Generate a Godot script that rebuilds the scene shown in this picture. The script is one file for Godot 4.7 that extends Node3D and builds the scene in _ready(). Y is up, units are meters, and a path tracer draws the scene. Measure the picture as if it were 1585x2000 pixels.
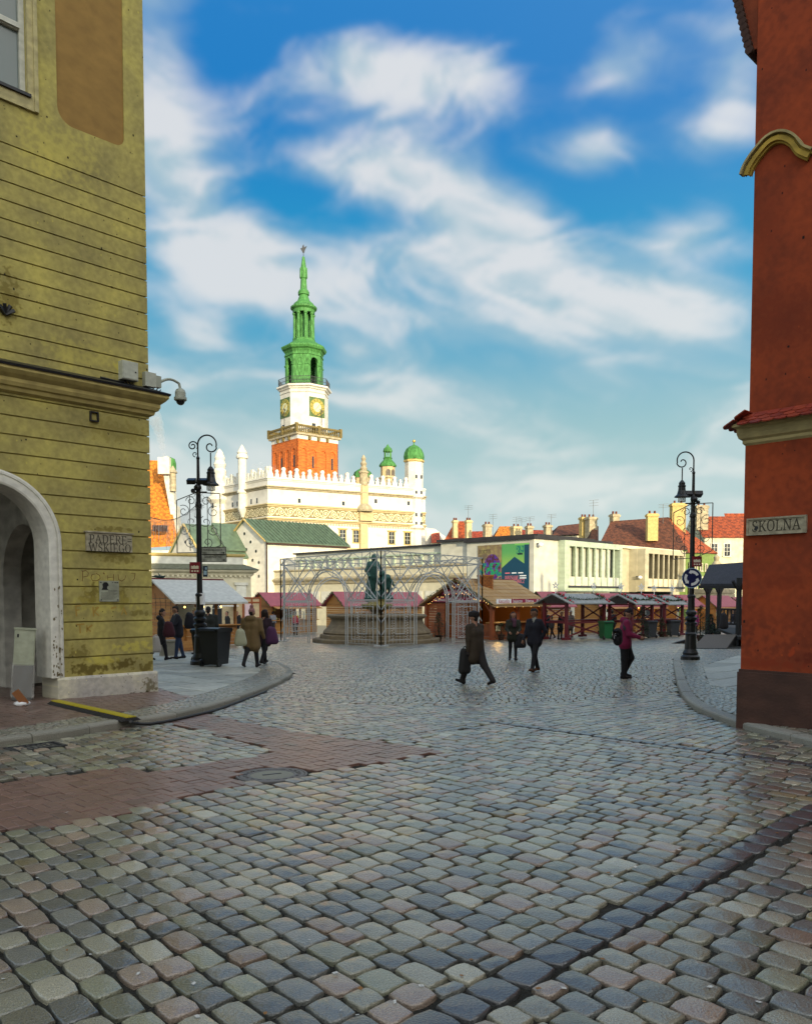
extends Node3D
# Photograph: 1585 x 2000 px. A pixel gives a direction; distance comes from the ground or wall it lies on.
const F := 1600.0
const PX := 792.5
const PY := 1249.0
const PITCH := -0.0524
const EYE := 1.7
const SL := 0.017   # the square falls away from the camera by 17 mm per metre

var M := {}
var TX := {}
var rng := RandomNumberGenerator.new()
var taken := {}

# ------------------------------------------------------------------ mesh builder
class MB:
	var v := PackedVector3Array()
	var n := PackedVector3Array()
	var c := PackedColorArray()
	var uv := PackedVector2Array()
	var T := Transform3D.IDENTITY
	var col := Color(1, 1, 1)
	func put(p: Vector3, nn: Vector3, u := Vector2.ZERO) -> void:
		v.append(T * p)
		n.append((T.basis * nn).normalized())
		c.append(col)
		uv.append(u)
	func tri(a: Vector3, b: Vector3, d: Vector3) -> void:
		var nn := (b - a).cross(d - a).normalized()
		put(a, nn); put(d, nn); put(b, nn)
	func quad(a: Vector3, b: Vector3, d: Vector3, e: Vector3) -> void:
		tri(a, b, d); tri(a, d, e)
	func quaduv(a: Vector3, b: Vector3, d: Vector3, e: Vector3, r := Rect2(0, 0, 1, 1)) -> void:
		var nn := (b - a).cross(d - a).normalized()
		var ua := Vector2(r.position.x, r.end.y)
		var ub := r.end
		var ud := Vector2(r.end.x, r.position.y)
		var ue := r.position
		put(a, nn, ua); put(d, nn, ud); put(b, nn, ub)
		put(a, nn, ua); put(e, nn, ue); put(d, nn, ud)
	func trin(a: Vector3, b: Vector3, d: Vector3, na: Vector3, nb: Vector3, nd: Vector3) -> void:
		put(a, na); put(d, nd); put(b, nb)
	func quadn(a: Vector3, b: Vector3, d: Vector3, e: Vector3, na: Vector3, nb: Vector3, nd: Vector3, ne: Vector3) -> void:
		trin(a, b, d, na, nb, nd); trin(a, d, e, na, nd, ne)
	func box(lo: Vector3, hi: Vector3) -> void:
		var p := [Vector3(lo.x, lo.y, lo.z), Vector3(hi.x, lo.y, lo.z), Vector3(hi.x, hi.y, lo.z), Vector3(lo.x, hi.y, lo.z), Vector3(lo.x, lo.y, hi.z), Vector3(hi.x, lo.y, hi.z), Vector3(hi.x, hi.y, hi.z), Vector3(lo.x, hi.y, hi.z)]
		quad(p[4], p[5], p[6], p[7]); quad(p[1], p[0], p[3], p[2]); quad(p[5], p[1], p[2], p[6])
		quad(p[0], p[4], p[7], p[3]); quad(p[7], p[6], p[2], p[3]); quad(p[0], p[1], p[5], p[4])
	func cbox(ct: Vector3, s: Vector3) -> void:
		box(ct - s * 0.5, ct + s * 0.5)
	func beam(a: Vector3, b: Vector3, w: float, h := -1.0) -> void:
		if h < 0: h = w
		var d := b - a
		var l := d.length()
		if l < 1e-6: return
		var y := d / l
		var x := y.cross(Vector3.UP if absf(y.y) < 0.95 else Vector3.RIGHT).normalized()
		var z := x.cross(y)
		var keep := T
		T = T * Transform3D(Basis(x, y, z), a)
		box(Vector3(-w / 2, 0, -h / 2), Vector3(w / 2, l, h / 2))
		T = keep
	func prism(poly: PackedVector2Array, z0: float, z1: float, sides := true) -> void:
		var p := poly
		if Geometry2D.is_polygon_clockwise(p): p.reverse()
		var idx := Geometry2D.triangulate_polygon(p)
		for i in range(0, idx.size(), 3):
			var a := p[idx[i]]; var b := p[idx[i + 1]]; var d := p[idx[i + 2]]
			if (b - a).cross(d - a) < 0:
				var t := b; b = d; d = t
			tri(Vector3(a.x, a.y, z1), Vector3(b.x, b.y, z1), Vector3(d.x, d.y, z1))
			tri(Vector3(a.x, a.y, z0), Vector3(d.x, d.y, z0), Vector3(b.x, b.y, z0))
		if sides:
			for i in p.size():
				var a := p[i]; var b := p[(i + 1) % p.size()]
				quad(Vector3(a.x, a.y, z0), Vector3(b.x, b.y, z0), Vector3(b.x, b.y, z1), Vector3(a.x, a.y, z1))
	func lathe(pr: Array, seg := 16, flat := false, turn := 0.0) -> void:
		# pr: Vector2(radius, height) from the bottom up
		for j in pr.size() - 1:
			var p: Vector2 = pr[j]; var q: Vector2 = pr[j + 1]
			if p.distance_to(q) < 1e-6: continue
			var sl := Vector2(q.y - p.y, p.x - q.x).normalized()
			for i in seg:
				var a := TAU * i / seg + turn; var b := TAU * (i + 1) / seg + turn
				var m := (a + b) / 2
				var ca := Vector3(sin(a), 0, cos(a)); var cb := Vector3(sin(b), 0, cos(b)); var cm := Vector3(sin(m), 0, cos(m))
				var na := (cm if flat else ca) * sl.x + Vector3.UP * sl.y
				var nb := (cm if flat else cb) * sl.x + Vector3.UP * sl.y
				var A := ca * p.x + Vector3.UP * p.y; var B := cb * p.x + Vector3.UP * p.y
				var C := cb * q.x + Vector3.UP * q.y; var D := ca * q.x + Vector3.UP * q.y
				if p.x > 1e-5: trin(A, B, C, na, nb, nb)
				if q.x > 1e-5: trin(A, C, D, na, nb, na)
	func disc(ct: Vector3, r: float, seg := 16) -> void:
		for i in seg:
			var a := TAU * i / seg; var b := TAU * (i + 1) / seg
			tri(ct, ct + Vector3(sin(a), 0, cos(a)) * r, ct + Vector3(sin(b), 0, cos(b)) * r)
	func tube(pts: Array, r: float, sides := 6, r2 := -1.0) -> void:
		if r2 < 0: r2 = r
		var m := pts.size()
		var ref := Vector3.UP
		var rings := []
		var nor := []
		for i in m:
			var d: Vector3 = (pts[mini(i + 1, m - 1)] - pts[maxi(i - 1, 0)]).normalized()
			if i == 0 and absf(d.dot(ref)) > 0.9: ref = Vector3.RIGHT
			var x := ref - d * ref.dot(d)
			if x.length() < 0.05:
				x = Vector3.BACK - d * d.z
			x = x.normalized(); ref = x
			var z := d.cross(x)
			var rr := lerpf(r, r2, float(i) / maxf(1, m - 1))
			var ring := []; var nn := []
			for k in sides:
				var a := TAU * k / sides
				var o := x * cos(a) + z * sin(a)
				ring.append(pts[i] + o * rr); nn.append(o)
			rings.append(ring); nor.append(nn)
		for i in m - 1:
			for k in sides:
				var k2 := (k + 1) % sides
				quadn(rings[i][k], rings[i][k2], rings[i + 1][k2], rings[i + 1][k], nor[i][k], nor[i][k2], nor[i + 1][k2], nor[i + 1][k])
		for k in range(1, sides - 1):
			tri(rings[0][0], rings[0][k + 1], rings[0][k])
			tri(rings[m - 1][0], rings[m - 1][k], rings[m - 1][k + 1])
	func ball(ct: Vector3, r: Vector3, seg := 10, rows := 6) -> void:
		for j in rows:
			var t0 := PI * j / rows - PI / 2; var t1 := PI * (j + 1) / rows - PI / 2
			for i in seg:
				var a := TAU * i / seg; var b := TAU * (i + 1) / seg
				var u := [Vector3(sin(a) * cos(t0), sin(t0), cos(a) * cos(t0)), Vector3(sin(b) * cos(t0), sin(t0), cos(b) * cos(t0)), Vector3(sin(b) * cos(t1), sin(t1), cos(b) * cos(t1)), Vector3(sin(a) * cos(t1), sin(t1), cos(a) * cos(t1))]
				if j > 0: trin(ct + u[0] * r, ct + u[1] * r, ct + u[2] * r, u[0], u[1], u[2])
				if j < rows - 1: trin(ct + u[0] * r, ct + u[2] * r, ct + u[3] * r, u[0], u[2], u[3])
	func sweep(pr: Array, pts: Array, closed_profile := false) -> void:
		# profile Vector2(out, up) swept along a horizontal path; "out" is to the right of travel
		var m := pts.size()
		for i in m - 1:
			var da: Vector3 = (pts[i + 1] - pts[i]).normalized()
			var d0: Vector3 = (pts[i] - pts[i - 1]).normalized() if i > 0 else da
			var d1: Vector3 = (pts[i + 2] - pts[i + 1]).normalized() if i < m - 2 else da
			var o0 := _mit(d0, da); var o1 := _mit(da, d1)
			for k in pr.size() - (0 if closed_profile else 1):
				var p: Vector2 = pr[k]; var q: Vector2 = pr[(k + 1) % pr.size()]
				quad(pts[i] + o0 * p.x + Vector3.UP * p.y, pts[i + 1] + o1 * p.x + Vector3.UP * p.y, pts[i + 1] + o1 * q.x + Vector3.UP * q.y, pts[i] + o0 * q.x + Vector3.UP * q.y)
	func _mit(a: Vector3, b: Vector3) -> Vector3:
		var na := a.cross(Vector3.UP).normalized(); var nb := b.cross(Vector3.UP).normalized()
		var s := (na + nb).normalized()
		return s / maxf(0.3, s.dot(na))
	func smooth() -> void:
		var sum := {}
		for i in range(0, v.size(), 3):
			var nn := -(v[i + 1] - v[i]).cross(v[i + 2] - v[i])
			for k in 3:
				var key := (v[i + k] * 2000.0).round()
				sum[key] = sum.get(key, Vector3.ZERO) + nn
		for i in v.size():
			n[i] = sum[(v[i] * 2000.0).round()].normalized()
	func mesh(mat: Material) -> ArrayMesh:
		var am := ArrayMesh.new()
		if v.is_empty(): return am
		var a := []
		a.resize(Mesh.ARRAY_MAX)
		a[Mesh.ARRAY_VERTEX] = v; a[Mesh.ARRAY_NORMAL] = n; a[Mesh.ARRAY_COLOR] = c; a[Mesh.ARRAY_TEX_UV] = uv
		am.add_surface_from_arrays(Mesh.PRIMITIVE_TRIANGLES, a)
		am.surface_set_material(0, mat)
		return am

# ------------------------------------------------------------------ nodes
func numbered(s: String) -> String:
	var k: int = taken.get(s, 0)
	taken[s] = k + 1
	return s if k == 0 else "%s_%03d" % [s, k]

func thing(nm: String, label: String, cat: String, pos := Vector3.ZERO, yaw := 0.0, group := "") -> Node3D:
	var o := Node3D.new()
	o.name = numbered(nm)
	add_child(o)
	o.position = pos
	o.rotation.y = yaw
	o.set_meta("label", label); o.set_meta("category", cat)
	if group: o.set_meta("group", group)
	return o

func place(nm: String) -> Node3D:
	var o := Node3D.new()
	o.name = numbered(nm)
	add_child(o)
	o.set_meta("kind", "structure")
	return o

func part(par: Node, nm: String, b, mat: Material = null) -> MeshInstance3D:
	var o := MeshInstance3D.new()
	o.name = nm
	o.mesh = b.mesh(mat) if b is MB else b
	par.add_child(o, true)
	return o

func tagged(o: Node, label: String, cat: String, group := "") -> Node:
	o.set_meta("label", label); o.set_meta("category", cat)
	if group: o.set_meta("group", group)
	return o

func mb(t := Transform3D.IDENTITY) -> MB:
	var b := MB.new()
	b.T = t
	return b

func tf(pos: Vector3, yaw := 0.0) -> Transform3D:
	return Transform3D(Basis(Vector3.UP, yaw), pos)

# ------------------------------------------------------------------ pixel rays
func ray(px: float, py: float) -> Vector3:
	return Vector3((px - PX) / F, -(py - PY) / F, -1).rotated(Vector3.RIGHT, PITCH)

func gp(px: float, py: float, h := 0.0) -> Vector3:   # on the sloping ground, h above it
	var r := ray(px, py)
	return Vector3(0, EYE, 0) + r * ((EYE - h) / (SL * r.z - r.y))

func at(px: float, py: float, d: float) -> Vector3:    # at a known distance in front of the camera
	var r := ray(px, py)
	return Vector3(0, EYE, 0) + r * (d / -r.z)

func gy(z: float) -> float:
	return SL * z

func on(pos: Vector3, yaw: float, px: float, py: float, zoff := 0.0) -> Vector2:   # on a wall: x along it, y up, from its base point
	var t := tf(pos, yaw).affine_inverse()
	var o := t * Vector3(0, EYE, 0)
	var r := t.basis * ray(px, py)
	var k := (zoff - o.z) / r.z
	return Vector2(o.x + r.x * k, o.y + r.y * k)

func pxof(p: Vector3) -> Vector2:
	var q := (p - Vector3(0, EYE, 0)).rotated(Vector3.RIGHT, -PITCH)
	return Vector2(PX + q.x / -q.z * F, PY - q.y / -q.z * F)

# ------------------------------------------------------------------ materials
func noise_tex(freq: float, lo: float, hi: float, sd: int, size := 512, oct := 5) -> NoiseTexture2D:
	var f := FastNoiseLite.new()
	f.seed = sd; f.frequency = freq; f.fractal_octaves = oct; f.noise_type = FastNoiseLite.TYPE_SIMPLEX_SMOOTH
	var t := NoiseTexture2D.new()
	t.width = size; t.height = size; t.seamless = true; t.noise = f
	var g := Gradient.new()
	g.set_color(0, Color(lo, lo, lo)); g.set_color(1, Color(hi, hi, hi))
	t.color_ramp = g
	return t

func mat(nm: String, r: float, g: float, b: float, rough := 0.8, tex := "", sc := 1.0, bump := "", bs := 0.0, metal := 0.0) -> StandardMaterial3D:
	var m := StandardMaterial3D.new()
	m.resource_name = nm
	m.albedo_color = Color(r, g, b).linear_to_srgb()
	m.roughness = rough; m.metallic = metal
	if tex:
		m.albedo_texture = TX[tex]
	if bump:
		m.heightmap_enabled = true; m.heightmap_texture = TX[bump]; m.heightmap_scale = bs
	if tex or bump:
		m.uv1_triplanar = true; m.uv1_world_triplanar = true
		m.uv1_scale = Vector3.ONE * sc
	M[nm] = m
	return m

func vcol(m: StandardMaterial3D) -> StandardMaterial3D:
	m.vertex_color_use_as_albedo = true
	return m

# ------------------------------------------------------------------ start
func _ready() -> void:
	rng.seed = 7
	camera_and_light()
	textures()
	ground()
	olive_building()
	red_building()
	neighbours_out_of_frame()
	town_hall()
	gallery()
	guardhouse_and_cottages()
	far_houses()
	stalls()
	fountain()
	light_frame()
	lamps_and_signs()
	right_shelter()
	street_things()
	people()

func camera_and_light() -> void:
	var cam := Camera3D.new()
	cam.name = "camera"
	cam.projection = Camera3D.PROJECTION_FRUSTUM
	cam.near = 0.1; cam.far = 1200.0
	cam.size = 0.1 * 2000.0 / F
	cam.frustum_offset = Vector2(0, 0.1 * (PY - 1000.0) / F)
	cam.position = Vector3(0, EYE, 0)
	cam.rotation.x = PITCH
	add_child(cam)
	cam.current = true
	var sun := DirectionalLight3D.new()
	sun.name = "sun"
	sun.light_energy = 1.0
	sun.light_color = Color(1.0, 0.92, 0.76)
	sun.light_angular_distance = 0.6
	sun.shadow_enabled = true
	add_child(sun)
	var az := deg_to_rad(155.0); var el := deg_to_rad(10.5)   # low winter sun behind and to the right
	var to_sun := Vector3(sin(az) * cos(el), sin(el), -cos(az) * cos(el))
	sun.look_at_from_position(to_sun * 50.0, Vector3.ZERO)
	var e := Environment.new()
	e.background_mode = Environment.BG_SKY
	e.sky = Sky.new()
	var pm := PanoramaSkyMaterial.new()
	pm.panorama = sky_picture()
	e.sky.sky_material = pm
	e.background_energy_multiplier = 1.0
	e.tonemap_mode = Environment.TONE_MAPPER_LINEAR
	e.tonemap_exposure = 1.86
	e.sdfgi_enabled = true; e.ssao_enabled = true; e.ssil_enabled = true
	e.volumetric_fog_enabled = true; e.volumetric_fog_density = 0.0
	var we := WorldEnvironment.new()
	we.name = "world"
	we.environment = e
	add_child(we)

func sky_picture() -> ImageTexture:
	var W := 1664; var H := 832
	var im := Image.create(W, H, false, Image.FORMAT_RGBF)
	var f := FastNoiseLite.new()
	f.seed = 11; f.frequency = 1.3; f.fractal_octaves = 4; f.fractal_gain = 0.5
	var f2 := FastNoiseLite.new()
	f2.seed = 5; f2.frequency = 3.4; f2.fractal_octaves = 6; f2.fractal_gain = 0.6
	# soft clouds seen from here: pixel, half width, half height (px), thickness
	var cl := [[670, 130, 120, 50, 0.8], [790, 150, 150, 50, 0.8], [930, 140, 75, 40, 0.55], [660, 310, 130, 45, 0.6], [790, 345, 130, 42, 0.65], [900, 400, 110, 40, 0.7], [990, 450, 90, 34, 0.75], [800, 480, 160, 30, 0.5],
		[310, 60, 90, 130, 0.75], [300, 230, 70, 110, 0.6], [350, 390, 110, 70, 0.8], [480, 190, 120, 40, 0.4], [470, 470, 80, 45, 0.6],
		[1205, 135, 75, 40, 0.75], [1155, 287, 70, 32, 0.8], [1310, 270, 110, 45, 0.45], [1430, 225, 90, 80, 0.55], [1350, 470, 75, 30, 0.6], [1430, 90, 70, 60, 0.35], [1400, 390, 70, 45, 0.35],
		[520, 530, 150, 50, 0.6], [600, 600, 200, 45, 0.4], [1050, 650, 300, 50, 0.5], [1350, 620, 120, 45, 0.5], [420, 560, 120, 50, 0.4], [750, 520, 250, 35, 0.4], [1150, 480, 200, 36, 0.4], [900, 760, 400, 40, 0.4], [395, 655, 55, 28, 0.6], [1010, 530, 120, 34, 0.5], [1230, 575, 180, 50, 0.8], [690, 690, 36, 18, 0.5], [850, 590, 250, 50, 0.4]]
	var dirs := []
	var saz := deg_to_rad(155.0); var sel := deg_to_rad(10.5)
	var to_sun := Vector3(sin(saz) * cos(sel), sin(sel), -cos(saz) * cos(sel))
	for k in cl:
		var r := ray(k[0], k[1]).normalized()
		dirs.append([atan2(r.x, -r.z), r.y, F / k[2], F * 0.95 / k[3], k[4]])
	for y in H:
		var el := PI / 2 - PI * (y + 0.5) / H
		if el < -0.02:
			break
		var s := clampf(sin(el), 0, 1)
		var ce := maxf(0.5, cos(el))
		# clear air: pale at the horizon, deep blue above
		var air := Color(0.37, 0.44, 0.385).lerp(Color(0.185, 0.30, 0.315), smoothstep(0.02, 0.20, s)).lerp(Color(0.008, 0.175, 0.315), smoothstep(0.16, 0.36, s)).lerp(Color(0.0, 0.105, 0.295), smoothstep(0.32, 0.52, s))
		var veil := 1.0 - smoothstep(0.10, 0.36, s)
		for x in W:
			var az := TAU * (x + 0.5) / W
			var d := Vector3(sin(az) * cos(el), sin(el), -cos(az) * cos(el))
			var q := Vector3(d.x, d.y * 2.2, d.z)
			var a := f.get_noise_3dv(q)
			var w := q + Vector3(a, -a, a * 0.5) * 0.3
			var b := f2.get_noise_3dv(w)
			var up := f2.get_noise_3dv(w + Vector3(0, 0.05, 0))
			var sum := 0.66 + 1.0 * a
			if d.z < -0.5 and absf(d.x) < 0.62:
				var here := 0.0
				var da := atan2(d.x, -d.z)
				for k in dirs:
					var dx: float = (da - k[0]) * k[2]
					var dy: float = (d.y - k[1]) / ce * k[3]
					var rr := dx * dx + dy * dy
					if rr < 5.0: here += k[4] * exp(-rr * 0.8)
				here = here * 0.80 + 0.03 + 0.35 * a
				sum = lerpf(sum, here, smoothstep(0.62, 0.42, absf(d.x)) * smoothstep(-0.5, -0.68, d.z))
			sum += 0.60 * b + veil * 0.75
			var cover := smoothstep(0.14, 1.0, sum) * 0.92
			var lit := smoothstep(0.25, 1.1, sum) * 0.75 + (b - up) * 2.2 + 0.12
			var white := Color(0.225, 0.305, 0.345).lerp(Color(0.395, 0.405, 0.415), clampf(lit, 0, 1))
			white = white.lerp(Color(0.25, 0.335, 0.345).lerp(Color(0.375, 0.42, 0.40), clampf(0.5 + 1.6 * b + 0.8 * a, 0, 1)), veil * 0.7)
			# hazy air is brighter towards the sun
			var an := acos(clampf(d.dot(to_sun), -1, 1))
			var glow := 1.6 * exp(-pow(an / 0.6, 2.0)) + 1.6 * exp(-pow(an / 1.15, 2.0))
			im.set_pixel(x, y, air.lerp(white, cover) + Color(0.50, 0.47, 0.41) * glow)
	im.fill_rect(Rect2i(0, H / 2 + 8, W, H / 2 - 8), Color(0.22, 0.23, 0.21))
	return ImageTexture.create_from_image(im)

func textures() -> void:
	TX.plaster = noise_tex(0.012, 0.80, 1.0, 3)
	TX.blotch = noise_tex(0.008, 0.66, 1.0, 8)
	TX.grain = noise_tex(0.09, 0.62, 1.0, 21, 512, 4)
	TX.patina = noise_tex(0.014, 0.0, 1.0, 51)
	TX.patina.color_ramp.set_color(0, Color(0.42, 0.52, 0.34)); TX.patina.color_ramp.set_color(1, Color(1, 1, 1))
	TX.bump = noise_tex(0.06, 0.0, 1.0, 31, 512, 5)
	TX.bumpc = noise_tex(0.02, 0.0, 1.0, 37, 512, 4)
	TX.speck = noise_tex(0.16, 0.40, 1.0, 29, 512, 4)
	# bricks too far away to tell apart
	var im := Image.create(256, 256, false, Image.FORMAT_RGB8)
	var r := RandomNumberGenerator.new(); r.seed = 4
	im.fill(Color(0.62, 0.50, 0.42))
	for j in 16:
		for i in range(-1, 8):
			var k := 0.72 + r.randf() * 0.3
			im.fill_rect(Rect2i(i * 32 + (16 if j % 2 else 0) + 1, j * 16 + 1, 30, 14), Color(k, k * 0.95, k * 0.9))
	TX.brick = ImageTexture.create_from_image(im)
	# roof tiles too far away to tell apart: rows of rounded tails
	var hm := Image.create(256, 256, false, Image.FORMAT_RGB8)
	var tm := Image.create(256, 256, false, Image.FORMAT_RGB8)
	for j in 8:
		for i in 8:
			var k := 0.66 + r.randf() * 0.34
			for y in 32:
				for x in 32:
					var X := i * 32 + x + (16 if j % 2 else 0)
					var ed := absf(x - 15.5) / 16.0
					var tail := 31.0 - 9.0 * ed * ed
					var up := y < tail
					var hh := (0.35 + 0.65 * y / 31.0) * (1.0 - 0.25 * ed * ed) if up else 0.05
					hm.set_pixel(X % 256, j * 32 + y, Color(hh, hh, hh))
					var kk := k if up and ed < 0.94 else k * 0.62
					tm.set_pixel(X % 256, j * 32 + y, Color(kk, kk, kk))
	TX.tile = ImageTexture.create_from_image(tm)
	TX.tileh = ImageTexture.create_from_image(hm)

	# shared materials
	mat("white_wall", 0.80, 0.77, 0.66, 0.85, "plaster", 0.12)
	mat("cream", 0.76, 0.70, 0.50, 0.85, "plaster", 0.15)
	mat("warm_white", 0.80, 0.78, 0.66, 0.85, "plaster", 0.2)  # plain warm white plaster, as light as the other wall whites
	mat("ochre", 0.60, 0.45, 0.16, 0.8, "plaster", 0.3)
	mat("stone_trim", 0.55, 0.47, 0.30, 0.85, "blotch", 0.4)
	mat("black_metal", 0.008, 0.009, 0.010, 0.45)
	mat("dark_metal", 0.03, 0.032, 0.035, 0.5)
	mat("steel", 0.38, 0.39, 0.38, 0.45, "", 1, "", 0, 0.2)
	mat("glass_dark", 0.02, 0.025, 0.03, 0.08)
	mat("copper", 0.11, 0.36, 0.095, 0.7, "patina", 0.6).uv1_scale = Vector3(0.5, 0.14, 0.5)
	mat("gold", 0.75, 0.5, 0.12, 0.35, "", 1, "", 0, 0.8)
	var bt := mat("tower_brick", 0.72, 0.20, 0.032, 0.85)
	bt.albedo_texture = TX.brick; bt.uv1_triplanar = true; bt.uv1_world_triplanar = true; bt.uv1_scale = Vector3.ONE * 0.45
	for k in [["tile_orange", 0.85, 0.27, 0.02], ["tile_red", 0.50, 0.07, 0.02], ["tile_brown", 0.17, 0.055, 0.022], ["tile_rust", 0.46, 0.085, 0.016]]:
		var m := mat(k[0], k[1], k[2], k[3], 0.8)
		m.albedo_texture = TX.tile
		m.heightmap_enabled = true; m.heightmap_texture = TX.tileh; m.heightmap_scale = 3.0
	mat("green_roof", 0.13, 0.20, 0.13, 0.5, "blotch", 0.3)
	mat("wood", 0.50, 0.20, 0.045, 0.65, "grain", 1.0).uv1_scale = Vector3(0.25, 5, 0.25)
	mat("wood_red", 0.42, 0.10, 0.022, 0.6, "grain", 1.0).uv1_scale = Vector3(0.25, 5, 0.25)
	mat("wood_dark", 0.018, 0.016, 0.016, 0.7, "grain", 1.0)
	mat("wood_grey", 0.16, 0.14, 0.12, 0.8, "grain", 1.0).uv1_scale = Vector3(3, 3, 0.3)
	mat("pink_roof", 0.42, 0.105, 0.125, 0.6, "plaster", 0.5)
	mat("maroon", 0.11, 0.006, 0.012, 0.55)
	mat("fir", 0.03, 0.075, 0.02, 0.8)
	mat("snow_white", 0.78, 0.79, 0.80, 0.6)
	mat("bronze", 0.028, 0.10, 0.085, 0.45, "blotch", 2.0, "", 0, 0.4)
	mat("fountain_stone", 0.24, 0.18, 0.10, 0.75, "blotch", 0.7, "bump", 1.0)
	mat("asphalt_black", 0.02, 0.02, 0.02, 0.6)
	vcol(mat("cloth", 1, 1, 1, 0.85, "grain", 5.0))
	vcol(mat("paint", 1, 1, 1, 0.5))
	vcol(mat("matte", 1, 1, 1, 0.85, "grain", 1.5))

# ------------------------------------------------------------------ ground
var P_left := PackedVector2Array()     # pavements, outlines on the ground (x, z)
var P_right := PackedVector2Array()
var P_brick := PackedVector2Array()
var stone_var := []

func ring(list: Array, h := 0.0) -> PackedVector2Array:
	var p := PackedVector2Array()
	for k in list:
		var q := gp(k[0], k[1], h)
		p.append(Vector2(q.x, q.z))
	return p

func inside(p: Vector2, poly: PackedVector2Array) -> bool:
	return Geometry2D.is_point_in_polygon(p, poly)

func soft(pts: PackedVector2Array, k := 2) -> PackedVector2Array:   # rounds an open line
	for r in k:
		var o := PackedVector2Array([pts[0]])
		for i in pts.size() - 1:
			o.append(pts[i].lerp(pts[i + 1], 0.25)); o.append(pts[i].lerp(pts[i + 1], 0.75))
		o.append(pts[-1])
		pts = o
	return pts

func in_sight(p: Vector3, mx := 330.0) -> bool:
	if p.z > -2.3: return false
	var q := pxof(p)
	return q.x > -mx and q.x < 1585 + mx and q.y < 2000 + mx

func make_stone(sd: int, round_ := 0.42, crown := 0.016) -> ArrayMesh:
	var r := RandomNumberGenerator.new(); r.seed = sd
	var base := []
	for k in 12:
		var a := TAU * k / 12 + 0.26
		var c := cos(a); var s := sin(a)
		var e := pow(pow(absf(c), 7.0) + pow(absf(s), 7.0), -1.0 / 7.0)
		base.append(Vector2(c, s) * e * 0.5 * (1.0 + r.randf_range(-0.06, 0.02)))
	# worn, slightly crooked outline
	var k4 := []
	for k in 4: k4.append(Vector2(r.randf_range(-0.05, 0.03), r.randf_range(-0.05, 0.03)))
	for k in 12:
		var u: float = base[k].x + 0.5; var w: float = base[k].y + 0.5
		base[k] += k4[0].lerp(k4[1], u).lerp(k4[2].lerp(k4[3], u), w)
	var rings := []
	for l in [[1.0, -0.06], [1.0, -0.017], [0.98, -0.006], [0.945, -0.001], [0.86, 0.001], [0.5, crown * 0.2]]:
		var q := []
		for b in base:
			q.append(Vector3(b.x * l[0], l[1] + (r.randf_range(-0.0025, 0.0025) if l[0] < 0.97 else 0.0), b.y * l[0]))
		rings.append(q)
	var m := mb()
	for i in rings.size() - 1:
		for k in 12:
			var k2 := (k + 1) % 12
			m.quad(rings[i][k2], rings[i][k], rings[i + 1][k], rings[i + 1][k2])
	var top := Vector3(r.randf_range(-0.1, 0.1), crown * 0.6, r.randf_range(-0.1, 0.1))
	for k in 12:
		m.tri(rings[-1][(k + 1) % 12], rings[-1][k], top)
	m.smooth()
	return m.mesh(null)

func make_flat_stone(bev: float, h := 0.06) -> ArrayMesh:   # paving brick, slab or small sett: bevelled top
	var m := mb()
	var e := 0.5
	var i := 0.5 - bev
	var lo := [Vector3(-e, -h, -e), Vector3(e, -h, -e), Vector3(e, -h, e), Vector3(-e, -h, e)]
	var md := [Vector3(-e, -0.005, -e), Vector3(e, -0.005, -e), Vector3(e, -0.005, e), Vector3(-e, -0.005, e)]
	var hi := [Vector3(-i, 0, -i), Vector3(i, 0, -i), Vector3(i, 0, i), Vector3(-i, 0, i)]
	for k in 4:
		var k2 := (k + 1) % 4
		m.quad(lo[k2], lo[k], md[k], md[k2]); m.quad(md[k2], md[k], hi[k], hi[k2])
	m.quad(hi[3], hi[2], hi[1], hi[0])
	return m.mesh(null)

func lay_rows(poly: PackedVector2Array, ang: float, roww: float, l0: float, l1: float, skip: Array, far: float, out: Array, kind := 0, lift := 0.0, cut := []) -> void:
	var e1 := Vector2(sin(ang), -cos(ang)); var e2 := Vector2(e1.y, -e1.x)
	var a0 := 1e9; var a1 := -1e9; var b0 := 1e9; var b1 := -1e9
	for p in poly:
		a0 = minf(a0, p.dot(e1)); a1 = maxf(a1, p.dot(e1)); b0 = minf(b0, p.dot(e2)); b1 = maxf(b1, p.dot(e2))
	var b := b0
	var wob := FastNoiseLite.new(); wob.seed = 3; wob.frequency = 0.25
	while b < b1:
		var w := roww * rng.randf_range(0.88, 1.12)
		var a := a0 + rng.randf() * l1
		while a < a1:
			var l := rng.randf_range(l0, l1)
			var p := e1 * (a + l / 2) + e2 * (b + w / 2)
			p += e2 * wob.get_noise_2d(p.x, p.y) * roww * 0.3
			a += l
			if p.y > -2.3 or p.y < -far: continue
			if not in_sight(Vector3(p.x, gy(p.y), p.y)): continue
			if not inside(p, poly): continue
			var bad := false
			for s in skip:
				if inside(p, s):
					bad = true; break
			if cut.size():   # stones end at the dark strip
				var nn := Vector2(-cut[1].y, cut[1].x)
				var hw := 0.112 / absf(e1.dot(nn))
				var sd: float = (p - cut[0]).dot(nn) / e1.dot(nn)
				var al: float = (p - cut[0]).dot(cut[1])
				if absf(sd) < hw + l / 2 and al > -0.1 and al < cut[2]:
					var o := absf(sd) + l / 2
					if o - hw < 0.07: continue
					p += e1 * signf(sd) * ((o + hw) / 2 - absf(sd)); l = o - hw
			if not bad: out.append([p.x, p.y, ang + rng.randf_range(-0.035, 0.035), l, w, kind, lift])
		b += w

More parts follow.
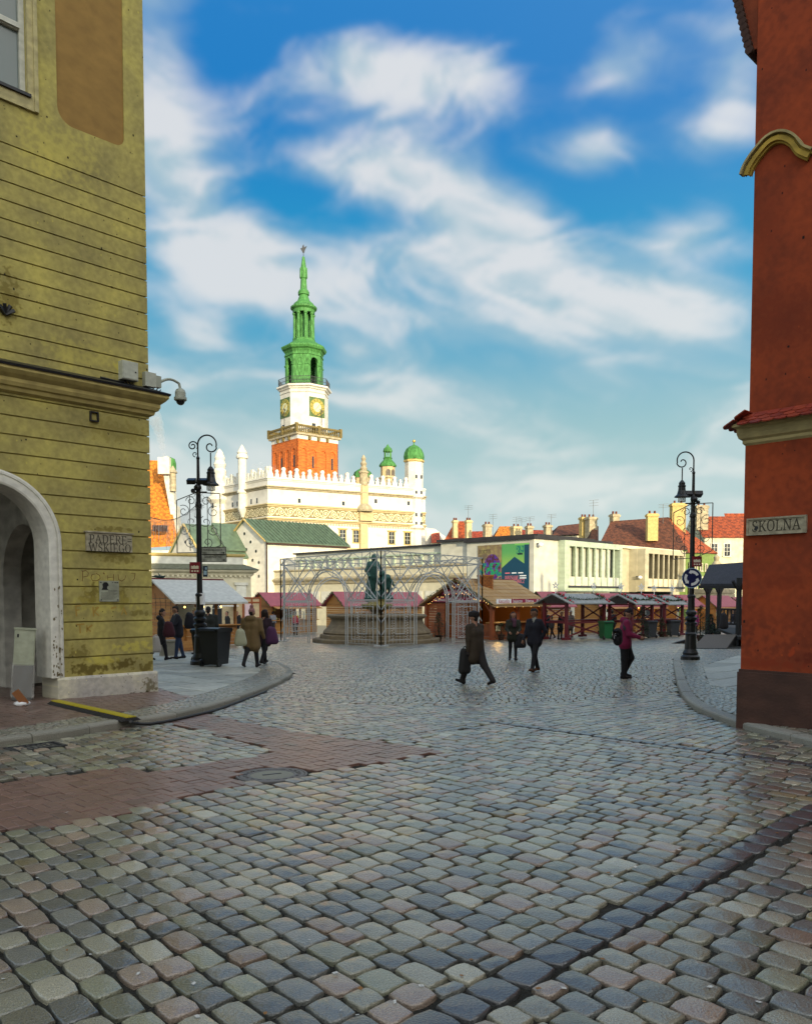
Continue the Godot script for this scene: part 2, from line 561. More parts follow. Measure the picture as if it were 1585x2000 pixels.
func stone_tint() -> Color:
	var r := rng.randf()
	var k := rng.randf_range(0.45, 1.2)
	var c: Color
	if r < 0.28: c = Color(0.42, 0.43, 0.36)
	elif r < 0.46: c = Color(0.45, 0.37, 0.32)
	elif r < 0.64: c = Color(0.40, 0.43, 0.33)
	elif r < 0.80: c = Color(0.25, 0.27, 0.27)
	elif r < 0.90: c = Color(0.46, 0.36, 0.29)
	elif r < 0.97: c = Color(0.60, 0.60, 0.50)
	else: c = Color(0.54, 0.47, 0.28)
	return Color(c.r * k * 1.2, c.g * k * 1.13, c.b * k)

func lay(par: Node3D, nm: String, rest_nm: String, list: Array, meshes: Array, base: StandardMaterial3D, tint: Callable, gap: float, singles := 300, tilt := 0.012) -> void:
	list.sort_custom(func(a, b): return a[0] * a[0] + a[1] * a[1] < b[0] * b[0] + b[1] * b[1])
	var order := []
	var seen := 0
	# the ones inside the picture first, nearest first
	var first := []; var rest := []
	for s in list:
		var q := pxof(Vector3(s[0], gy(s[1]), s[1]))
		if seen < singles and q.x > -15 and q.x < 1600 and q.y < 2020:
			first.append(s); seen += 1
		else: rest.append(s)
	var mats := []
	for k in 26:
		var m: StandardMaterial3D = base.duplicate()
		var c: Color = tint.call(first[k % maxi(1, first.size())] if first.size() else [0, 0, 0, 0, 0, k % 2, 0])
		m.albedo_color = c.linear_to_srgb()
		m.vertex_color_use_as_albedo = false
		mats.append(m)
	var dark := []
	for k in 4:
		var m: StandardMaterial3D = base.duplicate()
		var kk := 0.8 + 0.15 * k
		m.albedo_color = Color(0.12 * kk, 0.12 * kk, 0.12 * kk).linear_to_srgb()
		m.vertex_color_use_as_albedo = false
		dark.append(m)
	for s in first:
		var o := MeshInstance3D.new()
		o.name = nm
		o.mesh = meshes[rng.randi() % meshes.size()]
		o.transform = stone_at(s, gap, tilt)
		o.material_override = (dark[rng.randi() % 4] if s[5] == 1 else mats[rng.randi() % mats.size()])
		par.add_child(o, true)
	var split := []
	for k in meshes.size(): split.append([])
	for s in rest: split[rng.randi() % meshes.size()].append(s)
	for k in meshes.size():
		if split[k].is_empty(): continue
		var mm := MultiMesh.new()
		mm.transform_format = MultiMesh.TRANSFORM_3D
		mm.use_colors = true
		mm.mesh = meshes[k]
		mm.instance_count = split[k].size()
		for i in split[k].size():
			var s: Array = split[k][i]
			mm.set_instance_transform(i, stone_at(s, gap, tilt))
			mm.set_instance_color(i, Color(0.125, 0.125, 0.125) if s[5] == 1 else tint.call(s))
		var o := MultiMeshInstance3D.new()
		o.name = rest_nm
		o.multimesh = mm
		o.material_override = base
		o.set_meta("kind", "stuff")
		par.add_child(o, true)

func stone_at(s: Array, gap: float, tilt: float) -> Transform3D:
	var b := Basis(Vector3.UP, -s[2] + PI / 2)   # local x along the row
	b = b * Basis(Vector3.RIGHT, rng.randf_range(-tilt, tilt)) * Basis(Vector3.BACK, rng.randf_range(-tilt, tilt))
	b = b * Basis.from_scale(Vector3(s[3] - gap, 1, s[4] - gap))
	return Transform3D(b, Vector3(s[0], gy(s[1]) + s[6] + rng.randf_range(-0.004, 0.004), s[1]))

func sheet(par: Node3D, nm: String, poly: PackedVector2Array, h: float, m: Material) -> void:
	var b := mb()
	var idx := Geometry2D.triangulate_polygon(poly)
	for i in range(0, idx.size(), 3):
		var q := []
		for k in 3:
			var p := poly[idx[i + k]]
			q.append(Vector3(p.x, gy(p.y) + h, p.y))
		if (q[1] - q[0]).cross(q[2] - q[0]).y < 0: b.tri(q[0], q[2], q[1])
		else: b.tri(q[0], q[1], q[2])
	part(par, nm, b, m)

func kerb(par: Node3D, line: PackedVector2Array, w: float, h: float, m: Array) -> void:
	# kerb stones of about a metre along a line; the pavement is to the left of travel
	var acc := 0.0
	var cur := [line[0]]
	var i := 0
	var stones := []
	var want := 0.95
	for k in range(1, line.size()):
		var a := line[k - 1]; var b := line[k]
		var l := a.distance_to(b)
		while acc + l > want:
			var t := (want - acc) / l
			var p := a.lerp(b, t)
			cur.append(p); stones.append(cur); cur = [p]
			a = p; l = a.distance_to(b); acc = 0.0; want = rng.randf_range(0.8, 1.1)
		acc += l
		cur.append(b)
	stones.append(cur)
	for s in stones:
		if s.size() < 2: continue
		var pts := []
		var tot: float = 0.0
		for p in s: pts.append(Vector3(p.x, gy(p.y), p.y))
		# shorten both ends for the joint
		pts[0] = pts[0].move_toward(pts[1], 0.006); pts[-1] = pts[-1].move_toward(pts[-2], 0.006)
		var b := mb()
		var dy := rng.randf_range(-0.006, 0.006)
		var pr := [Vector2(0, -0.1), Vector2(0, h - 0.035 + dy), Vector2(-0.012, h - 0.012 + dy), Vector2(-0.04, h + dy), Vector2(-w, h + dy), Vector2(-w, -0.1)]
		b.sweep(pr, pts)
		# end faces
		for e in 2:
			var p0: Vector3 = pts[0] if e == 0 else pts[-1]
			var d: Vector3 = (pts[1] - pts[0]).normalized() if e == 0 else (pts[-1] - pts[-2]).normalized()
			var o := d.cross(Vector3.UP).normalized()
			var cap := []
			for q in pr: cap.append(p0 + o * q.x + Vector3.UP * q.y)
			for k in range(1, cap.size() - 1):
				if e == 0: b.tri(cap[0], cap[k + 1], cap[k])
				else: b.tri(cap[0], cap[k], cap[k + 1])
		part(par, "kerb_stone", b, m[rng.randi() % m.size()])

func ground() -> void:
	const A := 0.76      # the two directions of the place: right-far and left-far (angle from straight ahead)
	const B := -0.72
	mat("joint", 0.022, 0.021, 0.013, 0.95, "blotch", 1.5, "bump", 2.0)
	mat("plaza_far", 0.34, 0.33, 0.27, 0.32, "speck", 0.9, "bump", 0.8)
	var cob := vcol(mat("cobble", 1, 1, 1, 0.31, "speck", 1.5, "bump", 0.6))
	cob.metallic_specular = 0.6
	cob.clearcoat_enabled = true; cob.clearcoat = 0.6; cob.clearcoat_roughness = 0.2   # damp stone
	var brk := vcol(mat("paver", 1, 1, 1, 0.45, "grain", 2.0, "bump", 0.25))
	brk.clearcoat_enabled = true; brk.clearcoat = 0.35; brk.clearcoat_roughness = 0.28
	var kerbs := [mat("kerb_a", 0.54, 0.51, 0.41, 0.7, "speck", 1.2, "bump", 0.6), mat("kerb_b", 0.47, 0.45, 0.36, 0.7, "speck", 1.2, "bump", 0.6)]
	var kerbs2 := [mat("kerb_c", 0.60, 0.59, 0.50, 0.6, "speck", 1.2, "bump", 0.5), mat("kerb_d", 0.54, 0.53, 0.46, 0.6, "speck", 1.2, "bump", 0.5)]
	var variants := []
	for k in 10: variants.append(make_stone(100 + k))
	var small := []
	for k in 4: small.append(make_stone(300 + k, 0.45, 0.008))

	var l_line := soft(ring([[-420, 1525], [0, 1457], [119, 1442], [232, 1421], [323, 1409], [374, 1397], [434, 1381], [505, 1356], [560, 1330], [575, 1317], [560, 1304], [525, 1293], [440, 1283], [330, 1277]]))
	P_left = l_line.duplicate()
	P_left.append_array(ring([[-600, 1280], [-900, 1400]]))
	var r_line := soft(ring([[1345, 1266], [1325, 1272], [1315, 1285], [1314, 1300], [1318, 1325], [1325, 1356], [1345, 1381], [1386, 1401], [1451, 1426], [1585, 1457], [1950, 1550]]))
	P_right = r_line.duplicate()
	P_right.append_array(ring([[3200, 1400], [2200, 1266], [1500, 1262]]))
	P_brick = ring([[-400, 1660], [0, 1623], [136, 1608], [217, 1593], [363, 1555], [485, 1527], [600, 1510], [785, 1482], [862, 1467], [800, 1457], [677, 1441], [545, 1424], [404, 1394], [323, 1409], [454, 1441], [538, 1467], [414, 1489], [298, 1506], [247, 1496], [0, 1528], [-400, 1575]])
	var hole_c := gp(531, 1512)
	var manhole := PackedVector2Array()
	for k in 16: manhole.append(Vector2(hole_c.x, hole_c.z) + Vector2(sin(TAU * k / 16), cos(TAU * k / 16)) * 0.40)

	# ---- road of cobbles
	var road := place("road")
	var wide := PackedVector2Array([Vector2(-320, 30), Vector2(320, 30), Vector2(320, -400), Vector2(-320, -400)])
	sheet(road, "joint_bed", wide, -0.026, M.joint)
	var plaza := ring([[-300, 1279], [1900, 1279], [3400, 1236], [-1800, 1236]])
	plaza = PackedVector2Array([Vector2(-60, -61.5), Vector2(80, -61.5), Vector2(200, -300), Vector2(-200, -300)])
	sheet(road, "far_paving", plaza, -0.006, M.plaza_far)
	var list := []
	var near_r := PackedVector2Array([Vector2(-9, -1.5), Vector2(9, -1.5), Vector2(14, -8)])
	# dark strip along A, and one along B further out
	var s1a := gp(870, 1985); var s1b := gp(1480, 1642)
	var sd := (Vector2(s1b.x, s1b.z) - Vector2(s1a.x, s1a.z)).normalized()
	var sn := Vector2(-sd.y, sd.x) * 0.11
	var q0 := Vector2(s1a.x, s1a.z) - sd * 1.6; var q1 := Vector2(s1b.x, s1b.z) + sd * 1.25
	var strip := PackedVector2Array([q0 - sn, q1 - sn, q1 + sn, q0 + sn])
	var s2a := gp(960, 1408); var s2b := gp(1580, 1492)
	var td := (Vector2(s2b.x, s2b.z) - Vector2(s2a.x, s2a.z)).normalized()
	var tn := Vector2(-td.y, td.x) * 0.10
	var u0 := Vector2(s2a.x, s2a.z); var u1 := Vector2(s2b.x, s2b.z) + td * 0.5
	var strip2 := PackedVector2Array([u0 - tn, u1 - tn, u1 + tn, u0 + tn])
	# outlines of the fields
	var split_l := gp(-500, 1440); var split_r := gp(1950, 1500)
	var mid := ring([[-700, 1424], [545, 1424], [677, 1441], [800, 1450], [960, 1408], [1580, 1492], [2600, 1600]])
	var near_field := PackedVector2Array([Vector2(-12, -1.5), Vector2(12, -1.5)])
	var back := mid.duplicate(); back.reverse()
	near_field.append_array(back)
	var mid_field := mid.duplicate()
	mid_field.append_array(ring([[2600, 1345], [1330, 1350], [1100, 1372], [800, 1378], [560, 1368], [300, 1385], [-700, 1385]]))
	var far_field := ring([[-700, 1385], [300, 1385], [560, 1368], [800, 1378], [1100, 1372], [1330, 1350], [2600, 1345]])
	far_field.append_array(PackedVector2Array([Vector2(60, -33), Vector2(-40, -33)]))
	var n1 := strip.size()
	var along := atan2(sd.x, -sd.y); var along2 := atan2(td.x, -td.y)
	var t := 0.0
	while t < q0.distance_to(q1):
		var l := rng.randf_range(0.20, 0.30)
		var p := q0 + sd * (t + l / 2)
		if in_sight(Vector3(p.x, gy(p.y), p.y)): list.append([p.x, p.y, along, l, 0.22, 1, 0.0])
		t += l
	t = 0.0
	while t < u0.distance_to(u1):
		var l := rng.randf_range(0.16, 0.24)
		var p := u0 + td * (t + l / 2)
		if not inside(p, P_right): list.append([p.x, p.y, along2, l, 0.2, 1, 0.0])
		t += l
	lay_rows(near_field, B, 0.178, 0.17, 0.27, [strip2, P_brick, P_left, P_right, manhole], 40, list, 0, 0.0, [q0, sd, q0.distance_to(q1)])
	lay_rows(mid_field, A, 0.17, 0.16, 0.25, [strip2, P_brick, P_left, P_right], 40, list)
	lay_rows(far_field, -1.32, 0.15, 0.12, 0.19, [P_left, P_right], 33, list)
	lay_rows(PackedVector2Array([Vector2(-26, -33), Vector2(34, -33), Vector2(60, -62), Vector2(-45, -62)]), 0.76, 0.20, 0.18, 0.28, [P_left, P_right], 62, list)
	var tint := func(s): return stone_tint()
	lay(road, "cobblestone", "cobblestones_beyond", list, variants, cob, tint, 0.013)

	# scraps of paper, leaves and gum on the stones
	var lit := mb()
	for i in 70:
		var p := gp(rng.randf_range(-50, 1630), 1430 + 560 * pow(rng.randf(), 0.7))
		if inside(Vector2(p.x, p.z), P_left) or inside(Vector2(p.x, p.z), P_right): continue
		lit.col = Color(0.75, 0.75, 0.70) if i % 3 else Color(0.35, 0.17, 0.05)
		var r := rng.randf_range(0.006, 0.016); var a := rng.randf() * TAU
		var u := Vector3(cos(a), 0.1, sin(a)) * r; var w := Vector3(-sin(a), 0.15, cos(a)) * r * rng.randf_range(0.4, 1.0)
		p.y += 0.011
		lit.quad(p - u - w, p - u * 0.8 + w, p + u + w * 1.2, p + u * 0.9 - w)
	part(road, "litter", lit, M.matte).set_meta("kind", "stuff")

	# ---- brick paving in the road
	var bp := place("brick_paving")
	var bl := []
	weave(P_brick, A, [manhole, P_left], bl, 0.0)
	var btint := func(s):
		var k := rng.randf_range(0.75, 1.2)
		return Color(0.25 * k, 0.14 * k, 0.105 * k) if rng.randf() > 0.12 else Color(0.19 * k, 0.15 * k, 0.125 * k)
	var flat := [make_flat_stone(0.04)]
	lay(bp, "brick", "bricks_beyond", bl, flat, brk, btint, 0.008, 300, 0.006)

	# ---- left pavement: kerb, setts along it, slabs and bricks
	var lp := place("pavement")
	var inner := offset_in(P_left, 0.16)
	var core := offset_in(P_left, 0.85)
	sheet(lp, "bed", inner, 0.055, M.joint)
	kerb(lp, l_line, 0.16, 0.10, kerbs)
	var sl := []
	lay_rows(inner, A, 0.105, 0.09, 0.13, [core], 36, sl, 0, 0.096)
	lay(lp, "sett", "setts_beyond", sl, small, cob, func(s): return stone_tint().lerp(Color(0.46, 0.45, 0.35), 0.6), 0.012, 300, 0.01)
	var cut := gp(303, 1349, 0.1); var cutd := Vector2(sin(B), -cos(B))
	var bricks := []
	var bricks_zone := ring([[-600, 1560], [700, 1440], [420, 1374], [372, 1362], [303, 1342], [150, 1310], [-900, 1310]], 0.1)
	weave(core, A, [], bricks, 0.098, bricks_zone)
	lay(lp, "brick", "bricks_beyond", bricks, flat, brk, func(s):
		var k := rng.randf_range(0.7, 1.15)
		return Color(0.25 * k, 0.155 * k, 0.12 * k), 0.007, 300, 0.005)
	var sm := []
	for k in 4:
		var kk := 0.72 + 0.11 * k
		sm.append(mat("slab_%d" % k, 0.50 * kk, 0.50 * kk, 0.43 * kk, 0.5, "plaster", 0.9, "bump", 0.2))
	slabs(lp, core, A, 0.78, 1.15, bricks_zone, 0.098, sm)

	# ---- right pavement
	var rp := place("pavement")
	var rin := offset_in(P_right, 0.20)
	var rcore := offset_in(P_right, 1.25)
	sheet(rp, "bed", rin, 0.055, M.joint)
	kerb(rp, r_line, 0.20, 0.10, kerbs2)
	var rs := []
	var slab_zone := ring([[1372, 1300], [1445, 1278], [1700, 1278], [2500, 1330], [1700, 1350], [1442, 1345], [1385, 1338]], 0.1)
	lay_rows(rin, B, 0.12, 0.10, 0.15, [slab_zone], 34, rs, 0, 0.096)
	lay(rp, "sett", "setts_beyond", rs, small, cob, func(s): return stone_tint().lerp(Color(0.42, 0.41, 0.33), 0.5), 0.014, 300, 0.012)
	slabs(rp, slab_zone, A, 1.0, 2.2, PackedVector2Array(), 0.098, sm)

	# ---- manhole cover
	var mh := thing("manhole_cover", "round cast iron and concrete manhole cover between brick paving and cobbles", "manhole cover", Vector3(hole_c.x, gy(hole_c.z) - 0.012, hole_c.z), 0.5)
	mh.rotation.x = -SL
	var conc := mat("cover_concrete", 0.42, 0.42, 0.33, 0.7, "speck", 1.5, "bump", 0.4)
	var iron := mat("cover_iron", 0.20, 0.19, 0.185, 0.5, "speck", 2.0)
	var b := mb()
	b.lathe([Vector2(0.37, -0.1), Vector2(0.37, 0.006), Vector2(0.365, 0.012), Vector2(0.345, 0.012), Vector2(0.34, 0.004)], 40)
	part(mh, "frame_ring", b, iron)
	b = mb()
	b.lathe([Vector2(0.338, 0.004), Vector2(0.334, 0.011), Vector2(0.30, 0.011), Vector2(0.297, 0.004)], 40)
	part(mh, "cover_ring", b, iron)
	b = mb()
	b.lathe([Vector2(0.297, 0.003), Vector2(0.26, 0.003), Vector2(0.255, 0.009), Vector2(0.225, 0.009), Vector2(0.222, 0.005)], 40)
	part(mh, "rim", b, iron)
	b = mb()
	b.lathe([Vector2(0.222, 0.006), Vector2(0.18, 0.010), Vector2(0.0, 0.012)], 40)
	part(mh, "concrete_fill", b, conc)
	for k in 20:
		b = mb(tf(Vector3.ZERO, TAU * k / 20))
		b.box(Vector3(-0.022, 0.002, 0.264), Vector3(0.022, 0.0105, 0.293))
		part(mh, "stud", b, iron)
	b = mb()
	b.box(Vector3(-0.10, 0.008, -0.014), Vector3(0.10, 0.016, 0.014))
	part(mh, "name_bar", b, M.dark_metal)

	# ---- drain grate by the kerb
	var dg := gp(70, 1459)
	var dr := thing("drain_grate", "dark iron drain grate in the cobbles along the kerb", "drain", dg, PI / 2 - A)
	b = mb()
	for s in [-1, 1]:
		b.box(Vector3(-0.28, -0.05, s * 0.17 - 0.02), Vector3(0.28, 0.012, s * 0.17 + 0.02))
		b.box(Vector3(s * 0.30 - 0.02, -0.05, -0.19), Vector3(s * 0.30 + 0.02, 0.012, 0.19))
	part(dr, "frame", b, M.dark_metal)
	for k in 8:
		b = mb()
		b.box(Vector3(-0.26 + k * 0.066, -0.03, -0.15), Vector3(-0.26 + k * 0.066 + 0.03, 0.008, 0.15))
		part(dr, "bar", b, M.dark_metal)

func offset_in(p: PackedVector2Array, d: float) -> PackedVector2Array:
	var r := Geometry2D.offset_polygon(p, -d)
	var best := PackedVector2Array()
	for q in r:
		if q.size() > best.size(): best = q
	return best

func weave(poly: PackedVector2Array, ang: float, skip: Array, out: Array, lift: float, only := PackedVector2Array()) -> void:
	var e1 := Vector2(sin(ang), -cos(ang)); var e2 := Vector2(e1.y, -e1.x)
	var a0 := 1e9; var a1 := -1e9; var b0 := 1e9; var b1 := -1e9
	for p in poly:
		a0 = minf(a0, p.dot(e1)); a1 = maxf(a1, p.dot(e1)); b0 = minf(b0, p.dot(e2)); b1 = maxf(b1, p.dot(e2))
	var g := 0.21
	var i := 0
	while a0 + i * g < a1:
		var j := 0
		while b0 + j * g < b1:
			for k in 2:
				var p: Vector2
				var turn: bool = (i + j) % 2 == 0
				var c := e1 * (a0 + (i + 0.5) * g) + e2 * (b0 + (j + 0.5) * g)
				p = c + (e2 if turn else e1) * (k - 0.5) * g * 0.5
				if p.y > -2.3 or not in_sight(Vector3(p.x, gy(p.y), p.y), 250) or not inside(p, poly): continue
				if only.size() and not inside(p, only): continue
				var bad := false
				for s in skip:
					if inside(p, s): bad = true
				if not bad: out.append([p.x, p.y, ang + (0.0 if turn else PI / 2) + rng.randf_range(-0.01, 0.01), g, g / 2, 0, lift])
			j += 1
		i += 1

func slabs(par: Node3D, poly: PackedVector2Array, ang: float, w: float, l: float, skip: PackedVector2Array, lift: float, mats: Array) -> void:
	# large paving slabs, each cut to the outline of its field
	var e1 := Vector2(sin(ang), -cos(ang)); var e2 := Vector2(e1.y, -e1.x)
	var a0 := 1e9; var a1 := -1e9; var b0 := 1e9; var b1 := -1e9
	for p in poly:
		a0 = minf(a0, p.dot(e1)); a1 = maxf(a1, p.dot(e1)); b0 = minf(b0, p.dot(e2)); b1 = maxf(b1, p.dot(e2))
	var flat := Transform3D(Basis(Vector3(1, 0, 0), Vector3(0, -SL, -1), Vector3(0, 1, 0)), Vector3.ZERO)
	var b := b0
	while b < b1:
		var a := a0 - rng.randf() * l
		var ww := w * rng.randf_range(0.85, 1.1)
		while a < a1:
			var ll := l * rng.randf_range(0.75, 1.25)
			var g := 0.014
			var r := PackedVector2Array([e1 * (a + g) + e2 * (b + g), e1 * (a + ll - g) + e2 * (b + g), e1 * (a + ll - g) + e2 * (b + ww - g), e1 * (a + g) + e2 * (b + ww - g)])
			var c := e1 * (a + ll / 2) + e2 * (b + ww / 2)
			a += ll
			if c.y > -3.0 or c.y < -40.0 or not in_sight(Vector3(c.x, gy(c.y), c.y), 500): continue
			for p in Geometry2D.intersect_polygons(r, poly):
				var out := [p] if skip.is_empty() else Geometry2D.clip_polygons(p, skip)
				for q in out:
					if q.size() < 3 or Geometry2D.triangulate_polygon(q).is_empty(): continue
					var m := mb(flat)
					for i in q.size(): q[i] = Vector2(q[i].x, -q[i].y)
					m.prism(q, lift - 0.06, lift + rng.randf_range(-0.002, 0.002))
					part(par, "slab", m, mats[rng.randi() % mats.size()])
		b += ww

# ------------------------------------------------------------------ the two corner buildings
const FA := 0.8108   # yaw of walls that run right-far (normal to the right and near)
const FB := -0.8108  # yaw of walls that run left-far (normal to the left and near)

func arc_pts(c: Vector2, r: float, a0: float, a1: float, k: int) -> PackedVector2Array:
	var p := PackedVector2Array()
	for i in k + 1:
		var a := lerpf(a0, a1, float(i) / k)
		p.append(c + Vector2(cos(a), sin(a)) * r)
	return p

func rect(x0: float, y0: float, x1: float, y1: float) -> PackedVector2Array:
	return PackedVector2Array([Vector2(x0, y0), Vector2(x1, y0), Vector2(x1, y1), Vector2(x0, y1)])

func wall_skin(w: int, h: int, um: float, vm: float, sd: int, marks: Array, specks: int) -> ImageTexture:
	# plaster of a facade um x vm metres: blotches, dirt with its own outline, chips, pits and streaks
	var im := Image.create(w, h, false, Image.FORMAT_RGB8)
	var f := FastNoiseLite.new(); f.seed = sd; f.frequency = 0.9; f.fractal_octaves = 5
	var g := FastNoiseLite.new(); g.seed = sd + 1; g.frequency = 7.0; g.fractal_octaves = 4
	for y in h:
		var v := vm * (1.0 - (y + 0.5) / h)
		var here := marks.filter(func(m): return absf(v - m[1]) < m[3] * 1.27)
		for x in w:
			var u := um * (x + 0.5) / w
			var a := f.get_noise_2d(u, v); var b := g.get_noise_2d(u, v)
			var k := 0.86 + 0.16 * a + 0.10 * b
			var c := Color(k, k, k * (1.0 - 0.10 * a))
			for m in here:
				# [u, v, ru, rv, colour, strength]: dirt or pale worn plaster, ragged by noise
				var du: float = (u - m[0]) / m[2]; var dv: float = (v - m[1]) / m[3]
				var rr := du * du + dv * dv
				if rr < 1.6:
					var t := smoothstep(0.08, 0.5, (1.0 - rr) * 0.55 + b * 0.75 + a * 0.25)
					c = c.lerp(m[4], t * m[5])
			im.set_pixel(x, y, c.clamp())
	var r := RandomNumberGenerator.new(); r.seed = sd
	for i in specks:
		var x := r.randi_range(4, w - 5); var y := r.randi_range(4, h - 6)
		var dk := Color(0.12, 0.10, 0.06) if r.randf() < 0.6 else Color(1, 1, 0.85)
		var s := 1 if r.randf() < 0.75 else 2
		im.fill_rect(Rect2i(x, y, s, s + (r.randi() % 2)), dk)
	return ImageTexture.create_from_image(im)

func olive_building() -> void:
	var ob := gp(300, 1350, 0.1)
	var t := thing("corner_building", "olive green plastered corner house with grooved courses and a white arcade arch", "building", ob, FA)
	# skin over u -4.6..0.2, v -0.2..14
	var UM := 4.8; var VM := 14.2
	var dirt := Color(0.46, 0.42, 0.26); var pale := Color(1.0, 1.0, 0.78); var moss := Color(0.42, 0.44, 0.10)
	var marks := []
	for k in [[4.0, 0.78, 0.40, 0.14, dirt, 0.85], [3.3, 0.72, 0.45, 0.12, dirt, 0.8], [4.45, 0.70, 0.3, 0.12, dirt, 0.7], [3.1, 1.0, 0.25, 0.2, dirt, 0.5], [4.2, 1.10, 0.5, 0.12, pale, 0.7], [3.6, 0.88, 0.4, 0.1, pale, 0.7], [4.3, 1.75, 0.45, 0.07, dirt, 0.5],
		[3.5, 2.25, 0.35, 0.3, pale, 0.35], [3.9, 2.80, 0.5, 0.1, dirt, 0.45], [3.3, 2.05, 0.2, 0.2, dirt, 0.45], [4.0, 2.05, 0.15, 0.25, dirt, 0.55], [3.42, 2.1, 0.12, 0.25, dirt, 0.6], [3.7, 1.95, 0.8, 0.25, pale, 0.35],
		[3.75, 3.35, 0.5, 0.06, dirt, 0.5], [4.1, 6.4, 0.25, 0.15, pale, 0.6], [2.0, 7.2, 0.25, 0.5, dirt, 0.5], [3.0, 9.9, 0.9, 0.6, pale, 0.25], [3.2, 6.5, 0.8, 0.3, pale, 0.25], [4.0, 4.3, 0.6, 0.4, dirt, 0.25], [3.9, 5.2, 0.8, 0.25, dirt, 0.3]]:
		marks.append(k)
	var skin := wall_skin(400, 1184, UM, VM, 40, marks, 420)
	var om := mat("olive_plaster", 0.51, 0.435, 0.13, 0.9)
	om.albedo_texture = skin
	om.roughness = 0.92
	mat("olive_plain", 0.44, 0.365, 0.10, 0.9, "plaster", 0.3)
	mat("brown_panel", 0.34, 0.20, 0.05, 0.9, "plaster", 0.5)
	mat("arch_white", 0.80, 0.78, 0.68, 0.8, "plaster", 0.8)
	mat("arcade_inside", 0.82, 0.80, 0.72, 0.85, "blotch", 0.6)
	var pm := mat("plinth", 0.74, 0.69, 0.55, 0.85)
	var pskin := wall_skin(512, 128, 4.8, 0.6, 77, [[4.2, 0.12, 0.5, 0.12, Color(0.14, 0.12, 0.07), 1.0], [3.7, 0.08, 0.6, 0.08, Color(0.2, 0.17, 0.1), 0.9], [4.5, 0.3, 0.2, 0.2, Color(0.3, 0.27, 0.16), 0.6], [3.2, 0.1, 0.3, 0.08, Color(0.2, 0.17, 0.1), 0.8]], 160)
	pm.albedo_texture = pskin
	var uvp := func(m: MB, um: float, vm: float, v0: float) -> void:
		for i in m.v.size():
			m.uv[i] = Vector2((m.v[i].x + 4.6) / um, 1.0 - (m.v[i].y - v0) / vm)
	# arch outline
	var c := Vector2(-3.05, 2.80)
	var arch := PackedVector2Array([Vector2(c.x + 1.25, -0.6)])
	arch.append_array(arc_pts(c, 1.25, 0, PI, 28)); arch.append(Vector2(c.x - 1.25, -0.6))
	var left := -8.0
	# body behind the courses, with the arch cut through it
	var backing := Geometry2D.clip_polygons(PackedVector2Array([Vector2(left, -0.3), Vector2(-0.035, -0.3), Vector2(-0.035, 15.5), Vector2(left, 15.5)]), arch)
	var b := mb()
	for p in backing:
		for z in [rect(left, -1, 0.1, 10.5), rect(left, 10.5, -3.70, 16), rect(-3.70, 13.6, -2.20, 16), rect(-2.20, 10.5, 0.1, 16)]:
			for q in Geometry2D.intersect_polygons(p, z): b.prism(q, -0.55, -0.032)
	part(t, "wall_core", b, M.olive_plain)
	# courses
	var rows := [0.39]
	for k in 15:
		var v := 0.77 + 0.3255 * k
		if v < 5.4: rows.append(v)
	rows.append(5.40)
	var bands := []
	for k in rows.size() - 1: bands.append([rows[k], rows[k + 1]])
	var v2 := 6.085
	bands.append([5.9, 6.085])
	for k in 11:
		bands.append([v2 + 0.3155 * k, v2 + 0.3155 * (k + 1)])
	bands.append([9.556, 15.5])
	for bd in bands:
		var top: float = bd[1] - (0.024 if bd[1] < 15 else 0.0)
		var rc := rect(left, bd[0], 0.0, top)
		var panel := PackedVector2Array()
		if bd[1] > 15:
			panel = PackedVector2Array([Vector2(-0.40, 16), Vector2(-0.42, 10.48)])
			panel.append_array(arc_pts(Vector2(-0.60, 10.47), 0.18, 0, -PI / 2, 5))
			panel.append_array(arc_pts(Vector2(-1.40, 10.55), 0.28, -PI / 2, -PI, 6))
			panel.append(Vector2(-1.68, 16))
		for p in Geometry2D.clip_polygons(rc, arch):
			var pieces := [p]
			if panel.size():
				pieces = Geometry2D.clip_polygons(p, panel)
				var holes := []
				for q in pieces:
					for w in Geometry2D.clip_polygons(q, rect(-3.70, 10.50, -2.20, 13.6)):
						if not Geometry2D.is_polygon_clockwise(w): holes.append(w)
				# a window hole inside the wall: cut the wall into pieces round it
				pieces = []
				for q in Geometry2D.clip_polygons(p, panel):
					for z in [rect(left, 9, -3.70, 16), rect(-3.70, 9, -2.20, 10.50), rect(-3.70, 13.6, -2.20, 16), rect(-2.20, 9, 0.1, 16)]:
						pieces.append_array(Geometry2D.intersect_polygons(q, z))
			for q in pieces:
				b = mb()
				b.prism(q, -0.05 if bd[1] < 15 else -0.031, 0.0)
				# lower lip of each course is softened
				uvp.call(b, UM, VM, -0.2)
				part(t, "wall_course", b, om)
		if panel.size():
			b = mb()
			b.prism(panel, -0.04, -0.022)
			part(t, "recessed_panel", b, M.brown_panel)
	# plinth
	for r in [[-1.92, 0.06], [left, -4.18]]:
		b = mb()
		var x0: float = r[0]; var x1: float = r[1]
		b.prism(PackedVector2Array([Vector2(-0.6, -0.4), Vector2(0.07, -0.4), Vector2(0.07, 0.36), Vector2(0.045, 0.40), Vector2(-0.6, 0.40)]), 0, 1)
		# rebuilt along x
		b = mb()
		b.T = Transform3D(Basis(Vector3(0, 0, 1), Vector3(0, 1, 0), Vector3(-1, 0, 0)), Vector3(x1, 0, 0))
		b.prism(PackedVector2Array([Vector2(-0.62, -0.4), Vector2(0.07, -0.4), Vector2(0.07, 0.36), Vector2(0.045, 0.405), Vector2(-0.62, 0.405)]), 0, x1 - x0)
		b.T = Transform3D.IDENTITY
		uvp.call(b, UM, 0.62, -0.2)
		part(t, "plinth", b, pm)
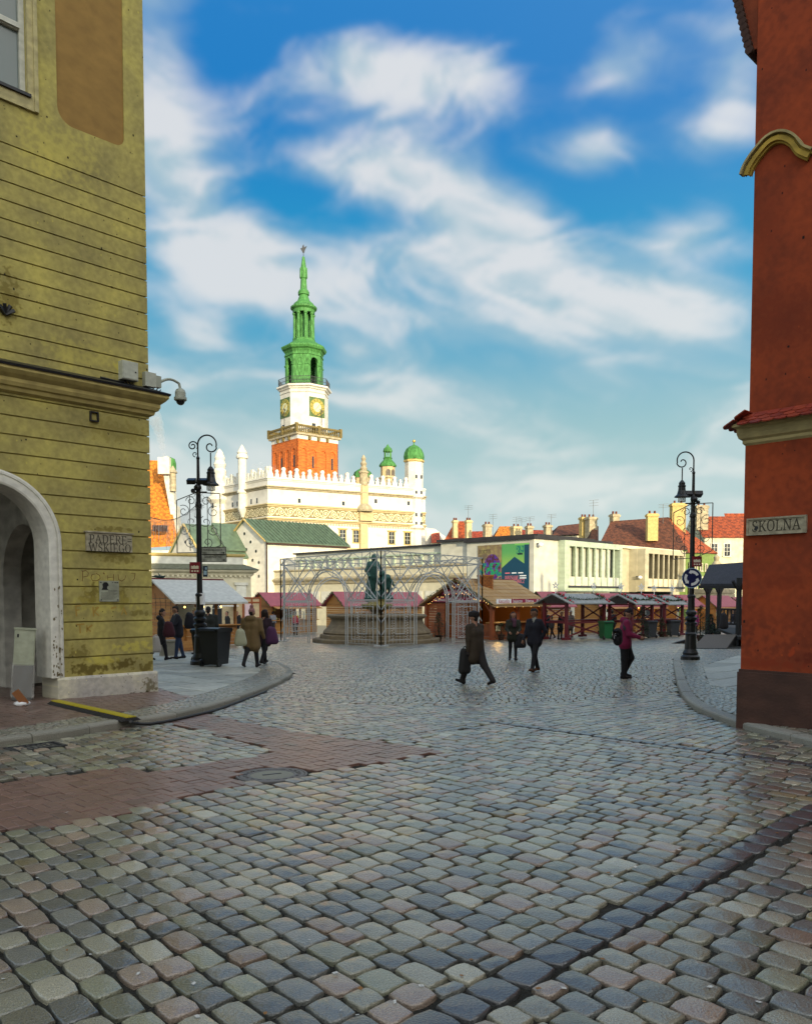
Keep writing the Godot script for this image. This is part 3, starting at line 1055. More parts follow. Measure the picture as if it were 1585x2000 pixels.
	# arch surround: stepped moulding, jambs and reveal
	var prof := [[1.25, -0.03, 0.045], [1.20, 0.045, 0.045], [1.17, 0.060, 0.060], [1.03, 0.060, 0.060]]
	b = mb()
	var path := PackedVector2Array([Vector2(1, 0.40 - c.y)])
	var outl := []
	for side in 1:
		var ring_pts := [Vector3(1, 0.405 - c.y, 0)]
		for i in 29: ring_pts.append(Vector3(cos(PI * i / 28), sin(PI * i / 28), 1))
		ring_pts.append(Vector3(-1, 0.405 - c.y, 0))
		var pr := [Vector2(1.265, -0.035), Vector2(1.265, 0.035), Vector2(1.235, 0.05), Vector2(1.20, 0.05), Vector2(1.19, 0.025), Vector2(1.165, 0.025), Vector2(1.155, 0.06), Vector2(1.06, 0.06), Vector2(1.03, 0.045), Vector2(1.03, -0.60)]
		for i in ring_pts.size() - 1:
			var g0: Vector3 = ring_pts[i]; var g1: Vector3 = ring_pts[i + 1]
			for k in pr.size() - 1:
				var q := []
				for e in [[g0, pr[k]], [g0, pr[k + 1]], [g1, pr[k + 1]], [g1, pr[k]]]:
					var g: Vector3 = e[0]; var w: Vector2 = e[1]
					if g.z > 0.5: q.append(Vector3(c.x + g.x * w.x, c.y + g.y * w.x, w.y))
					else: q.append(Vector3(c.x + g.x * w.x, c.y + g.y, w.y))
				b.quad(q[0], q[3], q[2], q[1])
	part(t, "arch_surround", b, M.arch_white)
	# arcade behind the arch
	b = mb()
	b.box(Vector3(left, -0.3, -3.6), Vector3(-0.3, 4.6, -3.4))
	b.box(Vector3(-0.6, -0.3, -3.4), Vector3(-0.3, 4.6, -0.55))
	part(t, "arcade_wall", b, M.arcade_inside)
	b = mb()
	b.box(Vector3(left, 4.4, -3.4), Vector3(-0.3, 4.7, -0.55))
	part(t, "arcade_ceiling", b, M.arcade_inside)
	# cross arch inside the arcade
	var cross := PackedVector2Array([Vector2(-3.4, -0.3), Vector2(-2.95, -0.3), Vector2(-2.95, 2.3)])
	cross.append_array(arc_pts(Vector2(-1.95, 2.3), 1.0, PI, 0, 16))
	cross.append_array(PackedVector2Array([Vector2(-0.95, -0.3), Vector2(-0.55, -0.3), Vector2(-0.55, 4.4), Vector2(-3.4, 4.4)]))
	b = mb()
	b.T = Transform3D(Basis(Vector3(0, 0, 1), Vector3(0, 1, 0), Vector3(-1, 0, 0)), Vector3(-1.35, 0, 0))
	b.prism(cross, 0, 0.35)
	part(t, "cross_arch", b, M.arcade_inside)
	# pavement of the arcade
	b = mb()
	b.box(Vector3(left, -0.25, -3.4), Vector3(-0.3, -0.02, -0.3))
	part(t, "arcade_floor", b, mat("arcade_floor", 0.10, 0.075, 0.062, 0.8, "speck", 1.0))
	# the rest of the house: side towards the square, roof
	b = mb()
	b.box(Vector3(left, 4.7, -12), Vector3(-0.04, 15.5, -0.56))
	b.box(Vector3(-0.32, -0.3, -12), Vector3(-0.04, 4.7, -0.56))
	part(t, "house_body", b, M.olive_plain)
	b = mb()
	b.prism(PackedVector2Array([Vector2(-12.5, 15.5), Vector2(0.5, 15.5), Vector2(0.5, 15.6), Vector2(-6, 19.5), Vector2(-12.5, 15.6)]), 0, 1)
	b = mb(Transform3D(Basis(Vector3(0, 0, 1), Vector3(0, 1, 0), Vector3(-1, 0, 0)), Vector3(0.4, 0, 0)))
	b.prism(PackedVector2Array([Vector2(-12.5, 15.5), Vector2(0.5, 15.5), Vector2(0.5, 15.62), Vector2(-6, 19.5), Vector2(-12.5, 15.62)]), 0, 8.6)
	part(t, "roof", b, M.tile_red)
	# string cornice over the arcade: runs past the corner and returns
	var pr2 := [Vector2(0.0, 5.36), Vector2(0.07, 5.40), Vector2(0.09, 5.46), Vector2(0.13, 5.48), Vector2(0.16, 5.54), Vector2(0.16, 5.60), Vector2(0.23, 5.66), Vector2(0.28, 5.72), Vector2(0.28, 5.78)]
	b = mb()
	b.sweep(pr2, [Vector3(left, 0, 0), Vector3(0, 0, 0), Vector3(0, 0, -12)])
	var cm := mat("cornice_olive", 0.55, 0.44, 0.15, 0.85, "blotch", 0.7)
	part(t, "cornice", b, cm)
	b = mb()
	b.sweep([Vector2(0.30, 5.77), Vector2(0.31, 5.81), Vector2(0.0, 5.93), Vector2(-0.02, 5.90)], [Vector3(left, 0, 0), Vector3(0, 0, 0), Vector3(0, 0, -12)])
	part(t, "flashing", b, M.black_metal)
	# window of the upper floor
	var wn := Node3D.new(); wn.name = "window"; t.add_child(wn, true)
	var fm := mat("window_frame_paint", 0.60, 0.52, 0.24, 0.75, "blotch", 1.2)
	b = mb()
	for r in [[-2.20, 10.24, -2.02, 13.8], [-3.88, 10.24, -3.70, 13.8], [-3.70, 10.24, -2.20, 10.44]]:
		b.box(Vector3(r[0], r[1], -0.02), Vector3(r[2], r[3], 0.05))
	b.box(Vector3(-2.10, 10.24, 0.049), Vector3(-2.03, 13.8, 0.075))
	part(wn, "surround", b, fm)
	b = mb()
	b.box(Vector3(-3.72, 10.44, -0.16), Vector3(-2.16, 10.49, 0.09))
	part(wn, "sill", b, M.black_metal)
	b = mb()
	var sash := mat("sash_white", 0.62, 0.62, 0.52, 0.6, "plaster", 1.0)
	for r in [[-2.29, 10.49, -2.20, 13.6], [-3.70, 10.49, -3.61, 13.6], [-3.61, 10.49, -2.29, 10.57], [-3.0, 10.49, -2.9, 13.6], [-3.61, 11.55, -2.29, 11.68]]:
		b.box(Vector3(r[0], r[1], -0.14), Vector3(r[2], r[3], -0.06))
	b.box(Vector3(-3.61, 11.57, -0.10), Vector3(-2.29, 11.64, -0.02))
	part(wn, "sash", b, sash)
	b = mb()
	b.box(Vector3(-3.66, 10.5, -0.125), Vector3(-2.25, 13.6, -0.115))
	part(wn, "pane", b, mat("window_glass", 0.16, 0.19, 0.18, 0.04))
	# black iron anchor ornament and small frame under the cornice
	var an := on(ob, FA, 14, 608)
	b = mb()
	for a in [-0.9, -0.2, 0.5, 1.1]:
		b.beam(Vector3(an.x - 0.04, an.y - 0.06, 0.03), Vector3(an.x - 0.04 + sin(a) * 0.15, an.y - 0.06 + cos(a) * 0.16, 0.09), 0.055)
	part(t, "iron_anchor", b, M.black_metal)
	var fr := on(ob, FA, 183, 814)
	b = mb()
	for s in [-1, 1]:
		b.box(Vector3(fr.x + s * 0.07 - 0.012, fr.y - 0.09, 0.0), Vector3(fr.x + s * 0.07 + 0.012, fr.y + 0.08, 0.05))
		b.box(Vector3(fr.x - 0.08, fr.y + s * 0.08 - 0.012, 0.0), Vector3(fr.x + 0.08, fr.y + s * 0.08 + 0.012, 0.049))
	part(t, "lamp_bracket", b, M.black_metal)
	wall_fittings(ob, t)

func wall_fittings(ob: Vector3, t: Node3D) -> void:
	# stone street plate
	var b: MB
	var sp := mat("plate_stone", 0.48, 0.43, 0.30, 0.85, "blotch", 2.0, "bump", 0.4)
	var dk := mat("plate_letters", 0.055, 0.047, 0.030, 0.9)
	var pl := thing("street_name_plate", "carved stone street plate with two lines of letters on the olive wall", "street sign", ob, FA)
	b = mb()
	b.box(Vector3(-1.33, 2.72, 0.0), Vector3(-0.43, 3.06, 0.06))
	b.box(Vector3(-1.36, 3.06, 0.0), Vector3(-0.40, 3.085, 0.085))
	part(pl, "slab", b, sp)
	lettering(pl, "PADERE=", Vector3(-0.86, 2.945, 0.061), 0.155, dk, 0.84)
	lettering(pl, "WSKIEGO", Vector3(-0.88, 2.785, 0.061), 0.155, dk, 0.84)
	# memorial plaque
	var mp := thing("memorial_plaque", "small greenish metal plaque with a dark portrait silhouette under the street plate", "plaque", ob, FA)
	b = mb()
	b.box(Vector3(-1.09, 1.78, 0.012), Vector3(-0.70, 2.17, 0.028))
	part(mp, "plate", b, mat("plaque_metal", 0.42, 0.44, 0.33, 0.4, "blotch", 1.0))
	for q in [[-1.06, 2.14], [-0.73, 2.14], [-1.06, 1.81], [-0.73, 1.81]]:
		b = mb(); b.cbox(Vector3(q[0], q[1], 0.02), Vector3(0.02, 0.02, 0.04)); part(mp, "screw", b, M.dark_metal)
	b = mb()
	b.prism(PackedVector2Array([Vector2(-1.05, 2.0), Vector2(-0.91, 2.0), Vector2(-0.94, 2.03), Vector2(-0.93, 2.07), Vector2(-0.905, 2.08), Vector2(-0.915, 2.12), Vector2(-0.95, 2.145), Vector2(-1.0, 2.14), Vector2(-1.03, 2.10), Vector2(-1.02, 2.05)]), 0.028, 0.031)
	part(mp, "portrait", b, M.black_metal)
	b = mb()
	b.box(Vector3(-0.83, 2.13, 0.028), Vector3(-0.82, 2.15, 0.030)); b.box(Vector3(-0.79, 2.13, 0.028), Vector3(-0.75, 2.145, 0.030))
	for k in 9:
		b.box(Vector3(-1.06 if k > 1 else -0.92, 1.985 - k * 0.02, 0.028), Vector3(-0.74 - 0.03 * (k % 3), 1.99 - k * 0.02, 0.0295))
	part(mp, "small_print", b, dk).set_meta("kind", "stuff")
	# graffiti, brown brush strokes on the plaster
	var gr := thing("graffiti", "brown brushed scrawl above the metal plaque on the olive wall", "graffiti", ob, FA)
	var gm := mat("graffiti_brown", 0.14, 0.062, 0.014, 0.9)
	var gm2 := mat("graffiti_ochre", 0.36, 0.23, 0.045, 0.9)
	var s := func(list: Array, m: Material, wd: float) -> void:
		var q := mb()
		var p := []
		for k in list:
			var w := on(ob, FA, k[0], k[1])
			p.append(Vector3(w.x, w.y, 0.001))
		for i in p.size() - 1:
			var d: Vector3 = (p[i + 1] - p[i]).normalized()
			var o := Vector3(-d.y, d.x, 0) * wd * rng.randf_range(0.35, 0.6)
			var z := Vector3(0, 0, 0.0015)
			q.quad(p[i] - o + z - d * wd * 0.3, p[i + 1] - o + z + d * wd * 0.3, p[i + 1] + o + z + d * wd * 0.3, p[i] + o + z - d * wd * 0.3)
		part(gr, "stroke", q, m)
	s.call([[161, 1135], [162, 1120], [161, 1116], [168, 1114], [173, 1119], [172, 1125], [163, 1127]], gm, 0.012)
	s.call([[186, 1121], [180, 1122], [178, 1128], [181, 1134], [190, 1134], [196, 1130], [195, 1124], [188, 1120]], gm, 0.012)
	s.call([[202, 1119], [204, 1121]], gm, 0.02)
	s.call([[210, 1124], [211, 1133]], gm, 0.012); s.call([[211, 1128], [222, 1127]], gm, 0.01); s.call([[222, 1122], [222, 1134]], gm, 0.012)
	s.call([[231, 1122], [232, 1132], [238, 1135], [244, 1131], [246, 1124]], gm, 0.012)
	s.call([[256, 1120], [264, 1120], [263, 1130], [259, 1134]], gm, 0.01)
	s.call([[148, 1184], [150, 1203]], gm2, 0.03); s.call([[148, 1184], [157, 1183]], gm2, 0.03); s.call([[149, 1192], [155, 1191]], gm2, 0.03)
	s.call([[182, 1186], [183, 1203]], gm2, 0.03); s.call([[192, 1186], [184, 1195], [193, 1202]], gm2, 0.03)
	s.call([[218, 1188], [226, 1186]], gm2, 0.035); s.call([[238, 1200], [242, 1187], [247, 1200]], gm2, 0.03)
	s.call([[150, 1220], [164, 1219]], gm2, 0.03); s.call([[156, 1220], [157, 1236]], gm2, 0.03); s.call([[170, 1222], [170, 1234]], gm2, 0.03); s.call([[180, 1221], [171, 1228], [177, 1233]], gm2, 0.03)
	# flaking paint on the arch surround
	var fl := mb()
	var rr := RandomNumberGenerator.new(); rr.seed = 12
	for i in 46:
		var u := rr.randf_range(-2.0, -1.82); var v := 0.45 + pow(rr.randf(), 1.8) * 1.7
		var p := PackedVector2Array()
		var rad := rr.randf_range(0.006, 0.026)
		for k in 7: p.append(Vector2(u + cos(TAU * k / 7) * rad * rr.randf_range(0.4, 1.0), v + sin(TAU * k / 7) * rad * rr.randf_range(0.8, 2.0)))
		fl.prism(p, 0.060, 0.0615, false)
	part(t, "flaked_paint", fl, mat("flaked", 0.16, 0.13, 0.065, 0.95)).set_meta("kind", "stuff")
	# camera housing and junction boxes at the corner
	var gm3 := mat("box_grey", 0.52, 0.54, 0.44, 0.5, "plaster", 1.2)
	var jb := thing("junction_box", "pale grey metal cable box screwed to the olive wall above the cornice", "box", ob, FA)
	b = mb(); b.box(Vector3(-0.62, 5.97, 0.0), Vector3(-0.30, 6.31, 0.16)); part(jb, "case", b, gm3)
	b = mb(); b.box(Vector3(-0.605, 5.985, 0.16), Vector3(-0.315, 6.295, 0.172)); part(jb, "door", b, gm3)
	b = mb(); b.cbox(Vector3(-0.36, 6.12, 0.175), Vector3(0.025, 0.025, 0.012)); part(jb, "lock", b, M.black_metal)
	for k in 3:
		b = mb()
		var pts := []
		for i in 13:
			var x := i / 12.0
			pts.append(Vector3(lerpf(-0.52 + k * 0.07, 0.06 + k * 0.05, x), 5.97 - 0.22 * sin(PI * x) - 0.02 * k - 0.04 * x, 0.05 + 0.02 * k + 0.09 * x))
		b.tube(pts, 0.011, 5)
		part(jb, "cable", b, M.black_metal)
	b = mb()
	b.tube([Vector3(-1.0, 5.93, 0.05), Vector3(-0.7, 5.92, 0.05), Vector3(-0.55, 5.93, 0.06), Vector3(-0.5, 5.98, 0.07)], 0.02, 6)
	part(jb, "conduit", b, M.black_metal)
	var cc := thing("security_camera", "grey dome security camera on a curved arm at the corner of the olive house", "camera", ob, FA)
	b = mb(); b.box(Vector3(-0.13, 5.93, 0.0), Vector3(0.10, 6.20, 0.12)); part(cc, "mounting_box", b, gm3)
	b = mb(); b.box(Vector3(0.10, 5.95, 0.0), Vector3(0.22, 6.17, 0.10)); part(cc, "bracket", b, mat("bracket_grey", 0.32, 0.34, 0.27, 0.5))
	b = mb()
	var ap := []
	for i in 12:
		var a := PI * i / 11.0
		ap.append(Vector3(0.22 + 0.42 * i / 11.0, 6.07 + 0.07 * sin(a) + 0.05 * i / 11.0, 0.05))
	ap.append(Vector3(0.665, 6.02, 0.05))
	b.tube(ap, 0.026, 8)
	part(cc, "arm", b, M.bracket_grey)
	b = mb(tf(Vector3(0.665, 5.78, 0.05)))
	b.lathe([Vector2(0.10, 0.0), Vector2(0.125, 0.02), Vector2(0.125, 0.07), Vector2(0.105, 0.08), Vector2(0.105, 0.17), Vector2(0.085, 0.22), Vector2(0.04, 0.25), Vector2(0.0, 0.255)], 18)
	part(cc, "housing", b, M.bracket_grey)
	b = mb(); b.ball(Vector3(0.665, 5.78, 0.05), Vector3(0.088, 0.085, 0.088), 14, 8)
	part(cc, "dome", b, mat("dome_black", 0.01, 0.01, 0.012, 0.1))
	# electric cabinet leaning in the arcade
	var ec := thing("electric_cabinet", "pale green metal electric cabinet leaning inside the arcade arch", "cabinet", Vector3.ZERO, 0)
	var e0 := gp(43, 1368, 0.1)
	ec.position = e0; ec.rotation.y = FA - 0.35; ec.rotation.z = -0.07
	var gc := mat("cabinet_green", 0.44, 0.47, 0.34, 0.5, "plaster", 1.0)
	b = mb(); b.box(Vector3(-0.17, 0.62, -0.22), Vector3(0.17, 1.26, 0.0)); part(ec, "case", b, gc)
	b = mb(); b.box(Vector3(-0.15, 0.64, 0.0), Vector3(0.15, 1.24, 0.012)); part(ec, "door", b, gc)
	b = mb(); b.box(Vector3(-0.13, 1.12, 0.012), Vector3(-0.10, 1.18, 0.02)); part(ec, "lock", b, M.black_metal)
	b = mb(); b.box(Vector3(-0.185, 1.26, -0.24), Vector3(0.185, 1.29, 0.02)); part(ec, "lid", b, gc)
	b = mb(); b.box(Vector3(-0.16, 0.0, -0.2), Vector3(0.16, 0.62, -0.01)); part(ec, "pedestal", b, mat("pedestal_grey", 0.16, 0.16, 0.15, 0.6, "grain", 2.0))
	var film := mb()
	rr.seed = 5
	for j in 7:
		for i in 5:
			var x := -0.19 + i * 0.076; var y := 0.05 + j * 0.085
			var z := func(a: float, bb: float) -> float: return 0.015 + 0.03 * sin(a * 37.0 + bb * 23.0) * cos(bb * 41.0 - a * 11.0)
			film.quad(Vector3(x, y, z.call(x, y)), Vector3(x + 0.076, y, z.call(x + 0.076, y)), Vector3(x + 0.076, y + 0.085, z.call(x + 0.076, y + 0.085)), Vector3(x, y + 0.085, z.call(x, y + 0.085)))
	film.smooth()
	var fmx := mat("film", 0.45, 0.45, 0.42, 0.22); fmx.albedo_color.a = 0.35; fmx.transparency = BaseMaterial3D.TRANSPARENCY_ALPHA
	part(ec, "plastic_film", film, fmx)
	var tr := thing("rubbish_bundle", "crumpled brown and white rubbish lying at the foot of the green cabinet", "rubbish", gp(40, 1378, 0.1), 0.4)
	b = mb(); b.T = Transform3D(Basis(Vector3.BACK, 0.6), Vector3(0.02, 0.12, 0.05)); b.box(Vector3(-0.06, -0.12, -0.05), Vector3(0.06, 0.16, 0.05)); part(tr, "bottle_box", b, mat("rubbish_brown", 0.22, 0.08, 0.02, 0.6))
	b = mb(); b.ball(Vector3(0.03, 0.04, 0.03), Vector3(0.14, 0.05, 0.10), 7, 5); part(tr, "crumpled_bag", b, M.snow_white)

func lettering(par: Node3D, txt: String, pos: Vector3, size: float, m: Material, width := 0.0, serif := true, yaw := 0.0, depth := 0.004) -> MeshInstance3D:
	var tm := TextMesh.new()
	var sf := SystemFont.new()
	sf.font_names = PackedStringArray(["Droid Serif" if serif else "Droid Sans"])
	tm.font = sf
	tm.text = txt
	tm.font_size = 64
	tm.depth = depth
	tm.pixel_size = size / 46.0
	tm.material = m
	var o := MeshInstance3D.new()
	o.name = "lettering"
	o.mesh = tm
	o.position = pos
	o.rotation.y = yaw
	if width > 0.0:
		var w := tm.get_aabb().size.x
		o.scale.x = width / maxf(w, 0.001)
	par.add_child(o, true)
	return o

func red_building() -> void:
	var rb := gp(1443, 1409, 0.1)
	var t := thing("corner_building", "brick red plastered corner house with a red tiled ledge and dark brown plinth", "building", rb, FB)
	mat("red_plaster", 0.29, 0.052, 0.011, 0.92, "blotch", 0.35, "bump", 0.5)
	mat("brown_plinth", 0.085, 0.036, 0.024, 0.8, "blotch", 0.6, "bump", 0.4)
	mat("moulding_cream", 0.58, 0.47, 0.21, 0.85, "blotch", 0.8)
	mat("moulding_yellow", 0.62, 0.42, 0.06, 0.8, "blotch", 0.8)
	var dk := Color(0.55, 0.45, 0.38); var lt := Color(1.0, 1.0, 0.95)
	var skin := wall_skin(288, 960, 3.6, 12.0, 91, [[0.7, 2.0, 0.35, 0.12, dk, 0.3], [0.4, 1.2, 0.5, 0.3, lt, 0.4], [1.0, 0.95, 0.3, 0.1, dk, 0.6], [0.8, 1.05, 0.06, 0.10, Color(1, 0.9, 0.8), 0.9], [0.5, 5.6, 0.9, 0.5, dk, 0.3], [0.2, 6.9, 0.4, 0.5, dk, 0.2], [0.9, 9.6, 0.7, 0.6, lt, 0.35], [0.5, 3.4, 0.8, 0.2, lt, 0.3], [0.5, 0.86, 0.9, 0.07, Color(0.8, 0.7, 0.62), 0.7]], 200)
	var rm := mat("red_skin", 0.35, 0.055, 0.012, 0.92); rm.albedo_texture = skin
	var uvr := func(m: MB) -> void:
		for i in m.v.size(): m.uv[i] = Vector2((m.v[i].x + 0.1 + absf(m.v[i].z)) / 3.6, 1.0 - m.v[i].y / 12.0)
	var b := mb()
	b.box(Vector3(0, 0.76, -10), Vector3(12, 4.1, 0.0)); uvr.call(b)
	part(t, "lower_wall", b, rm)
	b = mb()
	b.box(Vector3(0.02, 4.1, -10), Vector3(12, 13.2, -0.06)); uvr.call(b)
	part(t, "upper_wall", b, rm)
	b = mb()
	b.box(Vector3(-0.035, -0.5, -10), Vector3(12, 0.72, 0.035)); b.box(Vector3(-0.02, 0.72, -10), Vector3(12, 0.76, 0.02))
	part(t, "plinth", b, M.brown_plinth)
	# moulded ledge with tiles
	b = mb()
	b.sweep([Vector2(0, 3.93), Vector2(0.03, 3.96), Vector2(0.03, 4.0), Vector2(0.09, 4.03), Vector2(0.12, 4.09), Vector2(0.12, 4.16), Vector2(0.20, 4.19), Vector2(0.20, 4.22)], [Vector3(0, 0, -10), Vector3(0, 0, 0), Vector3(12, 0, 0)].map(func(p): return p))
	# sweep puts "out" on the right of travel; travel so that out faces the street
	b = mb()
	b.sweep([Vector2(0, 3.93), Vector2(0.03, 3.96), Vector2(0.03, 4.0), Vector2(0.07, 4.03), Vector2(0.09, 4.09), Vector2(0.09, 4.16), Vector2(0.14, 4.19), Vector2(0.14, 4.215), Vector2(-0.1, 4.40)], [Vector3(0, 0, -10), Vector3(0, 0, 0), Vector3(12, 0, 0)])
	part(t, "ledge_moulding", b, M.moulding_cream)
	var tiles := [mat("ledge_tile_a", 0.34, 0.040, 0.016, 0.6, "blotch", 1.5), mat("ledge_tile_b", 0.26, 0.030, 0.014, 0.6, "blotch", 1.5), mat("ledge_tile_c", 0.40, 0.055, 0.018, 0.6, "blotch", 1.5)]
	var tm := tile_mesh(0.165, 0.20)
	for row in 3:
		for i in range(-2, 22):
			var x := i * 0.172 + (0.086 if row % 2 else 0.0)
			if x > 3.0 or x < -0.16 + row * 0.08: continue
			var o := part(t, "roof_tile", tm)
			o.material_override = tiles[rng.randi() % 3]
			var z := 0.175 - row * 0.08; var y := 4.235 + row * 0.055
			o.transform = Transform3D(Basis(Vector3.RIGHT, 0.5 + rng.randf_range(-0.03, 0.03)) * Basis(Vector3.UP, rng.randf_range(-0.03, 0.03)), Vector3(x + 0.05, y, z))
	for row in 3:
		for i in 14:
			var o := part(t, "roof_tile", tm)
			o.material_override = tiles[rng.randi() % 3]
			o.transform = Transform3D(Basis(Vector3.UP, -PI / 2) * Basis(Vector3.RIGHT, 0.5), Vector3(-0.175 + row * 0.08, 4.235 + row * 0.055, 0.12 - i * 0.172 - (0.086 if row % 2 else 0.0)))
	# street plate
	var sp := thing("street_name_plate", "carved stone plate reading SKOLNA on the brick red wall", "street sign", rb, FB)
	b = mb(); b.box(Vector3(0.06, 2.66, 0.0), Vector3(0.87, 2.90, 0.035)); part(sp, "slab", b, M.plate_stone)
	b = mb()
	for r in [[0.06, 2.66, 0.87, 2.685], [0.06, 2.875, 0.87, 2.90], [0.06, 2.685, 0.085, 2.875], [0.845, 2.685, 0.87, 2.875]]:
		b.box(Vector3(r[0], r[1], 0.035), Vector3(r[2], r[3], 0.05))
	part(sp, "raised_border", b, M.plate_stone)
	lettering(sp, "SKOLNA", Vector3(0.465, 2.78, 0.036), 0.15, M.plate_letters, 0.66)
	b = mb(); b.prism(PackedVector2Array([Vector2(0.165, 2.73), Vector2(0.20, 2.725), Vector2(0.225, 2.76), Vector2(0.21, 2.79), Vector2(0.18, 2.785)]), 0.035, 0.040); part(sp, "black_blot", b, M.black_metal)
	# curved moulding of the gable
	var pts := []
	for q in [[1451, 346], [1456, 330], [1468, 310], [1483, 291], [1498, 274], [1514, 264], [1530, 260], [1546, 263], [1560, 272], [1567, 283], [1573, 290], [1590, 296]]:
		var w := on(rb, FB, q[0], q[1], -0.06)
		pts.append(Vector2(w.x, w.y))
	pts = Array(soft(PackedVector2Array(pts), 2))
	for l in [[0.0, 0.13, 0.05, "moulding_yellow"], [0.045, 0.06, 0.09, "moulding_yellow"], [-0.015, 0.03, 0.12, "moulding_cream"]]:
		b = mb()
		for i in pts.size() - 1:
			var p: Vector2 = pts[i]; var q: Vector2 = pts[i + 1]
			var n0 := _n2(pts, i); var n1 := _n2(pts, i + 1)
			var o0: Vector2 = p - n0 * l[0]; var o1: Vector2 = q - n1 * l[0]
			var i0: Vector2 = o0 - n0 * l[1]; var i1: Vector2 = o1 - n1 * l[1]
			var z1: float = -0.06 + l[2]; var z0 := -0.065
			b.quad(Vector3(i0.x, i0.y, z1), Vector3(i1.x, i1.y, z1), Vector3(o1.x, o1.y, z1), Vector3(o0.x, o0.y, z1))
			b.quad(Vector3(o0.x, o0.y, z1), Vector3(o1.x, o1.y, z1), Vector3(o1.x, o1.y, z0), Vector3(o0.x, o0.y, z0))
			b.quad(Vector3(i0.x, i0.y, z0), Vector3(i1.x, i1.y, z0), Vector3(i1.x, i1.y, z1), Vector3(i0.x, i0.y, z1))
		part(t, "curved_moulding", b, M[l[3]])
	# wall above the moulding steps back a little: verge of tiles up at the roof
	var eave := []
	var e0 := on(rb, FB, 1464, 100, -0.06); var e1 := on(rb, FB, 1440, 0, -0.06)
	var dirv := (e1 - e0).normalized()
	for i in 16:
		var p := e0 + dirv * (0.09 * i)
		b = mb(Transform3D(Basis(Vector3.BACK, atan2(dirv.y, dirv.x)), Vector3(p.x, p.y, -0.35)))
		b.T = b.T * Transform3D(Basis(Vector3.RIGHT, PI / 2), Vector3.ZERO)
		b.lathe([Vector2(0.0, -0.30), Vector2(0.058, -0.30), Vector2(0.058, 0.34), Vector2(0.0, 0.34)], 10)
		part(t, "verge_tile", b, M.tile_brown)
	b = mb()
	var pe := e0 + dirv * 1.6
	b.prism(PackedVector2Array([e0, pe, pe + Vector2(3, 0), e0 + Vector2(3, 0)]), -9.5, -0.07)
	part(t, "gable_wall", b, M.red_plaster)
	b = mb()
	b.prism(PackedVector2Array([Vector2(-0.3, 13.2), Vector2(12, 13.2), Vector2(12, 13.3), Vector2(6, 19), Vector2(-0.3, 13.3)]), -10.3, 0.3)
	part(t, "roof", b, M.tile_brown)

func _n2(p: Array, i: int) -> Vector2:
	var d: Vector2 = (p[mini(i + 1, p.size() - 1)] - p[maxi(i - 1, 0)]).normalized()
	return Vector2(-d.y, d.x)

func tile_mesh(w: float, l: float) -> ArrayMesh:
	# beaver tail tile: flat, rounded at the lower end (+z)
	var p := PackedVector2Array([Vector2(-w / 2, -l / 2), Vector2(w / 2, -l / 2), Vector2(w / 2, l * 0.22)])
	for i in range(1, 8):
		var a := PI * i / 8
		p.append(Vector2(cos(a) * w / 2, l * 0.22 + sin(a) * l * 0.28))
	p.append(Vector2(-w / 2, l * 0.22))
	var b := mb(Transform3D(Basis(Vector3(1, 0, 0), Vector3(0, 0, 1), Vector3(0, -1, 0)), Vector3.ZERO))
	b.prism(p, -0.009, 0.009)
	return b.mesh(null)

func neighbours_out_of_frame() -> void:
	# houses of the same sides of the square and street, outside the picture; their roofs keep the low sun off the square
	var rb := gp(1443, 1409, 0.1)
	var ax := Vector3(cos(FA), 0, -sin(FA)); var bx := Vector3(cos(FB), 0, -sin(FB))
	var walls := [mat("house_ochre", 0.45, 0.33, 0.12, 0.9, "plaster", 0.3), mat("house_grey", 0.38, 0.37, 0.33, 0.9, "plaster", 0.3), mat("house_rose", 0.42, 0.22, 0.16, 0.9, "plaster", 0.3)]
	var names := ["ochre", "grey", "rose"]
	for k in 7:
		var p := rb + ax * (10.2 + k * 12.0) ; p.y = gy(p.z)
		row_house(p, FB, 10.0, 11.8, 8.6, walls[k % 3], "%s row house, number %s past the red corner house" % [names[k % 3], ["one", "two", "three", "four", "five", "six", "seven"][k]])
	for k in 2:
		var p := rb + bx * (12.2 + k * 12.0); p.y = 0
		row_house(p, FB, 12.0, 10.0, 18.0 + k, walls[(k + 1) % 3], "%s house along the street behind the red corner house, %s one" % [names[(k + 1) % 3], ["first", "second"][k]])

	for k in 4:  # unseen houses added behind the camera, height and distance set to block the sun
		row_house(Vector3(-22.0 + k * 17.0, 0, 45), 0.0, 16.9, 11.0, 22.3, walls[k % 3], "unseen tall %s house added across the street junction to block the low sun, %s of four" % [names[k % 3], ["first", "second", "third", "last"][k]], true)

func row_house(p: Vector3, yaw: float, w: float, dp: float, h: float, m: Material, label: String, across := false) -> void:
	var t := thing("row_house", label, "house", p, yaw, "houses out of the picture")
	var b := mb(); b.box(Vector3(0, -2.5, -dp), Vector3(w, h, 0)); part(t, "wall", b, m)
	b = mb(); b.prism(PackedVector2Array([Vector2(-0.3, h), Vector2(w + 0.3, h), Vector2(w / 2, h + 2.4)]), -dp, 0)
	if across:
		b = mb(Transform3D(Basis(Vector3(0, 0, 1), Vector3(0, 1, 0), Vector3(-1, 0, 0)), Vector3(w, 0, 0)))
		b.prism(PackedVector2Array([Vector2(-dp - 0.3, h), Vector2(0.3, h), Vector2(-dp / 2, h + 2.4)]), 0, w)
	part(t, "roof", b, M.tile_red)
	for f in 3:
		for i in 3:
			var x := w * (i + 0.5) / 3
			b = mb(); b.box(Vector3(x - 0.5, 1.6 + f * 4.2, 0.0), Vector3(x + 0.5, 3.6 + f * 4.2, 0.03))
			part(t, "window", b, M.glass_dark)

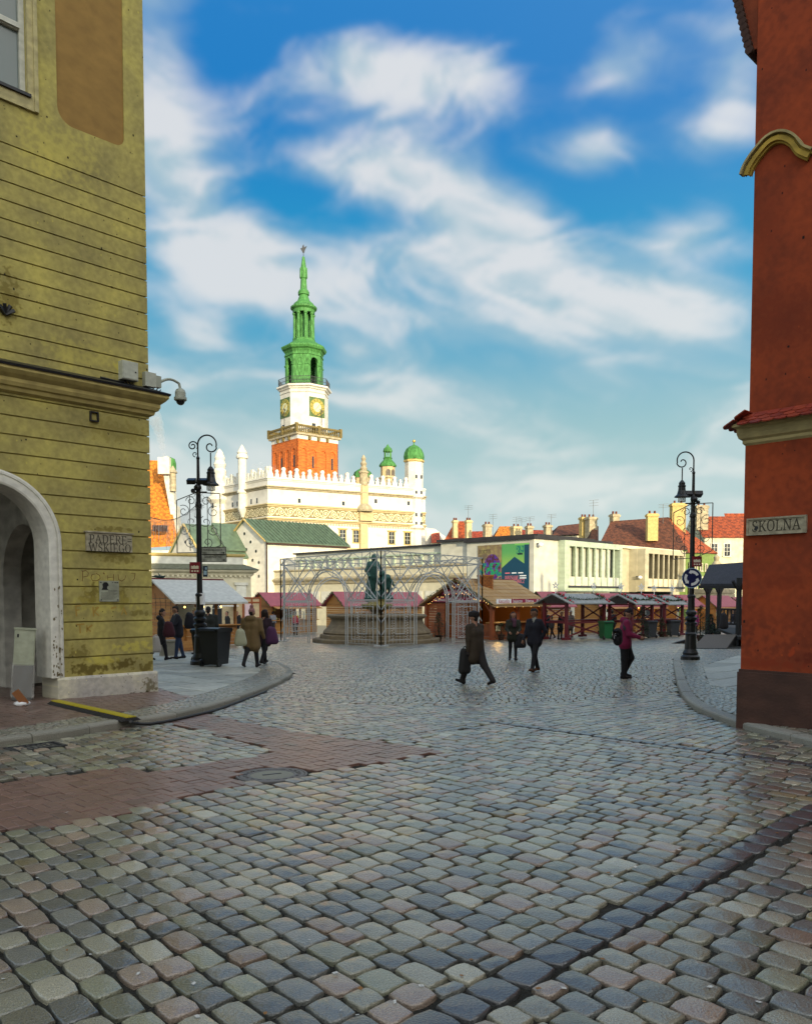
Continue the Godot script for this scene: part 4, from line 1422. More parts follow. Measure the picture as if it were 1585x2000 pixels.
# ------------------------------------------------------------------ town hall
func scroll_print() -> ImageTexture:
	# white scrolls scratched into grey plaster
	var w := 256; var h := 128
	var im := Image.create(w, h, false, Image.FORMAT_RGB8)
	for y in h:
		for x in w:
			var k := 0.0
			for c in [[64.0, 64.0, 1.0], [192.0, 64.0, -1.0]]:
				var d := Vector2(x - c[0], (y - c[1]) * c[2])
				var r := d.length(); var a := d.angle()
				if r < 56:
					var s := fposmod(r / 56.0 * 2.2 - a / TAU, 1.0)
					if s < 0.42: k = 1.0
					if r < 10: k = 1.0
			var wv := 64.0 + 52.0 * sin(TAU * x / 256.0 + 0.6)
			if absf(y - wv) < 6: k = 1.0
			for c in [[0.0, 30.0], [128.0, 98.0], [256.0, 30.0], [128.0, 30.0], [0.0, 98.0], [256.0, 98.0]]:
				if Vector2(x - c[0], (y - c[1]) * 0.7).length() < 11: k = 1.0
			im.set_pixel(x, y, Color(0.50, 0.47, 0.36).lerp(Color(0.93, 0.90, 0.78), k))
	return ImageTexture.create_from_image(im)

func merlon(w: float, h: float, dp: float, tall: bool) -> ArrayMesh:
	var p := PackedVector2Array()
	var half := [Vector2(0.5, 0.0), Vector2(0.5, 0.12), Vector2(0.34, 0.20), Vector2(0.36, 0.45), Vector2(0.24, 0.55), Vector2(0.20, 0.66), Vector2(0.27, 0.74), Vector2(0.26, 0.86), Vector2(0.15, 0.96), Vector2(0.0, 1.0)]
	if tall: half = [Vector2(0.5, 0.0), Vector2(0.5, 0.10), Vector2(0.40, 0.14), Vector2(0.42, 0.30), Vector2(0.32, 0.42), Vector2(0.22, 0.60), Vector2(0.20, 0.70), Vector2(0.28, 0.78), Vector2(0.26, 0.90), Vector2(0.14, 0.98), Vector2(0.0, 1.0)]
	for q in half: p.append(Vector2(q.x * w, q.y * h))
	for i in range(half.size() - 2, -1, -1): p.append(Vector2(-half[i].x * w, half[i].y * h))
	var b := mb()
	b.prism(p, -dp / 2, dp / 2)
	return b.mesh(null)

func framed_window(par: Node3D, T: Transform3D, x0: float, y0: float, x1: float, y1: float, fr: Material, bars := true, glass: Material = null, hood := true) -> void:
	var wn := Node3D.new(); wn.name = "window"; par.add_child(wn, true)
	var b := mb(T)
	var w := 0.14
	b.box(Vector3(x0 - w, y0 - 0.12, 0.0), Vector3(x0, y1 + 0.1, 0.10)); b.box(Vector3(x1, y0 - 0.12, 0.0), Vector3(x1 + w, y1 + 0.1, 0.10))
	b.box(Vector3(x0, y1, 0.0), Vector3(x1, y1 + 0.1, 0.10)); b.box(Vector3(x0 - 0.2, y0 - 0.22, 0.0), Vector3(x1 + 0.2, y0 - 0.12, 0.16))
	if hood: b.box(Vector3(x0 - 0.3, y1 + 0.1, 0.0), Vector3(x1 + 0.3, y1 + 0.24, 0.22))
	part(wn, "frame", b, fr)
	b = mb(T)
	b.box(Vector3(x0, y0 - 0.12, 0.0), Vector3(x1, y1, 0.025))
	part(wn, "pane", b, glass if glass else M.glass_dark)
	if bars:
		b = mb(T)
		var m := (x0 + x1) / 2
		b.box(Vector3(m - 0.03, y0, 0.025), Vector3(m + 0.03, y1, 0.06))
		for k in [0.33, 0.66]:
			var y: float = lerpf(y0, y1, k)
			b.box(Vector3(x0, y - 0.025, 0.025), Vector3(x1, y + 0.025, 0.055))
		part(wn, "glazing_bar", b, M.sash_white)

func town_hall() -> void:
	var th := at(524, 1100, 115); th.y = gy(th.z)
	var t := thing("town_hall", "white town hall with battlemented attic, brick tower and green copper spire", "town hall", th)
	var RR := tf(Vector3.ZERO, 0.52); var LL := tf(Vector3.ZERO, -0.855)
	var ri := RR.basis.x; var le := -LL.basis.x
	var wallm := mat("hall_white", 0.80, 0.77, 0.67, 0.85, "plaster", 0.10)
	var yel := mat("hall_yellow", 0.62, 0.47, 0.17, 0.85, "plaster", 0.4)
	var buff := mat("hall_buff", 0.62, 0.50, 0.27, 0.85, "plaster", 0.3)
	# body: a prism over the true outline
	var foot := PackedVector2Array()
	var LR := 25.6; var LL_ := 14.2
	for q in [Vector3.ZERO, ri * LR, ri * LR + le * LL_, le * LL_]: foot.append(Vector2(q.x, -q.z))
	var lay_flat := Transform3D(Basis(Vector3(1, 0, 0), Vector3(0, 0, -1), Vector3(0, 1, 0)), Vector3.ZERO)
	var b := mb(lay_flat)
	b.prism(foot, -2.5, 14.5)
	part(t, "lower_wall", b, wallm)
	b = mb(lay_flat)
	b.prism(foot, 14.5, 20.05)
	part(t, "attic_wall", b, wallm)
	# cornices all round the two visible sides
	var path := [le * LL_, Vector3.ZERO, ri * LR]
	for c in [[18.75, 0.45, "stone_trim"], [16.28, 0.30, "hall_buff"], [14.35, 0.40, "hall_buff"], [19.9, 0.22, "hall_white"], [10.4, 0.15, "hall_buff"]]:
		b = mb()
		var y: float = c[0]; var o: float = c[1]
		b.sweep([Vector2(0, y - 0.1), Vector2(o * 0.4, y), Vector2(o * 0.45, y + 0.12), Vector2(o, y + 0.2), Vector2(o, y + 0.32), Vector2(0, y + 0.42)], path)
		part(t, "cornice", b, M[c[2]])
	var fm := StandardMaterial3D.new(); fm.resource_name = "frieze_print"; fm.albedo_color = Color(0.93, 0.91, 0.85); fm.albedo_texture = scroll_print(); fm.roughness = 0.9
	for s in [[RR, 0.0, LR], [LL, -LL_, 0.0]]:
		b = mb(s[0])
		b.quaduv(Vector3(s[1], 14.9, 0.02), Vector3(s[2], 14.9, 0.02), Vector3(s[2], 16.25, 0.02), Vector3(s[1], 16.25, 0.02), Rect2(0, 0, (s[2] - s[1]) / 2.7, 1))
		part(t, "frieze", b, fm)
		b = mb(s[0])   # dentils under the lower cornice
		var x: float = s[1]
		while x < s[2]:
			b.box(Vector3(x, 13.98, 0.0), Vector3(x + 0.22, 14.22, 0.12)); x += 0.45
		part(t, "dentil_row", b, buff)
	# merlons
	var mt := merlon(1.0, 1.6, 0.4, true); var ms := merlon(0.8, 1.2, 0.4, false)
	for k in 24:
		var u := 0.45 + k * 0.99
		if absf(u - 14.95) < 0.9 or u > 22.6: continue
		var o := part(t, "merlon", mt if k % 2 == 0 else ms); o.material_override = wallm
		o.transform = RR * Transform3D(Basis.IDENTITY, Vector3(u, 20.22, -0.25))
	for k in 13:
		var u := -0.55 - k * 0.99
		if absf(u + 6.4) < 0.8: continue
		var o := part(t, "merlon", mt if k % 2 == 0 else ms); o.material_override = M.warm_white
		o.transform = LL * Transform3D(Basis.IDENTITY, Vector3(u, 20.22, -0.25))
	# windows on the sunny side and small attic openings
	for w in [[11.07, 11.81], [13.32, 13.99], [19.26, 19.97], [22.02, 22.75], [7.6, 8.3], [3.8, 4.5]]:
		framed_window(t, RR, w[0] - 0.1, 11.75, w[1] + 0.1, 13.4, yel)
	for w in [[17.0, 9.4], [18.3, 9.5]]:
		framed_window(t, RR, w[0], w[1], w[0] + 0.55, w[1] + 1.3, buff, false, null, false)
	for w in [[4.5, 16.95], [11.4, 16.95], [16.75, 17.6], [22.4, 17.6]]:
		b = mb(RR); b.box(Vector3(w[0], w[1], -0.02), Vector3(w[0] + 0.42, w[1] + 0.6, 0.03)); part(t, "attic_opening", b, M.glass_dark)
	for u in [-3.0, -4.6, -8.6, -10.0]:
		b = mb(LL); b.box(Vector3(u, 16.9, -0.02), Vector3(u + 0.3, 17.6, 0.03)); part(t, "attic_opening", b, M.glass_dark)
	# buttress-like pilaster with a stone pinnacle on the sunny side
	b = mb(RR)
	b.box(Vector3(14.2, -2, 0.0), Vector3(15.4, 14.4, 0.45))
	b.box(Vector3(14.1, 14.85, 0.0), Vector3(16.3, 16.2, 0.5))
	b.box(Vector3(14.45, 16.2, 0.0), Vector3(15.5, 20.1, 0.42))
	part(t, "pilaster", b, buff)
	b = mb(RR * tf(Vector3(15.0, 16.2, 0.2)))
	b.lathe([Vector2(1.15, 0), Vector2(1.25, 0.25), Vector2(1.05, 0.7), Vector2(0.75, 1.0), Vector2(0.5, 1.15)], 16)
	part(t, "bracket", b, M.stone_trim)
	b = mb(RR * tf(Vector3(14.95, 20.1, 0.0)))
	b.lathe([Vector2(0.62, 0), Vector2(0.62, 1.7), Vector2(0.8, 1.8), Vector2(0.8, 2.0), Vector2(0.45, 2.2), Vector2(0.55, 2.5), Vector2(0.35, 2.8), Vector2(0.5, 3.2), Vector2(0.26, 3.6), Vector2(0.38, 3.9), Vector2(0.12, 4.4), Vector2(0.0, 4.5)], 10)
	part(t, "pinnacle", b, M.stone_trim)
	# pinnacle and turret of the shaded side
	b = mb(LL * tf(Vector3(-6.4, 16.3, 0.3)))
	b.lathe([Vector2(0.2, -1.2), Vector2(0.7, 0), Vector2(0.62, 2.2), Vector2(0.8, 2.3), Vector2(0.8, 2.6), Vector2(0.6, 2.8), Vector2(0.6, 7.2), Vector2(0.85, 7.3), Vector2(0.85, 7.6), Vector2(0.65, 7.9), Vector2(0.75, 8.1), Vector2(0.3, 8.9), Vector2(0.0, 9.3)], 12)
	part(t, "pinnacle", b, M.warm_white)
	b = mb(LL * tf(Vector3(-13.6, -2, 0.0)))
	b.lathe([Vector2(1.4, 0), Vector2(1.4, 19.6), Vector2(1.9, 20.2), Vector2(1.9, 20.6), Vector2(1.4, 20.9), Vector2(1.4, 22.8), Vector2(0.8, 23.2), Vector2(0.9, 24.0), Vector2(1.0, 24.6), Vector2(0.75, 25.0), Vector2(0.95, 25.6), Vector2(0.7, 26.2), Vector2(0.8, 26.6), Vector2(0.4, 27.6), Vector2(0.0, 28.0)], 12)
	part(t, "turret", b, M.warm_white)
	b = mb(LL * tf(Vector3(-13.6, 17.0, 0.0)))
	b.cbox(Vector3(0.2, 0.6, 1.36), Vector3(0.42, 1.3, 0.1))
	part(t, "attic_opening", b, M.glass_dark)
	# corner tower with a copper dome
	var ct := RR * Vector3(24.15, 0, -1.0)
	b = mb(tf(ct)); b.lathe([Vector2(1.42, -2.2), Vector2(1.42, 13.9), Vector2(1.75, 14.2), Vector2(1.75, 14.5), Vector2(1.42, 14.7), Vector2(1.42, 18.6), Vector2(1.8, 18.9), Vector2(1.8, 19.2), Vector2(1.42, 19.4), Vector2(1.42, 24.3)], 8, true, 0.52 - PI / 8)
	part(t, "corner_tower", b, wallm)
	b = mb(tf(ct)); b.lathe([Vector2(1.42, 24.3), Vector2(1.62, 24.4), Vector2(1.62, 24.65), Vector2(1.5, 24.7)], 8, true, 0.52 - PI / 8)
	part(t, "tower_cornice", b, yel)
	b = mb(tf(ct)); b.lathe([Vector2(1.56, 24.7), Vector2(1.62, 25.2), Vector2(1.5, 25.8), Vector2(1.2, 26.4), Vector2(0.7, 26.8), Vector2(0.12, 27.05), Vector2(0.08, 27.5), Vector2(0.0, 27.5)], 8, true, 0.52 - PI / 8)
	part(t, "dome", b, M.copper)
	b = mb(); b.ball(ct + Vector3(0, 27.6, 0), Vector3(0.25, 0.25, 0.25)); part(t, "ball_finial", b, M.gold)
	for y in [22.0, 19.6, 16.2, 14.85]:
		for s in [-0.35, 0.55]:
			b = mb(tf(ct, 0.52)); b.cbox(Vector3(s, y, 1.32), Vector3(0.34, 0.55, 0.05)); part(t, "slit_window", b, M.glass_dark)
	# low wing beside the tower
	b = mb(RR)
	b.prism(PackedVector2Array([Vector2(25.4, -2.5), Vector2(29.6, -2.5), Vector2(29.6, 13.0), Vector2(27.6, 14.2), Vector2(25.4, 14.4)]), -8, -0.3)
	part(t, "side_wing", b, wallm)
	# bell turret and second dome behind the parapet
	var bt := at(757, 940, 128) - th
	var hh := func(y: float) -> float: return at(757, y, 128).y - th.y
	bt.y = 0
	b = mb(tf(bt)); b.lathe([Vector2(1.25, 17), Vector2(1.25, hh.call(936)), Vector2(1.5, hh.call(935)), Vector2(1.3, hh.call(932)), Vector2(1.1, hh.call(930)), Vector2(1.1, hh.call(911))], 8, true)
	part(t, "bell_turret", b, M.hall_buff)
	b = mb(tf(bt)); b.lathe([Vector2(1.3, hh.call(912)), Vector2(1.35, hh.call(909)), Vector2(1.1, hh.call(904)), Vector2(0.7, hh.call(899)), Vector2(0.62, hh.call(896)), Vector2(0.75, hh.call(895)), Vector2(0.55, hh.call(893))], 8, true)
	part(t, "bell_roof", b, M.copper)
	for k in 8:
		b = mb(tf(bt)); var a := TAU * k / 8
		b.beam(Vector3(sin(a) * 0.5, hh.call(894), cos(a) * 0.5), Vector3(sin(a) * 0.5, hh.call(882), cos(a) * 0.5), 0.14)
		part(t, "lantern_post", b, M.copper)
	b = mb(tf(bt)); b.lathe([Vector2(0.7, hh.call(883)), Vector2(0.72, hh.call(881)), Vector2(0.6, hh.call(876)), Vector2(0.25, hh.call(872)), Vector2(0.06, hh.call(868)), Vector2(0, hh.call(867))], 8, true)
	part(t, "lantern_cap", b, M.copper)
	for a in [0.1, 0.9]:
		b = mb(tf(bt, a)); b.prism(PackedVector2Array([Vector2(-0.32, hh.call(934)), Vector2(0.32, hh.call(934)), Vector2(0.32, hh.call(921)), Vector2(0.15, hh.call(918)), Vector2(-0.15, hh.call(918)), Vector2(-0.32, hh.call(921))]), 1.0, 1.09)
		part(t, "shaded_opening_panel", b, M.wood_grey)  # grey panel painted for the shade inside an open bell arch
	var d2 := at(708, 940, 130) - th
	var h2 := func(y: float) -> float: return at(708, y, 130).y - th.y
	d2.y = 0
	b = mb(tf(d2)); b.lathe([Vector2(1.35, 17), Vector2(1.35, h2.call(934))], 8, true); part(t, "rear_tower", b, M.hall_buff)
	b = mb(tf(d2)); b.lathe([Vector2(1.5, h2.call(934)), Vector2(1.55, h2.call(930)), Vector2(1.3, h2.call(922)), Vector2(0.7, h2.call(917)), Vector2(0, h2.call(915))], 8, true); part(t, "rear_dome", b, M.copper)
	tower(t, th)

func tower(t: Node3D, th: Vector3) -> void:
	var c := Vector3(-15.53, 0, -127.1) - th; c.y = 0
	var Y := func(py: float) -> float: return at(597, py, 127.0).y - th.y
	const TH := 0.70
	var s := 3.65
	var b := mb(tf(c, TH))
	b.box(Vector3(-s + 0.16, 0, -s + 0.16), Vector3(s - 0.16, Y.call(868), s - 0.16))
	part(t, "tower_core", b, M.tower_brick)
	# brick faces with tall blind arches
	for f in [0, 1, 2, 3]:
		var Tf := tf(c, TH - f * PI / 2)
		var top: float = Y.call(868); var bot := 14.0
		var outl := rect(-s, bot, s, top)
		var cuts := []
		for k in 4:
			var x := -s + 1.05 + k * 1.74
			var p := PackedVector2Array([Vector2(x - 0.55, bot - 1), Vector2(x + 0.55, bot - 1)])
			p.append_array(arc_pts(Vector2(x, top - 1.9), 0.55, 0, PI, 8))
			cuts.append(p)
		var pieces := [outl]
		for q in cuts:
			var nx := []
			for p in pieces: nx.append_array(Geometry2D.clip_polygons(p, q))
			pieces = nx
		b = mb(Tf)
		for p in pieces: b.prism(p, s - 0.18, s)
		part(t, "tower_brickwork", b, M.tower_brick)
		for k in 4:
			var x := -s + 1.05 + k * 1.74
			b = mb(Tf); b.prism(PackedVector2Array([Vector2(x - 0.55, bot), Vector2(x + 0.55, bot), Vector2(x + 0.55, top - 1.9), Vector2(x + 0.3, top - 1.45), Vector2(x - 0.3, top - 1.45), Vector2(x - 0.55, top - 1.9)]), s - 0.17, s - 0.12)
			part(t, "blind_arch", b, M.tower_brick)
			if k % 2 == 1:
				b = mb(Tf); b.cbox(Vector3(x, top - 3.2, s - 0.1), Vector3(0.3, 1.7, 0.06)); part(t, "slit_window", b, M.glass_dark)
	b = mb(tf(c, TH)); b.box(Vector3(-s - 0.02, Y.call(868), -s - 0.02), Vector3(s + 0.02, Y.call(857), s + 0.02)); part(t, "white_band", b, M.hall_white)
	# balcony with stone balusters
	var yb: float = Y.call(859)
	b = mb(tf(c, TH)); b.box(Vector3(-s - 0.35, yb - 0.1, -s - 0.35), Vector3(s + 0.35, yb + 0.2, s + 0.35)); part(t, "balcony_slab", b, M.stone_trim)
	var rail := mat("rail_stone", 0.24, 0.18, 0.055, 0.85, "blotch", 0.8)
	for f in 4:
		var Tf := tf(c, TH - f * PI / 2)
		b = mb(Tf); b.box(Vector3(-s - 0.4, yb + 1.1, s + 0.12), Vector3(s + 0.4, yb + 1.35, s + 0.42)); b.box(Vector3(-s - 0.35, yb + 0.2, s + 0.16), Vector3(s + 0.35, yb + 0.35, s + 0.38)); part(t, "balcony_rail", b, rail)
		for k in 22:
			if f > 1 and k % 2: continue
			b = mb(Tf * tf(Vector3(-s - 0.1 + k * (2 * s + 0.2) / 21.0, yb + 0.35, s + 0.27)))
			b.lathe([Vector2(0.07, 0), Vector2(0.13, 0.25), Vector2(0.06, 0.5), Vector2(0.1, 0.76)], 6)
			part(t, "baluster", b, rail)
		for x in [-1.6, 0.0, 1.6]:
			b = mb(Tf); b.box(Vector3(x - 0.18, yb - 0.7, s), Vector3(x + 0.18, yb - 0.1, s + 0.3)); part(t, "corbel", b, rail)
		for x in [-s - 0.3, 0.0, s + 0.3]:
			b = mb(Tf); b.box(Vector3(x - 0.2, yb + 0.2, s + 0.1), Vector3(x + 0.2, yb + 1.5, s + 0.46)); part(t, "rail_pier", b, rail)
	# octagonal clock stage
	var tn := TH - PI / 8
	b = mb(tf(c)); b.lathe([Vector2(3.68, Y.call(858)), Vector2(3.68, Y.call(776)), Vector2(3.80, Y.call(775)), Vector2(3.80, Y.call(773.5)), Vector2(3.68, Y.call(773)), Vector2(3.68, Y.call(769)), Vector2(3.9, Y.call(768)), Vector2(3.95, Y.call(766)), Vector2(4.25, Y.call(764)), Vector2(4.25, Y.call(761)), Vector2(2.6, Y.call(759))], 8, true, tn)
	part(t, "clock_stage", b, M.hall_white)
	var ap := 3.68 * cos(PI / 8)
	var face := mat("clock_face", 0.50, 0.42, 0.08, 0.7, "blotch", 1.0)
	var green := mat("clock_green", 0.12, 0.20, 0.07, 0.8, "blotch", 0.8)
	for f in 4:
		var Tf := tf(c, TH - f * PI / 2) * Transform3D(Basis.IDENTITY, Vector3(0, (Y.call(803)), ap))
		var ck := Node3D.new(); ck.name = "clock"; t.add_child(ck, true)
		b = mb(Tf); b.box(Vector3(-1.36, -1.45, 0), Vector3(1.36, 1.45, 0.06)); part(ck, "panel", b, green)
		b = mb(Tf * Transform3D(Basis(Vector3.RIGHT, PI / 2), Vector3(0, 0, 0.06)))
		b.lathe([Vector2(1.28, 0), Vector2(1.28, 0.05), Vector2(0.85, 0.05), Vector2(0.82, 0.03), Vector2(0, 0.03)], 28); part(ck, "dial", b, face)
		b = mb(Tf * Transform3D(Basis(Vector3.RIGHT, PI / 2), Vector3(0, 0, 0.09))); b.lathe([Vector2(0.7, 0), Vector2(0.7, 0.02), Vector2(0, 0.02)], 24); part(ck, "dial_centre", b, mat("dial_pale", 0.55, 0.58, 0.36, 0.7))
		for k in 12:
			var a := TAU * k / 12
			b = mb(Tf); b.beam(Vector3(sin(a) * 0.9, cos(a) * 0.9, 0.12), Vector3(sin(a) * 1.2, cos(a) * 1.2, 0.12), 0.13, 0.03); part(ck, "numeral", b, green)
		b = mb(Tf); b.beam(Vector3(0, 0, 0.15), Vector3(-0.75, -0.75, 0.15), 0.11, 0.03); b.beam(Vector3(0, 0, 0.15), Vector3(0.38, 0.42, 0.15), 0.13, 0.03); part(ck, "hand", b, M.gold)
		b = mb(tf(c, TH - f * PI / 2)); b.box(Vector3(-0.9, yb, ap), Vector3(-0.3, yb + 1.9, ap + 0.04)); part(t, "balcony_door", b, M.glass_dark)
		b = mb(tf(c, TH - f * PI / 2)); b.beam(Vector3(0.5, yb + 0.2, ap + 0.5), Vector3(0.5, yb + 4.2, ap + 0.5), 0.07); b.beam(Vector3(-0.4, yb + 3.0, ap + 0.3), Vector3(0.9, yb + 3.9, ap + 0.6), 0.06); b.beam(Vector3(0.1, yb + 4.0, ap + 0.5), Vector3(0.9, yb + 3.8, ap + 0.5), 0.06); part(t, "antenna", b, M.dark_metal)
	# iron railing of the belfry
	for k in 8:
		var a := tn + TAU * k / 8; var a2 := a + TAU / 8
		var p := c + Vector3(sin(a), 0, cos(a)) * 3.95; var q := c + Vector3(sin(a2), 0, cos(a2)) * 3.95
		b = mb()
		for y in [0.15, 0.6, 1.15]: b.beam(p + Vector3(0, Y.call(761) + y, 0), q + Vector3(0, Y.call(761) + y, 0), 0.05)
		for i in 13:
			var w := p.lerp(q, i / 12.0)
			b.beam(w + Vector3(0, Y.call(761), 0), w + Vector3(0, Y.call(761) + 1.2, 0), 0.04)
		part(t, "iron_railing", b, M.dark_metal)
	# copper belfry: octagon with arched openings
	var ra := 2.92
	b = mb(tf(c)); b.lathe([Vector2(0.9, Y.call(762)), Vector2(0.9, Y.call(695))], 8, true, tn); part(t, "belfry_core", b, M.copper)
	var apb := ra * cos(PI / 8); var hw := ra * sin(PI / 8)
	var y0: float = Y.call(761); var y1: float = Y.call(693)
	for k in 8:
		var Tf := tf(c, TH + k * PI / 4)
		var pan := rect(-hw, y0, hw, y1)
		b = mb(Tf)
		if k % 2 == 0:
			var op := PackedVector2Array([Vector2(-0.62, y0 - 1), Vector2(0.62, y0 - 1)])
			op.append_array(arc_pts(Vector2(0, y1 - 1.55), 0.62, 0, PI, 10))
			for p in Geometry2D.clip_polygons(pan, op): b.prism(p, apb - 0.35, apb)
			part(t, "belfry_side", b, M.copper)
			b = mb(Tf)
			for i in 8:
				var e0 := arc_pts(Vector2(0, y1 - 1.55), 0.66, 0, PI, 8)
				b.beam(Vector3(e0[i].x, e0[i].y, apb + 0.03), Vector3(e0[i + 1].x, e0[i + 1].y, apb + 0.03), 0.14, 0.1)
			part(t, "arch_band", b, M.copper)
		else:
			b.prism(pan, apb - 0.35, apb)
			part(t, "belfry_side", b, M.copper)
			b = mb(Tf); b.box(Vector3(-0.75, y0 + 1.4, apb), Vector3(0.75, y0 + 2.7, apb + 0.06)); part(t, "raised_panel", b, M.copper)
			b = mb(Tf * Transform3D(Basis(Vector3.RIGHT, PI / 2), Vector3(0, y1 - 1.6, apb))); b.lathe([Vector2(0.6, 0), Vector2(0.6, 0.08), Vector2(0.45, 0.08), Vector2(0.42, 0.03), Vector2(0, 0.03)], 16); part(t, "roundel", b, M.copper)
		for yy in [y0 + 3.15, y1 - 0.55]:
			b = mb(Tf); b.box(Vector3(-hw, yy, apb), Vector3(hw if yy > y1 - 1 else -0.75, yy + 0.16, apb + 0.12))
			if yy < y1 - 1: b.box(Vector3(0.75, yy, apb), Vector3(hw, yy + 0.16, apb + 0.12))
			part(t, "moulding", b, M.copper)
	b = mb(tf(c)); b.lathe([Vector2(2.95, Y.call(694)), Vector2(3.1, Y.call(690)), Vector2(3.35, Y.call(688)), Vector2(3.5, Y.call(684)), Vector2(3.5, Y.call(682)), Vector2(2.4, Y.call(674)), Vector2(1.75, Y.call(668)), Vector2(1.72, Y.call(664))], 8, true, tn)
	part(t, "belfry_cornice", b, M.copper)
	b = mb(tf(c)); b.lathe([Vector2(0.75, Y.call(666)), Vector2(0.75, Y.call(612))], 8, true, tn); part(t, "lantern_core", b, M.copper)
	for k in 8:
		var a := tn + TAU * k / 8
		b = mb(tf(c + Vector3(sin(a), 0, cos(a)) * 1.42))
		b.lathe([Vector2(0.32, Y.call(665)), Vector2(0.32, Y.call(663)), Vector2(0.24, Y.call(662)), Vector2(0.21, Y.call(618)), Vector2(0.32, Y.call(616)), Vector2(0.32, Y.call(613))], 10)
		part(t, "lantern_column", b, M.copper)
	b = mb(tf(c)); b.lathe([Vector2(1.65, Y.call(613)), Vector2(1.7, Y.call(607)), Vector2(2.0, Y.call(604)), Vector2(2.02, Y.call(601)), Vector2(1.6, Y.call(597)), Vector2(1.5, Y.call(594)), Vector2(0.95, Y.call(588)), Vector2(0.7, Y.call(579)), Vector2(0.66, Y.call(577)), Vector2(0.84, Y.call(576)), Vector2(0.86, Y.call(571)), Vector2(0.7, Y.call(567)), Vector2(0.52, Y.call(565)), Vector2(0.44, Y.call(545)), Vector2(0.55, Y.call(543)), Vector2(0.50, Y.call(523)), Vector2(0.40, Y.call(521)), Vector2(0.2, Y.call(502)), Vector2(0.0, Y.call(499))], 16)
	part(t, "spire", b, M.copper)
	for k in 8:
		var a := TAU * k / 8
		b = mb(tf(c)); b.beam(Vector3(sin(a) * 0.54, Y.call(543), cos(a) * 0.54), Vector3(sin(a) * 0.5, Y.call(523), cos(a) * 0.5), 0.10); part(t, "spire_rib", b, M.copper)
	# weathervane eagle
	b = mb(tf(c))
	b.beam(Vector3(0, Y.call(501), 0), Vector3(0, Y.call(488), 0), 0.09)
	b.prism(PackedVector2Array([Vector2(-0.1, Y.call(493)), Vector2(0.1, Y.call(493)), Vector2(0.22, Y.call(488)), Vector2(0.5, Y.call(480)), Vector2(0.15, Y.call(483)), Vector2(0.05, Y.call(477)), Vector2(-0.12, Y.call(480)), Vector2(-0.2, Y.call(484)), Vector2(-0.45, Y.call(485)), Vector2(-0.3, Y.call(488))]), -0.08, 0.08)
	part(t, "weathervane", b, M.dark_metal)

# ------------------------------------------------------------------ gallery
func poster_print(kind: int) -> ImageTexture:
	var w := 128; var h := 192
	var im := Image.create(w, h, false, Image.FORMAT_RGB8)
	var f := FastNoiseLite.new(); f.seed = 9; f.frequency = 0.035; f.fractal_octaves = 3
	for y in h:
		for x in w:
			var c: Color
			if kind == 0:
				c = Color(0.50, 0.42, 0.33).lerp(Color(0.62, 0.57, 0.36), clampf(0.5 + f.get_noise_2d(x, y), 0, 1))
				var d := Vector2(x - 78, (y - 88) * 0.85)
				if d.length() < 44:
					var k := f.get_noise_2d(x * 1.6, y * 1.6 + 90)
					c = Color(0.28, 0.09, 0.24) if k < -0.05 else (Color(0.46, 0.27, 0.32) if k < 0.12 else Color(0.30, 0.16, 0.62))
				var g := f.get_noise_2d(x * 0.9 + 300, y * 0.9)
				if y > 70 and g > 0.12 + 0.25 * clampf((d.length() - 60.0) / 60.0, -0.6, 1):
					c = Color(0.10, 0.62, 0.36) if g < 0.25 else Color(0.08, 0.45, 0.50)
				if y > 120 and f.get_noise_2d(x * 1.2 + 700, y * 1.2) > 0.12: c = Color(0.34, 0.08, 0.45)
			else:
				c = Color(0.0, 0.27, 0.37)
				var lim := 92.0 - 42.0 * x / 60.0 if x < 60 else 50.0 + 28.0 * (x - 60) / 46.0
				if y < lim and x < 106: c = Color(0.36, 0.66, 0.38).lerp(Color(0.56, 0.74, 0.36), smoothstep(20, 80, y))
				if x > 68 and x < 104 and y > 8 and y < 40 and f.get_noise_2d(x * 3, y * 2) > -0.1: c = Color(0.10, 0.48, 0.42)
				if x > 74 and x < 98 and y > 36 and y < 44: c = Color(0.03, 0.18, 0.20)
				if y < 6 and x > 60: c = Color(0.5, 0.8, 0.4)
			im.set_pixel(x, y, c)
	return ImageTexture.create_from_image(im)

